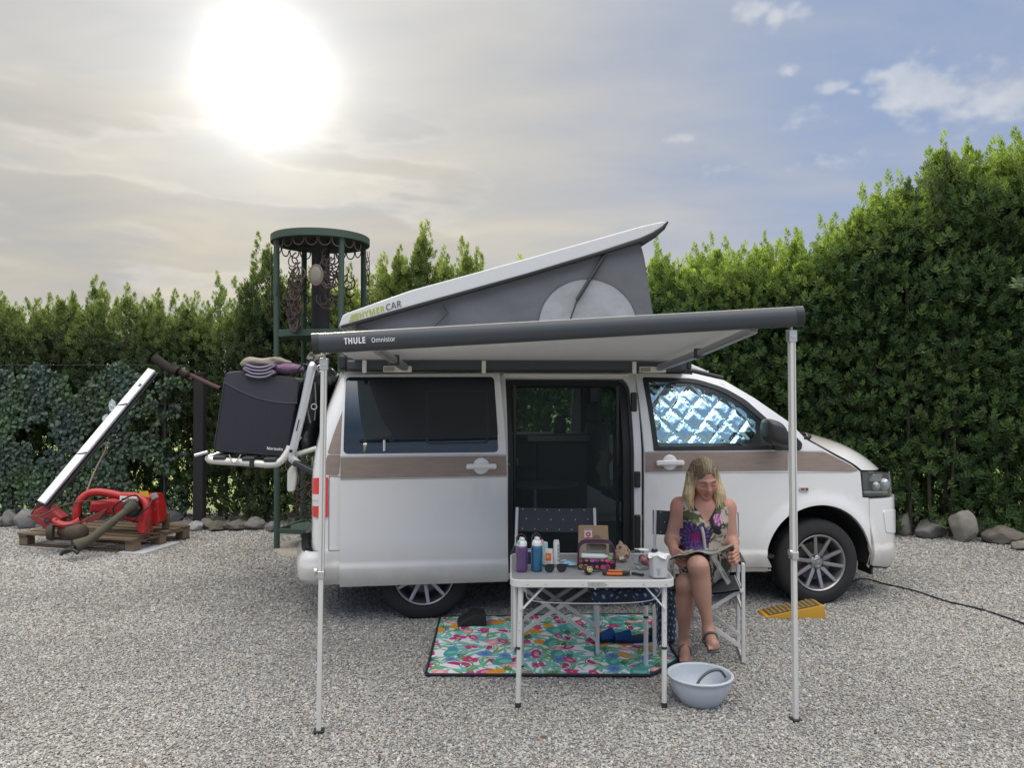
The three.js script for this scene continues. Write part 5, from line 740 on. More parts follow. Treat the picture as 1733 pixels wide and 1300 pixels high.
// ---------------------------------------------------------------- picnic mat
{
  const fruit = canvasTex(2048, 1024, (c, W, Hh) => {
    c.fillStyle = '#dfe0e4'; c.fillRect(0, 0, W, Hh); const r = rng(12);
    const P = { pink: '#b3246f', hot: '#c02a7e', rose: '#d98a98', teal: '#3f968f', aqua: '#6fb5ae', blue: '#5f8fc4', gold: '#d59b1f', orange: '#dd9030', green: '#6d9a50', dk: '#2f6a4c', white: '#f1f1f2' };
    const ellp = (x, y, a, b, rot, f) => { c.fillStyle = f; c.beginPath(); c.ellipse(x, y, a, b, rot, 0, 6.3); c.fill(); };
    const leaf = (x, y, l, w, rot, f) => { c.save(); c.translate(x, y); c.rotate(rot); c.fillStyle = f; c.beginPath(); c.moveTo(0, 0); c.quadraticCurveTo(l * .4, -w, l, 0); c.quadraticCurveTo(l * .4, w, 0, 0); c.fill(); c.restore(); };
    const kinds = [
      (x, y, s) => { for (let i = 0; i < 5; i++) leaf(x, y, s * 62, s * 10, i * .5 + r() * 6, i % 2 ? P.green : P.aqua); },
      (x, y, s) => { ellp(x, y, s * 46, s * 30, r() * 3, P.teal); ellp(x + 8, y - 5, s * 24, s * 14, r() * 3, P.aqua); for (let i = 0; i < 6; i++) leaf(x + s * 30, y + s * 8, s * 52, s * 8, -.8 + i * .4, P.dk); },
      (x, y, s) => { c.save(); c.translate(x, y); c.rotate(r() * 6.3); c.fillStyle = P.dk; c.beginPath(); c.arc(0, 0, s * 34, 0, Math.PI); c.fill(); c.fillStyle = P.white; c.beginPath(); c.arc(0, 0, s * 30, 0, Math.PI); c.fill(); c.fillStyle = P.pink; c.beginPath(); c.arc(0, 0, s * 26, 0, Math.PI); c.fill(); c.fillStyle = '#3a1020'; for (let i = 0; i < 4; i++) { c.beginPath(); c.arc((i - 1.5) * s * 10, s * 9, s * 2, 0, 6.3); c.fill(); } c.restore(); },
      (x, y, s) => { const a = r() * 6; ellp(x, y, s * 36, s * 22, a, P.gold); ellp(x + 4, y + 3, s * 22, s * 13, a, P.orange); for (let i = 0; i < 7; i++) leaf(x + Math.cos(a) * s * 30, y + Math.sin(a) * s * 30, s * 46, s * 7, a - .9 + i * .3, i % 2 ? P.dk : P.green); c.strokeStyle = 'rgba(120,80,10,.5)'; c.lineWidth = 2; for (let i = -2; i < 3; i++) { c.beginPath(); c.moveTo(x + i * s * 12, y - s * 18); c.lineTo(x + i * s * 12 + s * 12, y + s * 18); c.stroke(); } },
      (x, y, s) => { const a = r() * 6; ellp(x, y, s * 34, s * 18, a, P.hot); ellp(x, y, s * 18, s * 8, a, P.rose); },
      (x, y, s) => { for (let i = 0; i < 5; i++) { const a = i * 1.257 + r(); ellp(x + Math.cos(a) * s * 16, y + Math.sin(a) * s * 16, s * 15, s * 11, a, i % 2 ? P.pink : P.hot); } ellp(x, y, s * 6, s * 6, 0, P.gold); },
      (x, y, s) => { ellp(x, y, s * 30, s * 22, r() * 3, P.blue); for (let i = 0; i < 6; i++) leaf(x, y, s * 22, s * 5, i, '#3c62a8'); },
      (x, y, s) => { ellp(x, y, s * 30, s * 19, r() * 3, P.rose); ellp(x, y, s * 19, s * 11, r() * 3, '#e7b3b6'); },
      (x, y, s) => { for (let i = 0; i < 4; i++) leaf(x, y, s * 46, s * 15, i * .7 + r() * 6, P.aqua); },
    ];
    for (let pass = 0; pass < 2; pass++) for (let i = 0; i < 15; i++) for (let j = 0; j < 9; j++) { const k = kinds[pass ? (i * 7 + j * 5 + Math.floor(r() * 3)) % kinds.length : (r() < .5 ? 0 : 8)]; k((i + .5 + (r() - .5) * .7) * W / 15, (j + .5 + (r() - .5) * .7) * Hh / 9, pass ? 1.7 + .7 * r() : 2.6); }
  });
  const c = [V(-.487, 0, -4.39), V(.842, 0, -4.38), V(1.0, 0, -4.70), V(1.0, 0, -5.60), V(-.515, 0, -5.52)];
  const shape = rp([[-.49, 4.385], [.80, 4.37], [.99, 4.60], [1.02, 5.62], [-.515, 5.54]], .05, 6);
  const up = (x, z) => [x, .0155 + .007 * fbm(x * 2.6, z * 2.6, 3) + .004 * Math.max(0, fbm(x * 1.2 + 4, z * 7, 3)) + .018 * Math.exp(-(((x - .9) / .16) ** 2)) * sstep(4.8, 4.5, z), -z];
  const g = bent(shape, [], .05, up, 0); { const u = g.attributes.uv; for (let i = 0; i < u.count; i++) u.setXY(i, u.getX(i) / 1.62, u.getY(i) / .98); }
  const mat = solo('picnic_mat', g, std([.92, .92, .92], .8, 0, { map: fruit, bumpMap: cloth, bumpScale: .0008 }), 'picnic mat printed with bright tropical fruit, spread under the folding table', 'picnic mat');
  part('binding', [tube(shape.map(p => { const q = up(...p); return [q[0], q[1] - .002, q[2]]; }), .0085, 160, 6, true, .3)], std([.015, .016, .03], .8), mat);
}

// ---------------------------------------------------------------- folding table
const TOP = .662;
const frameM = std([.66, .655, .64], .42, .2);
{
  const t = thing('folding_table', 'grey folding camping table with white metal frame crowded with things', 'table', [.41, 0, -4.25]), X0 = -.42, X1 = .425, Z0 = -.345, Z1 = .325;
  const outl = (i) => rp([[X0 + i, -Z1 + i], [X1 - i, -Z1 + i], [X1 - i, -Z0 - i], [X0 + i, -Z0 - i]], .07 - i, 8);
  part('tabletop', [extr(outl(.008), .012, .002).rotateX(-Math.PI / 2).translate(0, TOP - .014, 0)], std([.27, .275, .29], .38, 0, { bumpMap: wrinkle, bumpScale: .0006 }), t);
  part('rim', [extr(outl(0), .040, .004, [outl(.010)]).rotateX(-Math.PI / 2).translate(0, TOP - .039, 0)], frameM, t);
  const rv = (x, y, z) => new THREE.SphereGeometry(.0042, 8, 6).translate(x, y, z);
  const riv = []; for (const x of [-.33, -.24, -.05, .07, .26, .375]) riv.push(rv(x, TOP - .02, Z1 + .001));
  for (const [x, z, dx] of [[-.365, .285, -.014], [.372, .285, -.002], [-.355, -.262, 0], [.372, -.262, 0]]) {
    const l = part('leg', [rod([x + dx, .01, z], [x, TOP - .03, z], .0135, .0135, 16)], frameM, t);
    part('foot_cap', [rod([x + dx, .0, z], [x + dx, .028, z], .0165, .0155, 14)], M.darkMetal, l);
    part('sleeve', [rod([x + dx * .72, .300, z], [x + dx * .7, .314, z], .0148)], M.darkMetal, l);
    riv.push(rv(x + dx * .3, .50, z + .0135), rv(x + dx * .5, .44, z + .0135), rv(x + dx * .5, .40, z + .0135));
  }
  part('inner_leg', [rod([-.392, .30, .25], [-.392, TOP - .03, .25], .012)], frameM, t);
  for (const z of [.292, -.262]) { part('brace', [bar([-.24, TOP - .032, z], [-.355, .510, z + .008], .022, .008, .002)], frameM, t); part('brace', [bar([.268, TOP - .032, z], [.372, .510, z + .008], .022, .008, .002)], frameM, t); }
  riv.push(rv(-.30, .575, .308), rv(.32, .575, .308));
  part('rivets', riv, M.steel, t).userData.kind = 'stuff';
  const lt = part('latch', [box(.085, .034, .006, .02, TOP - .021, Z1 + .004, .002)], M.alu, t); part('latch_screw', [rod([.03, TOP - .018, Z1 + .006], [.03, TOP - .018, Z1 + .012], .006), rod([.0, TOP - .018, Z1 + .006], [.0, TOP - .018, Z1 + .011], .005), rod([.012, TOP - .040, Z1], [.012, TOP - .040, Z1 + .012], .006)], M.steel, lt);
  const net = part('storage_net', [gridSurf(30, 14, (u, v) => [lerp(-.33, .37, u), .545 - .055 * Math.sin(Math.PI * v) - .03 * Math.sin(Math.PI * u), lerp(-.24, .24, v)])], std([.16, .165, .17], .8, 0, { transparent: true, opacity: .55, side: THREE.DoubleSide }), t); net.castShadow = false;
  part('net_cord', [tube([[-.34, .60, .24], [-.30, .535, .24], [0, .522, .245], [.3, .535, .24], [.375, .60, .24]], .003, 40, 6)], M.aluWhite, t);
  // dotted cloth stuffed in the net and hanging out at the right
  const dots = canvasTex(512, 512, (c, W) => { c.fillStyle = '#4c5a72'; c.fillRect(0, 0, W, W); c.fillStyle = '#c9cdd6'; for (let i = 0; i < 9; i++) for (let j = 0; j < 9; j++) { c.beginPath(); c.arc((i + (j % 2) * .5) * 57, j * 57 + 20, 11, 0, 6.3); c.fill(); } });
  const dm = std([1, 1, 1], .9, 0, { map: dots, side: THREE.DoubleSide }); const dc = thing('dotted_cloth', 'navy cloth with white dots stuffed under the table and hanging down', 'cloth', [.72, .5, -4.25]);
  const g1 = gridSurf(40, 20, (u, v) => { const x = lerp(-.30, .10, u), z = lerp(-.2, .20, v); return [x, .052 + .028 * Math.sin(u * 11 + v * 3) * Math.sin(v * 7 + 1) + .02 * fbm(u * 6, v * 6, 3) - .03 * sstep(.8, 1, v), z]; }), g2 = gridSurf(30, 40, (u, v) => { const x = lerp(.05, .15, u) + .07 * v, y = .06 - v * .40 * (1 - .2 * u); return [x + .012 * Math.sin(v * 5), y, -.10 + .03 * Math.sin(u * 13 + v * 2.5) + .06 * u - .05 * v]; });
  part('heap', [g1], dm, dc); part('drape', [g2], dm, dc);
}

// ---------------------------------------------------------------- director's chairs
function chair(label, p, turn, group) {
  const o = thing('camping_chair', label, 'chair', p, turn, group), w = .26, zf = .155, zb = -.155, clothM = std([.055, .062, .07], .85, 0, { bumpMap: cloth, bumpScale: .0006 });
  for (const s of [-1, 1]) {
    part('front_leg', [bar([s * w, .01, zf], [s * w, .60, zf], .022, .030, .005)], frameM, o);
    part('rear_leg', [bar([s * w, .01, zb], [s * w, .615, zb], .022, .030, .005)], frameM, o);
    part('back_post', [bar([s * w, .58, zb], [s * (w - .005), .845, zb - .06], .018, .026, .004)], frameM, o);
    part('armrest', [box(.042, .026, .30, s * w, .590, -.035, .012)], M.blackPlastic, o);
    part('foot_rail', [bar([s * w, .02, zb], [s * w, .02, zf], .018, .018, .004)], frameM, o);
    part('seat_rail', [bar([s * (w - .012), .44, zb - .03], [s * (w - .012), .44, zf + .03], .022, .022, .005)], frameM, o);
    part('side_bar', [bar([s * w, .31, zb], [s * w, .31, zf], .014, .018, .003)], frameM, o);
  }
  for (const z of [zf - .012, zb + .012]) { part('cross_bar', [bar([-w, .09, z], [w - .02, .43, z], .024, .010, .002, [0, 0, 1])], frameM, o); part('cross_bar', [bar([w, .09, z + .012], [-w + .02, .43, z + .012], .024, .010, .002, [0, 0, 1])], frameM, o); part('pivot', [rod([0, .262, z - .01], [0, .262, z + .022], .011)], M.alu, o); }
  part('seat', [gridSurf(14, 8, (u, v) => [lerp(-w + .01, w - .01, u), .452 - .035 * Math.sin(Math.PI * u), lerp(zf + .03, zb - .03, v)]), gridSurf(14, 8, (u, v) => [lerp(-w + .01, w - .01, u), .440 - .035 * Math.sin(Math.PI * u), lerp(zf + .03, zb - .03, v)], true)], clothM, o);
  const bk = part('backrest', [gridSurf(20, 8, (u, v) => { const x = lerp(-w - .012, w + .012, u); return [x, lerp(.695, .845, v) - .010 * Math.sin(Math.PI * u), zb - .020 - .047 * v * .9 - .03 * Math.sin(Math.PI * u)]; }), gridSurf(20, 8, (u, v) => { const x = lerp(-w - .012, w + .012, u); return [x, lerp(.695, .845, v) - .010 * Math.sin(Math.PI * u), zb - .030 - .047 * v * .9 - .03 * Math.sin(Math.PI * u)]; }, true)], clothM, o);
  const st = []; for (const [j, y] of [[0, .835], [1, .775], [2, .712]]) for (let i = 0; i < 6; i++) { const u = (i + .5 + (j % 2) * .3) / 6.4; st.push(new THREE.SphereGeometry(.0035, 6, 5).translate(lerp(-w, w, u), y - .010 * Math.sin(Math.PI * u), zb - .017 - .042 * (y - .695) / .15 - .03 * Math.sin(Math.PI * u))); } const stm = part('eyelet_dots', st, M.white, bk); stm.userData.kind = 'stuff';
  return o;
}
chair('empty folding chair with dark grey backrest behind the table', [.275, .012, -4.90], -.07, 'folding camping chairs');
chair('folding chair that the woman in the floral dress sits on', [1.150, .003, -4.80], -.19, 'folding camping chairs');

// ---------------------------------------------------------------- things on the table
{
  const T = (px, py) => { const r = rayOf(px, py), k = (TOP - EYE) / r.y; return V(r.x * k, TOP, r.z * k); };
  const bottle = (label, px, py, c, capc, swirl) => {
    const b = thing('water_bottle', label, 'bottle', T(px, py), .3, 'two sports bottles'), m = phy(c, { roughness: .22, clearcoat: .6, clearcoatRoughness: .2 });
    part('body', [lathe([[0, 0], [.026, 0], [.0305, .005], [.0315, .03], [.0300, .055], [.0318, .09], [.0318, .118], [.029, .130], [.024, .137], [0, .137]], 36)], m, b);
    part('cap', [lathe([[.025, .135], [.0275, .137], [.0275, .152], [.024, .160], [.015, .168], [0, .169]], 30)], std([.74, .75, .76], .4), b); part('spout', [box(.022, .016, .034, 0, .174, .004, .006)], std([.72, .73, .75], .4), b);
    part('carry_loop', [tube([[-.027, .148, 0], [-.022, .182, -.012], [.0, .196, -.016], [.022, .184, -.012], [.027, .148, 0]], .0042, 24, 8)], M.blackPlastic, b); part('flip_lever', [box(.010, .022, .014, swirl * .024, .158, .018, .004)], std(capc, .5), b);
    part('grip_ring', [lathe([[.0322, .112], [.033, .114], [.0322, .116]], 30), lathe([[.0318, .026], [.0325, .028], [.0318, .030]], 30)], m, b);
  };
  bottle('purple water bottle with white lid, left of the blue one', 883, 967, [.085, .035, .135], [.2, .5, .36], -1); bottle('blue water bottle with white lid, right of the purple one', 908.5, 966, [.006, .10, .20], [.75, .3, .35], 1);
  { const b = thing('cup', 'dark purple cup with white rim half hidden between the bottles', 'cup', T(896, 953)); part('wall', [lathe([[0, 0], [.022, 0], [.027, .07], [.0255, .07], [.021, .004], [0, .004]], 28)], std([.035, .03, .075], .5), b); part('rim', [new THREE.TorusGeometry(.0265, .0026, 8, 30).rotateX(Math.PI / 2).translate(0, .071, 0)], M.white, b); }
  const carton = (label, px, py, w, h, d, m, turn) => { const b = thing('carton', label, 'carton', T(px, py), turn); part('box', [box(w, h, d, 0, h / 2, 0, .0015)], m, b); return b; };
  { const b = carton('slim mint green carton standing behind the orange box', 922, 955, .022, .122, .03, std([.42, .62, .60], .5), .5); part('flap', [box(.020, .002, .028, 0, .123, 0, .0008)], std([.5, .68, .66], .5), b); }
  { const b = carton('small white and orange box beside the tall white tube', 929, 962, .040, .102, .026, std([.72, .71, .70], .5), -.25); part('orange_print', [box(.032, .042, .001, 0, .064, .0135, .0004)], std([.75, .17, .04], .5), b); part('pale_disc', [rod([-.004, .066, .0138], [-.004, .066, .0146], .009)], std([.82, .42, .25], .5), b); part('small_print', [0, 1, 2].map(i => box(.026, .0035, .001, 0, .034 - i * .009, .0136, .0004)), M.grey, b); part('lid_tab', [box(.038, .004, .024, 0, .104, 0, .001)], std([.62, .62, .62], .5), b); }
  { const b = thing('lotion_tube', 'tall white tube standing right of the orange box', 'tube', T(941.5, 957), .5); part('tube', [rod([0, .0, 0], [0, .128, 0], .0165, .0165, 24)], std([.70, .70, .70], .42), b); part('cap', [rod([0, .128, 0], [0, .140, 0], .0155, .0135, 24)], std([.62, .62, .63], .4), b); part('print', [0, 1, 2, 3, 4].map(i => box(.002, .014, .02, .0158, .03 + i * .02, 0, .0006).rotateY(-1.2)), M.grey, b); }
  { // sunglasses
    const b = thing('sunglasses', 'black sunglasses lying open in front of the white tube', 'sunglasses', T(940, 969), .16), lens = rp([[-.028, .018], [.028, .018], [.025, -.012], [.008, -.024], [-.015, -.022], [-.027, -.005]], .012, 5);
    for (const s of [-1, 1]) { part('lens', [extr(s > 0 ? lens : lens.map(q => [-q[0], q[1]]).reverse(), .003, .001).rotateX(-.15).translate(s * .033, .024, .0)], std([.008, .008, .01], .35), b); part('temple', [tube([[s * .062, .036, -.002], [s * .07, .032, -.05], [s * .072, .022, -.10], [s * .066, .004, -.135]].map(([x, y, z]) => [x + (z < -.01 ? .028 * -z * 7 : 0), y, z]), .0026, 24, 6)], M.blackPlastic, b); }
    part('brow_bar', [tube([[-.062, .040, 0], [-.03, .045, .003], [0, .041, .004], [.03, .045, .003], [.062, .040, 0]], .0028, 30, 6), tube([[-.008, .030, .002], [0, .033, .004], [.008, .030, .002]], .0024, 10, 6)], M.blackPlastic, b);
  }
  { const b = thing('wipes_packet', 'light blue foil packet lying behind the sunglasses', 'packet', T(960, 957), -.35); part('wrapper', [gridSurf(14, 10, (u, v) => [(u - .5) * .105, .010 + .016 * Math.sin(Math.PI * u) * Math.sin(Math.PI * v) + .004 * fbm(u * 6, v * 6, 3), (.5 - v) * .07]), gridSurf(2, 2, (u, v) => [(u - .5) * .104, .003, (.5 - v) * .069], true)], std([.26, .48, .66], .3), b); part('white_print', [gridSurf(8, 6, (u, v) => [-.04 + u * .03, .0155 + .014 * Math.sin(Math.PI * (.12 + u * .28)) , (.5 - v) * .04])], M.white, b); part('violet_end', [box(.022, .006, .06, -.058, .010, 0, .003)], std([.32, .28, .5], .4), b); }
  { // kraft bag
    const b = thing('paper_bag', 'standing brown paper bag with a red and white sticker', 'paper bag', T(1004, 945), -.06), kr = std([.36, .245, .15], .85, 0, { bumpMap: wrinkle, bumpScale: .003 });
    const W = .172, Hh = .185, D = .055; part('front', [gridSurf(16, 16, (u, v) => [(u - .5) * W + .004 * Math.sin(v * 5) * (u - .5), v * Hh, D / 2 * (1 - .55 * v) + .003 * fbm(u * 4, v * 4, 3)])], kr, b); part('back', [gridSurf(8, 8, (u, v) => [(u - .5) * W, v * Hh, -D / 2 * (1 - .55 * v)], true)], kr, b);
    for (const s of [-1, 1]) part('gusset', [gridSurf(6, 10, (u, v) => [s * (W / 2 - .012 * Math.sin(Math.PI * u) + .004 * (s > 0 ? Math.sin(v * 4) : 0)), v * Hh * (s > 0 ? .97 : 1), (u - .5) * D * (1 - .55 * v)], s < 0)], std([.27, .18, .11], .85), b);
    part('folded_top', [box(W * .96, .012, .020, 0, Hh - .002, 0, .004)], kr, b);
    const stk = part('sticker', [box(.044, .052, .001, -.030, .145, .0205, .0004)], std([.72, .68, .66], .5), b); part('sticker_mark', [rod([-.030, .142, .0212], [-.030, .142, .0222], .014, .014, 20), box(.040, .004, .001, -.030, .1675, .0216, .0003), box(.040, .004, .001, -.030, .1225, .0216, .0003)], std([.50, .04, .04], .5), stk); part('sticker_centre', [rod([-.030, .142, .0224], [-.030, .142, .0230], .006, .006, 14)], std([.72, .68, .66], .5), stk);
    part('stamp', [extr((() => { const q = []; for (let i = 0; i <= 16; i++) { const a = Math.PI * i / 16; q.push([.026 * Math.cos(a), .032 * Math.sin(a)]); } return q; })(), .0008).translate(.018, .107, .0208)], std([.22, .155, .105], .85), b);
  }
  { // clear cosmetics bag
    const b = thing('cosmetics_bag', 'clear toiletry bag with dark floral base and purple piping', 'toiletry bag', T(1009, 962), -.05), W = .198, Hh = .145, D = .075; const O = rp([[-W / 2, 0, .015], [W / 2, 0, .015], [W / 2 - .004, Hh, .045], [-W / 2 + .004, Hh, .045]], .02, 8), hard = std([.035, .012, .04], .5);
    const flower = canvasTex(512, 256, (c, w, h) => { c.fillStyle = '#1a1422'; c.fillRect(0, 0, w, h); const r = rng(9), cs = ['#d03a86', '#c23a34', '#7fa04a', '#d45ba6', '#5b3c8a', '#e0562f']; for (let i = 0; i < 20; i++) { const x = (i % 7 + .5) / 7 * w + (r() - .5) * 30, y = (Math.floor(i / 7) + .5) / 3 * h + (r() - .5) * 20, s = 20 + r() * 18; c.fillStyle = cs[i % 6]; c.beginPath(); c.arc(x, y, s, 0, 6.3); c.fill(); c.fillStyle = '#1a1422'; c.beginPath(); c.arc(x, y, s * .62, 0, 6.3); c.fill(); c.fillStyle = cs[(i + 3) % 6]; c.beginPath(); c.arc(x, y, s * .42, 0, 6.3); c.fill(); } });
    const fg = extr(rp([[-W / 2, 0], [W / 2, 0], [W / 2, .052], [-W / 2, .052]], .008), D, .004).translate(0, 0, -D / 2); { const p = fg.attributes.position, u = fg.attributes.uv; for (let i = 0; i < p.count; i++) u.setXY(i, p.getX(i) / W + .5, p.getY(i) / .1); } part('floral_base', [fg], std([1, 1, 1], .5, 0, { map: flower }), b);
    for (const z of [D / 2 - .002, -D / 2 + .002]) { part('clear_wall', [bent(O, [], .06, (x, y) => [x, y, z + .003 * fbm(x * 14, y * 14, 2)], 0)], M.clear, b); part('piping', [tube(O.map(p => [p[0], p[1] + .001, z]), .0042, 70, 6, true, .3)], hard, b); }
    part('zip_band', [gridSurf(30, 2, (u, v) => { const c = new THREE.CatmullRomCurve3(O.slice(9).map(p => V(p[0], p[1], 0))); const p = c.getPoint(clamp(u, .001, .999)); return [p.x, p.y, lerp(-D / 2, D / 2, v)]; })], std([.05, .015, .06], .6, 0, { side: THREE.DoubleSide }), b); part('zip_pull', [box(.010, .030, .004, .094, .075, D / 2 - .01, .002)], M.red, b);
    part('white_bottle', [rod([-.08, .068, .005], [.045, .066, .005], .015), rod([.045, .066, .005], [.062, .066, .005], .010, .007)], std([.70, .74, .74], .35), b); part('tissue_pack', [box(.105, .05, .02, .0, .105, -.012, .008)], std([.28, .26, .22], .6), b); part('green_cap', [rod([.062, .058, .012], [.085, .056, .012], .011)], std([.2, .42, .12], .5), b); part('brown_brush', [box(.09, .018, .016, .01, .118, .008, .006)], std([.12, .08, .05], .8), b);
  }
  { const b = thing('head_torch', 'black and yellow head torch in front of the toiletry bag', 'head torch', T(996, 972), .4); part('lamp_body', [lathe([[0, -.014], [.019, -.014], [.022, 0], [.021, .012], [.016, .015], [0, .014]], 28).rotateX(1.1).translate(0, .021, 0)], M.blackPlastic, b); part('yellow_ring', [new THREE.TorusGeometry(.0135, .0028, 8, 28).rotateX(1.1 - Math.PI / 2).translate(0, .028, .013)], std([.5, .46, .06], .5), b); part('lens', [new THREE.SphereGeometry(.009, 16, 10).translate(0, .026, .013)], M.steel, b); part('band', [tube([[.02, .012, 0], [.04, .008, -.01], [.07, .010, 0], [.10, .007, .004]], .004, 20, 6), tube([[-.016, .02, -.01], [-.02, .03, -.03], [.0, .036, -.035], [.016, .026, -.02]], .005, 20, 6)], M.blackPlastic, b); }
  { const b = thing('work_torch', 'black and orange stick torch at the front of the table', 'torch', T(1041, 974), -.10); part('body', [box(.136, .024, .026, 0, .0135, 0, .009)], M.blackPlastic, b); part('orange_panel', [box(.080, .013, .003, -.004, .012, .0125, .0012), box(.07, .003, .016, .0, .026, 0, .001)], std([.80, .16, .02], .45), b); part('end_knob', [rod([.068, .016, 0], [.076, .016, 0], .014, .012), box(.022, .012, .018, -.052, .028, 0, .004)], M.darkMetal, b); }
  { const g = new THREE.IcosahedronGeometry(1, 4), p = g.attributes.position; for (let i = 0; i < p.count; i++) { const v = V(p.getX(i), p.getY(i), p.getZ(i)); const k = .78 + .24 * Math.abs(noise3(v.x * 2.1 + 3, v.y * 2.1, v.z * 2.1)) * 2 - .16 * Math.abs(noise3(v.x * 5, v.y * 5 + 2, v.z * 5)) * 2 + .3 * Math.max(0, v.y) ** 6 * (v.x < 0 ? 1 : .2); p.setXYZ(i, v.x * .056 * k, v.y * .062 * k + .045, v.z * .04 * k); } const gg = g.toNonIndexed(); gg.computeVertexNormals();
    const b = thing('crumpled_bag', 'crumpled brown paper bag between toiletry bag and glass bowl', 'paper bag', T(1053, 951)); part('paper', [gg], std([.40, .31, .225], .8, 0, { map: tex(256, 256, (u, v) => { const k = per(u, v, 6, 3) > .12 ? .62 : .95; return [k, k * .97, k * .93]; }) }), b); part('price_label', [box(.026, .018, .002, .0, .03, .034, .0006).rotateZ(.3)], std([.62, .58, .52], .6), b); }
  { const b = thing('glass_bowl', 'clear glass bowl with red fruit behind the white tub', 'bowl', T(1089, 963)); part('glass', [lathe([[0, .002], [.036, .002], [.052, .02], [.066, .06], [.069, .088], [.0665, .088], [.0635, .06], [.049, .022], [.034, .006], [0, .006]], 44)], M.clear, b); const fr = []; const r = rng(5); for (let i = 0; i < 9; i++) fr.push(new THREE.SphereGeometry(.017 + .007 * r(), 14, 10).scale(1, .8, 1).translate(.014 + (r() - .5) * .05, .026 + .018 * r() + (i > 5 ? .02 : 0), (r() - .5) * .05)); fr.forEach((g, i) => part('berry', [g], std(i % 3 ? [.22, .03, .045] : [.32, .12, .12], .35), b)); part('leafy_bits', [new THREE.SphereGeometry(.02, 10, 8).scale(1.4, .5, 1).translate(-.025, .03, .01)], std([.2, .22, .16], .8), b); part('lip', [new THREE.TorusGeometry(.0678, .0022, 8, 44).rotateX(Math.PI / 2).translate(0, .088, 0)], M.clear, b); }
  { const b = thing('penknife', 'small black penknife lying left of the white tub', 'knife', T(1079, 974), -.62); part('handle', [box(.07, .014, .017, 0, .008, 0, .006)], M.blackPlastic, b); part('blade', [box(.03, .003, .008, .012, .0158, .002, .001)], M.steel, b); part('bolster', [box(.008, .0145, .0175, -.026, .008, 0, .004)], M.darkMetal, b); }
  { const b = thing('plastic_tub', 'translucent white plastic tub with an open film lid near the table corner', 'tub', T(1114, 977), .1); const milk = phy([.70, .71, .72], { roughness: .45, transmission: .35, thickness: 0 }); part('wall', [(() => { const q = [[0, .002], [.040, .002], [.043, .01], [.0475, .110], [.050, .112], [.050, .116], [.045, .115], [.041, .012], [0, .008]]; const g = lathe(q, 48), p = g.attributes.position; for (let i = 0; i < p.count; i++) { const x = p.getX(i), z = p.getZ(i), m = Math.max(Math.abs(x), Math.abs(z)), h = Math.hypot(x, z) || 1, k = lerp(1, h / (m || 1), .55) * .93; p.setX(i, x * k); p.setZ(i, z * k); } g.computeVertexNormals(); return g; })()], milk, b); part('contents', [box(.062, .075, .062, 0, .045, 0, .02)], std([.62, .60, .58], .8), b);
    part('film_lid', [gridSurf(24, 24, (u, v) => { const x = (u - .5) * 2, z = (v - .5) * 2, a = Math.atan2(z, x), r = Math.max(Math.abs(x), Math.abs(z)) * (.055 + .006 * Math.sin(a * 5 + 1)); return [r * Math.cos(a) * 1.05, .1215 + .005 * Math.sin(a * 4) * r / .055 + .004 * fbm(x * 3, z * 3, 2) - .008 * (r / .055) ** 4, r * Math.sin(a)]; })], std([.74, .75, .77], .4, 0, { side: THREE.DoubleSide }), b); part('print', [0, 1, 2, 3].map(i => box(.024 - i * .003, .0035, .001, -.010, .052 - i * .009, .0435, .0004)), std([.34, .36, .42], .6), b); }
  { const b = thing('white_dish', 'small white round lid lying on the rim of the glass bowl', 'lid', T(1089, 963).add(V(.004, .0905, -.025)), .2); part('disc', [lathe([[0, .004], [.026, .004], [.030, .008], [.029, .011], [.024, .008], [0, .008]], 32).rotateZ(-.05)], M.white, b); part('handle', [box(.03, .004, .01, -.038, .010, 0, .002).rotateZ(-.1)], M.white, b); }
}

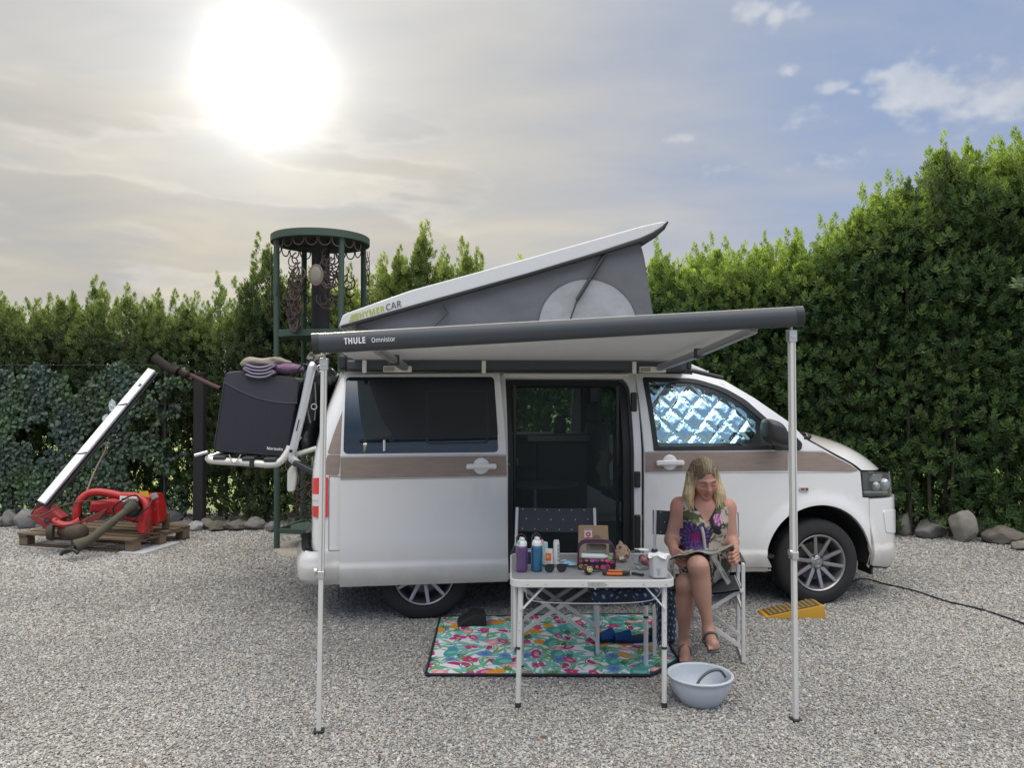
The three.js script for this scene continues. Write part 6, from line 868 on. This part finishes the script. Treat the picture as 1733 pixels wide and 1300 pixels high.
// ---------------------------------------------------------------- the woman reading
{
  const B = V(1.16, 0, -4.80), skin = [.475, .262, .195], SK = std([1, 1, 1], .44, 0, { vertexColors: true });
  const J = {
    pel: at(1192, 940, 4.95), belly: at(1190, 915, 4.90), chest: at(1189, 882, 4.90), neck: at(1190, 852, 4.90), sl: at(1151, 857, 4.91), sr: at(1229, 860, 4.87),
    el: at(1136, 914, 4.93), er: at(1238, 918, 4.84), wl: at(1141, 933, 4.73), wr: at(1243, 932, 4.665),
    hr: at(1174, 948, 4.93), kr: at(1181, 958, 4.50), ar: at(1199, 1066, 4.50), hl: at(1212, 952, 4.93), kl: at(1160, 988, 4.60), al: at(1157, 1090, 4.68),
  };
  const HC = at(1192, 811.5, 4.85);
  const yaw = .05, pit = .34, roll = .05, HM = new THREE.Matrix4().compose(HC, new THREE.Quaternion().setFromEuler(new THREE.Euler(pit, yaw, roll, 'YXZ')), V(1, 1, 1)), HI = HM.clone().invert(), hw = (x, y, z) => V(x, y, z).applyMatrix4(HM), he = HI.elements, toH = (x, y, z) => [he[0] * x + he[4] * y + he[8] * z + he[12], he[1] * x + he[5] * y + he[9] * z + he[13], he[2] * x + he[6] * y + he[10] * z + he[14]];
  const nb = hw(0, -.075, -.022), off = (p, x, y, z) => V(p.x + x, p.y + y, p.z + z);
  const foot = (a, toe) => ({ heel: off(a, 0, -.055, -.03), ball: a.clone().lerp(toe, .72), toe });
  const fr = foot(J.ar, at(1209, 1100, 4.37)), fl = { heel: off(J.al, 0, -.052, -.025), ball: off(J.al, -.01, -.062, .085), toe: off(J.al, -.015, -.068, .135) };
  const calfR = J.kr.clone().lerp(J.ar, .33).add(V(.004, .0, -.022)), calfL = J.kl.clone().lerp(J.al, .33).add(V(.0, .0, -.022));
  const torso = (x, y, z) => { let d = ell(x, y, z, J.pel, .165, .115, .135); d = smin(d, ell(x, y, z, J.belly, .148, .12, .112), .08); d = smin(d, ell(x, y, z, J.chest, .142, .13, .098), .08); d = smin(d, ell(x, y, z, off(J.chest, -.060, -.010, .062), .062, .066, .056), .035); d = smin(d, ell(x, y, z, off(J.chest, .068, -.010, .066), .062, .066, .056), .035); d = smin(d, cap(x, y, z, J.sl, J.sr, .052, .052), .07); return d; };
  const armsLegs = (x, y, z) => { let d = smin(cap(x, y, z, J.sl, J.el, .052, .041), cap(x, y, z, J.el, J.wl, .042, .027), .025); d = Math.min(d, smin(cap(x, y, z, J.sr, J.er, .052, .041), cap(x, y, z, J.er, J.wr, .042, .027), .025));
    const lr = smin(smin(cap(x, y, z, J.hr, J.kr, .088, .056), cap(x, y, z, J.kr, J.ar, .050, .030), .04), ell(x, y, z, calfR, .048, .11, .048), .05), ll = smin(smin(cap(x, y, z, J.hl, J.kl, .088, .056), cap(x, y, z, J.kl, J.al, .050, .030), .04), ell(x, y, z, calfL, .047, .11, .048), .05);
    const f1 = smin(smin(cap(x, y, z, J.ar, fr.heel, .032, .026), cap(x, y, z, fr.heel, fr.ball, .026, .027), .03), cap(x, y, z, J.ar, fr.ball, .03, .026), .03), f2 = smin(smin(cap(x, y, z, J.al, fl.heel, .032, .026), cap(x, y, z, fl.heel, fl.ball, .026, .026), .03), cap(x, y, z, J.al, fl.ball, .03, .026), .03);
    return [d, Math.min(smin(lr, f1, .02), smin(ll, f2, .02))]; };
  const toes = (x, y, z) => { let d = 9; for (const [f, s] of [[fr, 1], [fl, -1]]) for (let i = 0; i < 5; i++) { const k = (i - 2) * .0135, dz = -Math.abs(i - (s > 0 ? 0 : 4)) * .006, a = off(f.ball, k, -.004, .0), b = off(f.toe, k * 1.1, .002 - .0, dz); d = Math.min(d, cap(x, y, z, a, b, .0105, .0085)); } return d; };
  const neckF = (x, y, z) => smin(cap(x, y, z, J.neck, nb, .056, .050), cap(x, y, z, off(J.neck, 0, -.03, .02), nb, .055, .048), .03);
  const bodyF = (x, y, z) => { const [a, l] = armsLegs(x, y, z); let d = smin(torso(x, y, z), a, .045); d = smin(d, neckF(x, y, z), .05); d = smin(d, l, .03); return smin(d, toes(x, y, z), .012); };
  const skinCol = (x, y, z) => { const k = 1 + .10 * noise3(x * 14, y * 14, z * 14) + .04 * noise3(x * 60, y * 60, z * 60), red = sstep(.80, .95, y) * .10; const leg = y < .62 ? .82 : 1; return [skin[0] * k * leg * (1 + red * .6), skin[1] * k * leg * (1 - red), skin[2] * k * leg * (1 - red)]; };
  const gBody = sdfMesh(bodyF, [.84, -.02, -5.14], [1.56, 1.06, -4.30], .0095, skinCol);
  // head
  const headF = (x, y, z) => {
    let d = ell(x, y, z, V(0, .032, -.018), .072, .086, .092); d = smin(d, ell(x, y, z, V(0, -.034, .026), .057, .082, .062), .045); d = smin(d, ell(x, y, z, V(0, -.096, .058), .024, .020, .022), .03);
    for (const s of [-1, 1]) { d = smin(d, ell(x, y, z, V(s * .036, -.026, .062), .026, .026, .022), .025); d = smin(d, cap(x, y, z, V(s * .012, .022, .086), V(s * .046, .020, .070), .008, .007), .018); d = smin(d, ell(x, y, z, V(s * .073, -.012, -.008), .010, .03, .02), .01); }
    for (const s of [-1, 1]) d = -smin(-d, Math.hypot(x - s * .031, y - .002, z - .097) - .015, .014);
    for (const s of [-1, 1]) d = smin(d, ell(x, y, z, V(s * .031, -.002, .074), .0155, .0115, .012), .004);
    d = smin(d, cap(x, y, z, V(0, .012, .086), V(0, -.026, .104), .0075, .0105), .014); d = smin(d, ell(x, y, z, V(0, -.030, .103), .011, .009, .011), .008); for (const s of [-1, 1]) d = smin(d, ell(x, y, z, V(s * .0125, -.032, .094), .0075, .0075, .009), .007);
    d = smin(d, ell(x, y, z, V(0, -.059, .086), .023, .0062, .0095), .008); d = smin(d, ell(x, y, z, V(0, -.0695, .084), .019, .0068, .0095), .007); d = -smin(-d, cap(x, y, z, V(-.022, -.0642, .094), V(.022, -.0642, .094), .0012, .0012), .003);
    return smin(d, cap(x, y, z, V(0, -.06, -.02), V(0, -.14, -.03), .05, .05), .03);
  };
  const headCol = (x, y, z) => { let c = [skin[0] * 1.02, skin[1] * .92, skin[2] * .90]; const mixc = (t, k) => { c = c.map((v, i) => lerp(v, t[i], clamp(k))); }; const ax = Math.abs(x);
    mixc([.46, .17, .125], .55 * Math.exp(-(((ax - .038) / .022) ** 2) - ((y + .026) / .022) ** 2)); mixc([.47, .18, .14], .5 * Math.exp(-((x / .013) ** 2) - ((y + .028) / .016) ** 2) * (z > .08 ? 1 : 0));
    mixc([.36, .11, .10], z > .07 && ax < .026 * Math.sqrt(Math.max(0, 1 - ((y + .0645) / .0135) ** 2)) && Math.abs(y + .0645) < .0135 ? .75 : 0);
    mixc([.16, .095, .06], z > .05 && ax > .011 && ax < .05 && Math.abs(y - .0245 + (ax - .03) ** 2 * 9) < .0042 ? .7 : 0); mixc([.05, .03, .025], z > .06 && ax > .016 && ax < .047 && Math.abs(y + .0085 - (ax - .031) ** 2 * 11) < .0024 ? .85 : 0); mixc([.28, .13, .095], .5 * Math.exp(-(((ax - .031) / .017) ** 2) - ((y - .007) / .008) ** 2)); return c; };
  const gHead = sdfMesh(headF, [-.10, -.15, -.125], [.10, .13, .125], .0032, headCol).applyMatrix4(HM);
  // hands
  function hand(wrist, d, n, curl, mirror) {
    d = d.clone().normalize(); n = n.clone().addScaledVector(d, -n.dot(d)).normalize(); const s = d.clone().cross(n).multiplyScalar(mirror), segs = [];
    const P = (a, b, c) => wrist.clone().addScaledVector(d, a).addScaledVector(s, b).addScaledVector(n, c);
    const kn = [-.030, -.010, .010, .029]; for (const k of kn) segs.push([P(.0, k * .55, 0), P(.078 - Math.abs(k) * .15, k, 0), .0145, .0105]);
    const Ls = [[.040, .024, .020], [.045, .028, .021], [.042, .026, .020], [.032, .020, .017]];
    kn.forEach((k, i) => { let p = P(.080 - Math.abs(k) * .15, k, 0), a = curl[i] * .55; for (let j = 0; j < 3; j++) { const q = p.clone().addScaledVector(d, Math.cos(a) * Ls[i][j]).addScaledVector(n, Math.sin(a) * Ls[i][j]); segs.push([p, q, .0095 - j * .0008, .0088 - j * .0009]); p = q; a += curl[i] * (j ? .8 : 1.0); } });
    let p = P(.018, -.022, .004), a = [[.034, -.024, .016], [.030, -.004, .014], [.024, .004, .012]]; for (let j = 0; j < 3; j++) { const q = p.clone().addScaledVector(d, a[j][0]).addScaledVector(s, a[j][1]).addScaledVector(n, a[j][2]); segs.push([p, q, .0125 - j * .0016, .0112 - j * .0016]); p = q; }
    const lo = [9, 9, 9], hi = [-9, -9, -9]; for (const [u, v] of segs) for (const w of [u, v]) ['x', 'y', 'z'].forEach((k, i) => { lo[i] = Math.min(lo[i], w[k] - .02); hi[i] = Math.max(hi[i], w[k] + .02); });
    const f = (x, y, z) => { let m = 9; for (let i = 0; i < 4; i++) m = smin(m, cap(x, y, z, segs[i][0], segs[i][1], segs[i][2], segs[i][3]), .016); m = smin(m, cap(x, y, z, wrist.clone().addScaledVector(d, -.02), wrist, .027, .024), .02); for (let i = 4; i < segs.length; i++) m = smin(m, cap(x, y, z, segs[i][0], segs[i][1], segs[i][2], segs[i][3]), i < 16 ? .006 : .010); return m; };
    return sdfMesh(f, lo.map(v => v - .02), hi.map(v => v + .02), .0034, (x, y, z) => { const k = 1 + .12 * noise3(x * 60, y * 60, z * 60); return [skin[0] * 1.02 * k, skin[1] * .95 * k, skin[2] * .93 * k]; });
  }
  const dR = V(-.10, -.16, 1), dL = V(.16, -.20, 1), gHR = hand(J.wr, dR, V(-1, -.35, 0), [1.15, 1.2, 1.25, 1.3], -1), gHL = hand(J.wl, dL, V(.9, -.5, 0), [.75, .8, .85, .9], 1);
  const p = thing('person', 'woman in a floral sleeveless dress sitting cross-legged and reading a newspaper', 'person', B);
  const mv = (g) => g.translate(-B.x, -B.y, -B.z);
  part('body', [mv(mergeGeometries([gBody, gHead, gHL, gHR].map(norm)))], SK, p);
  // dress: follows the body, cut at the neckline, armholes and hem
  const hemR = J.hr.clone().lerp(J.kr, .62), hemL = J.hl.clone().lerp(J.kl, .66);
  const dressF = (x, y, z) => {
    let d = torso(x, y, z) - .0095; const sk = smin(cap(x, y, z, J.hr, hemR, .104, .086), cap(x, y, z, J.hl, hemL, .106, .092), .10); d = smin(d, sk, .05);
    const fold = .006 * Math.sin(x * 55 + y * 16 + z * 8) * sstep(.70, .5, y) + .0045 * fbm(x * 17, y * 11 + z * 10, 3); d += fold;
    // neckline V and shoulders
    const rx = x - J.chest.x, front = z > J.neck.z - .01; const vy = J.chest.y - .002 + Math.abs(rx + .003) * 1.65; if (front) d = Math.max(d, (y - vy) * .5); else d = Math.max(d, y - (J.neck.y - .035));
    const ax = Math.abs(x - (J.sl.x + J.sr.x) / 2); d = Math.max(d, (ax - .138) * (y > J.chest.y - .04 ? 1 : .0) - (y > J.chest.y - .04 ? 0 : .02));
    const arm = Math.min(cap(x, y, z, J.sl, J.el, .054, .046), cap(x, y, z, J.sr, J.er, .054, .046)); if (y < J.sl.y - .05) d = Math.max(d, -arm); return d;
  };
  const dressCol = (x, y, z) => {
    const u = (x - J.chest.x) * 10, v = (y - J.chest.y) * 10; let c = [.46, .40, .33];
    const n1 = fbm(u * 1.1 + 3, v * 1.0 + z * 4, 4), n2 = fbm(u * 2.2 + 11, v * 2.0 + 5 + z * 6, 4), n3 = fbm(u * 1.0 + 31, v * 1.3 + 2 + z * 5, 3), ln = Math.abs(fbm(u * .9 + 1, v * .9 - z * 4, 3));
    if (ln < .045) c = [.05, .032, .05]; if (n3 > .16) c = [.07, .085, .035]; if (n1 > .15) c = [.022, .02, .03]; if (n2 > .24) c = [.17, .20, .085];
    const fx = (u + .72) * 1.3, fy = (v + .80) * 1.3, a = Math.atan2(fy, fx), r = Math.hypot(fx * .95, fy), pet = 1.0 + .12 * Math.sin(a * 7) + .5 * n1 + .3 * n2; if (r < pet) { c = [.055, .022, .125]; if (Math.sin(a * 17 + n2 * 3) > .80) c = [.15, .11, .26]; if (r < .40 + .08 * Math.sin(a * 5)) c = [.24, .022, .15]; } else if (r < pet + .12) c = [.02, .016, .035];
    const gx = u - .66, gy = v - .30, gr = Math.hypot(gx, gy * .8); if (gr < .27 + .1 * n1) { c = [.55, .36, .46]; if (Math.abs(Math.sin(gx * 14 + n2 * 4)) > .72) c = [.32, .045, .26]; }
    if (y < .62 && z > -4.85) { if (n2 > -.02) c = [.035, .04, .028]; if (n1 < -.12) c = [.40, .37, .31]; }
    return c;
  };
  part('dress', [mv(sdfMesh(dressF, [.92, .36, -5.14], [1.46, 1.02, -4.52], .0062, dressCol))], std([1, 1, 1], .82, 0, { vertexColors: true }), p);
  { const t = at(1187, 892, 4.775); part('dress_tie', [mv(tube([t, at(1190, 905, 4.765), at(1192, 922, 4.765), at(1194, 938, 4.76)], .010, 16, 8))], std([.5, .45, .38], .85), p); }
  // hair
  const locks = [[at(1178, 792, 4.87), at(1170, 810, 4.86), at(1166, 834, 4.845), .036, .026, .026], [at(1201, 792, 4.87), at(1207, 812, 4.86), at(1214, 834, 4.845), .036, .026, .026], [at(1170, 808, 4.85), at(1166, 836, 4.84), at(1170, 856, 4.825), .022, .026, .012], [at(1170, 804, 4.89), at(1162, 838, 4.89), at(1161, 849, 4.885), .026, .026, .016], [at(1207, 810, 4.85), at(1214, 836, 4.835), at(1213, 853, 4.82), .022, .026, .013], [at(1207, 804, 4.89), at(1219, 834, 4.87), at(1226, 845, 4.86), .026, .027, .014], [at(1208, 808, 4.87), at(1218, 838, 4.85), at(1220, 850, 4.84), .024, .026, .014], [at(1180, 800, 4.95), at(1175, 840, 4.97), at(1172, 852, 4.97), .05, .045, .03], [at(1198, 800, 4.95), at(1205, 840, 4.97), at(1208, 850, 4.96), .05, .045, .03]];
  const strand = (hx, hy, hz, y) => .0011 * Math.sin(hx * 520 + 6 * noise3(hx * 24, y * 7, hz * 24)) + .004 * noise3(hx * 46, y * 9, hz * 46) + .0015 * noise3(hx * 150, y * 14, hz * 150);
  const hairF = (x, y, z) => { const [a, b, c] = toH(x, y, z); let d = ell(a, b, c, V(.002, .036, -.022), .084, .098, .104); d = smin(d, ell(a, b, c, V(0, .0, -.06), .080, .10, .07), .04); for (const [p0, p1, p2, r0, r1, r2] of locks) d = smin(d, Math.min(cap(x, y, z, p0, p1, r0, r1), cap(x, y, z, p1, p2, r1, r2)), .032);
    const face = ell(a, b, c, V(.006, -.030, .115), .058, .118, .092); d = -smin(-d, face, .012); const np = cap(a, b, c, V(0, -.04, .06), V(0, -.2, .10), .055, .055); d = -smin(-d, np, .01); return d + strand(a, b, c, y); };
  const hairCol = (x, y, z) => { const [a, b, c] = toH(x, y, z); const root = sstep(-.02, .085, b + .02 * noise3(a * 30, b * 8, c * 30)), st = .5 + .5 * Math.sin(a * 330 + 9 * noise3(a * 24, y * 5, c * 24)), part0 = .35 * Math.exp(-(((a - .018) / .03) ** 2)); let k = clamp(.06 + root * .90 + (st - .5) * .42 - part0 * root * .6); if (a < -.03 && b > -.02 && c > .02) k = clamp(k + .3); return [lerp(.60, .13, k), lerp(.47, .092, k), lerp(.27, .058, k)]; };
  part('hair', [mv(sdfMesh(hairF, [HC.x - .19, HC.y - .24, HC.z - .26], [HC.x + .19, HC.y + .17, HC.z + .16], .0042, hairCol))], std([1, 1, 1], .55, 0, { vertexColors: true }), p);
  { const r = rng(41), g = []; for (let i = 0; i < 150; i++) { const l = locks[2 + i % (locks.length - 2)], R = () => (r() + r() - 1); const a = l[0].clone().add(V(R() * l[3], .02 + R() * .02, R() * l[3] + .004)), b = l[1].clone().add(V(R() * l[4] * 1.15, R() * .02, R() * l[4] * 1.15 + .004)), c = l[2].clone().add(V(R() * l[5] * 2.2, -.012 - .022 * r(), R() * l[5] * 1.6 + .006)); g.push(mv(tube([a, b, c], .0016 + .0012 * r(), 8, 4))); } const h = part('hair_strands', g, std([.54, .42, .24], .5), p); h.userData.kind = 'stuff'; }
  // sandals
  const sand = std([.075, .085, .085], .7); for (const [f, a, dn] of [[fr, J.ar, V(.05, -.8, -.6)], [fl, J.al, V(0, -1, 0)]]) { const n = dn.normalize(), m = f.toe.clone().addScaledVector(n, .020).add(V(0, 0, .012)), h = f.heel.clone().addScaledVector(n, .031).add(V(0, 0, -.012)), b = f.ball.clone().addScaledVector(n, .034); const sx = V(1, 0, 0); const loop = (c, w, hgt) => tube([c.clone().addScaledVector(sx, -w).addScaledVector(n, hgt), c.clone().addScaledVector(sx, -w * .8).addScaledVector(n, -hgt * .4), c.clone().addScaledVector(n, -hgt * 1.1), c.clone().addScaledVector(sx, w * .8).addScaledVector(n, -hgt * .4), c.clone().addScaledVector(sx, w).addScaledVector(n, hgt)], .0075, 20, 6);
    part('sandal', [mv(bar(h, b, .056, .016, .006, n.clone().negate())), mv(bar(b, m, .064, .014, .006, n.clone().negate())), mv(loop(f.ball.clone().lerp(f.heel, .12), .034, .028)), mv(loop(a.clone().lerp(f.ball, .45), .036, .032)), mv(tube([off(a, -.03, -.02, .0), off(a, 0, -.01, -.036), off(a, .03, -.02, 0)], .006, 14, 6))], sand, p); }
  // the newspaper she holds
  const paperT = canvasTex(1024, 768, (c, W, Hh) => { c.fillStyle = '#c4c3bd'; c.fillRect(0, 0, W, Hh); const r = rng(3); c.fillStyle = '#8f8f8c'; for (let k = 0; k < 5; k++) for (let i = 0; i < 44; i++) { if (r() < .1) continue; c.fillRect(30 + k * 198, 40 + i * 16, 150 + 26 * r(), 5); } c.fillStyle = '#6f8068'; c.fillRect(430, 120, 350, 230); c.fillStyle = '#97a18c'; for (let i = 0; i < 26; i++) c.fillRect(430 + 340 * r(), 120 + 210 * r(), 30 * r() + 8, 20 * r() + 6); c.fillStyle = '#55585a'; c.fillRect(230, 470, 170, 120); });
  const pm = std([.62, .62, .61], .8, 0, { map: paperT, side: THREE.DoubleSide });
  const np0 = at(1190, 940, 4.6), nsp = thing('newspaper', 'open newspaper lying across the lap of the seated woman', 'newspaper', np0), rel = (v) => v.sub(np0);
  const top = new THREE.CatmullRomCurve3([at(1131, 948, 4.56), at(1145, 942, 4.56), at(1162, 937.5, 4.54), at(1180, 934.5, 4.50), at(1200, 938, 4.50), at(1222, 931, 4.54), at(1243, 923, 4.575)]), back = new THREE.CatmullRomCurve3([at(1138, 940, 4.74), at(1148, 935, 4.74), at(1165, 931, 4.74), at(1182, 929, 4.74), at(1205, 930, 4.74), at(1225, 925, 4.73), at(1241, 919, 4.72)]);
  part('open_pages', [gridSurf(50, 14, (u, v) => { const q = top.getPoint(u).lerp(back.getPoint(u), v); q.y += .004 * Math.sin(u * 14) * (1 - v); return rel(q); }), gridSurf(50, 14, (u, v) => { const q = top.getPoint(u).lerp(back.getPoint(u), v * .9); q.y -= .005 + .004 * Math.sin(u * 9); return rel(q); }, true)], pm, nsp);
  const e1 = new THREE.CatmullRomCurve3([at(1202, 942, 4.51), at(1206, 941, 4.515), at(1210, 940, 4.52)]), e2 = new THREE.CatmullRomCurve3([at(1230, 990, 4.60), at(1234, 988, 4.61), at(1237, 985, 4.62)]);
  part('hanging_page', [gridSurf(24, 20, (u, v) => { const q = e1.getPoint(u).lerp(e2.getPoint(u), v); q.z += .004 * Math.sin(u * 7) * v; return rel(q); })], pm, nsp);
  part('left_page_edge', [gridSurf(10, 14, (u, v) => rel(at(1131 + 10 * u, 949 - 4 * u, 4.56).add(V(.012 * v, -.125 * v, -.03 * v + .01 * Math.sin(v * 4 + u * 3)))))], pm, nsp);
}

// ---------------------------------------------------------------- small things on the ground
{
  const b = thing('wash_bowl', 'round pale blue plastic wash bowl on the gravel before the table leg', 'wash bowl', [.98, .004, -4.03]);
  part('bowl', [lathe([[0, .0], [.085, .0], [.098, .006], [.135, .06], [.152, .118], [.1565, .150], [.1655, .154], [.168, .162], [.165, .168], [.155, .168], [.150, .160], [.146, .118], [.128, .062], [.09, .012], [0, .008]], 64).scale(1.02, .89, 1.02)], phy([.52, .57, .63], { roughness: .38, transmission: .08, thickness: 0 }), b);
  const br = thing('dish_brush', 'dark grey dish brush with curved handle lying in the wash bowl', 'brush', [.98, .006, -4.03]); part('handle', [tube([[-.03, .09, .035], [.0, .128, .02], [.05, .155, .0], [.105, .158, -.01], [.138, .120, -.02]], .0075, 30, 8)], std([.07, .085, .085], .5), br); part('head', [box(.05, .022, .035, -.03, .075, .04, .01)], std([.25, .38, .10], .6), br); part('bristles', [box(.044, .03, .03, -.03, .055, .045, .006)], M.white, br);
  solo('sponge', new THREE.SphereGeometry(1, 20, 14).scale(.034, .030, .024), std([.12, .075, .26], .5), 'purple sponge ball lying in the wash bowl', 'sponge', [1.0, .085, -3.97]);
  const st = thing('jar_lid', 'clear plastic container in the wash bowl left of the brush', 'container', [.93, .085, -4.0], .2); part('case', [box(.075, .03, .05, 0, 0, 0, .008)], phy([.6, .62, .75], { roughness: .2, transmission: .4, thickness: 0 }), st); part('rim', [box(.08, .006, .055, 0, .016, 0, .003)], std([.5, .5, .62], .4), st);
  // levelling ramp
  const rt = std([.50, .27, .025], .5), rm = thing('levelling_ramp', 'yellow plastic levelling ramp in front of the front wheel', 'ramp', [1.815, .002, -5.53], .0);
  part('wedge', [crease(extr([[0, 0], [.43, 0], [.422, .088], [.40, .094], [.004, .012]], .19, .004).translate(0, 0, -.19), .4)], rt, rm); const tr = [], r = rng(4); for (let i = 0; i < 10; i++) for (let j = 0; j < 5; j++) { const x = .05 + i * .034, z = -.03 - j * .033 - (i % 2) * .014; tr.push(box(.016, .006, .013, x, .0165 + x * .206, z, .002).rotateZ(0)); } part('tread_studs', tr, std([.42, .25, .05], .7), rm).userData.kind = 'stuff'; part('tread_base', [bar([.03, .0195, -.095], [.395, .096, -.095], .165, .004, .001)], std([.10, .075, .035], .9), rm);
  // mains cable
  const cb = [[2.72, .012, -6.35], [3.027, .010, -6.70], [3.15, .012, -6.50], [3.284, .011, -6.27], [3.354, .012, -5.97], [3.488, .011, -5.74], [3.56, .012, -5.42], [3.62, .010, -5.1]];
  solo('power_cable', tube(cb, .0075, 120, 8), std([.012, .014, .03], .6), 'dark cable running over the gravel from the front wheel to the right edge', 'cable');
  { const w = thing('wheel_chock', 'black rubber wheel chock on the mat corner beside the rear tyre', 'wheel chock', [-.36, .016, -5.36], .1); part('wedge', [crease(extr([[0, 0], [.20, 0], [.195, .075], [.12, .085], [.01, .02]], .18, .008).translate(-.02, 0, -.1), .5)], std([.012, .014, .015], .6), w); part('rib', [0, 1, 2].map(i => bar([.03 + i * .03, .038 + i * .02, .075], [.03 + i * .03, .038 + i * .02, -.095], .008, .006, .002)), M.blackPlastic, w); }
  const shoe = (label, x, z, turn, c) => { const o = thing('slipper', label, 'slipper', [x, .018, z], turn, 'slippers under the table'); part('sole', [extr(rp([[-.045, -.12], [.04, -.12], [.048, .04], [.03, .13], [-.02, .13], [-.048, .04]], .04, 6), .025, .006).rotateX(-Math.PI / 2)], std(c.map(v => v * .5), .8), o); part('upper', [gridSurf(16, 12, (u, v) => { const a = Math.PI * u; return [-.048 * Math.cos(a) * (1 - .15 * v), .022 + .055 * Math.sin(a) * (1 - .55 * v), -.02 - v * .105]; })], std(c, .9, 0, { side: THREE.DoubleSide }), o); };
  shoe('bright blue slipper on the mat behind the chair leg', .66, -5.02, 2.1, [.006, .05, .22]); shoe('blue slipper lying next to its pair on the mat', .78, -4.98, 1.7, [.006, .05, .20]);
  { const o = thing('dark_sandal', 'dark green sandal in shadow on the mat behind the table leg', 'sandal', [.93, .018, -4.99], 1.2); part('sole', [extr(rp([[-.045, -.12], [.04, -.12], [.048, .04], [.03, .13], [-.02, .13], [-.048, .04]], .04, 6), .022, .005).rotateX(-Math.PI / 2)], std([.012, .016, .016], .8), o); part('strap', [tube([[-.048, .02, .0], [-.03, .06, -.03], [.02, .064, -.03], [.046, .02, 0]], .012, 20, 8)], std([.01, .03, .03], .8), o); }
}

scene.environmentIntensity = 1;
renderer.render(scene, camera);
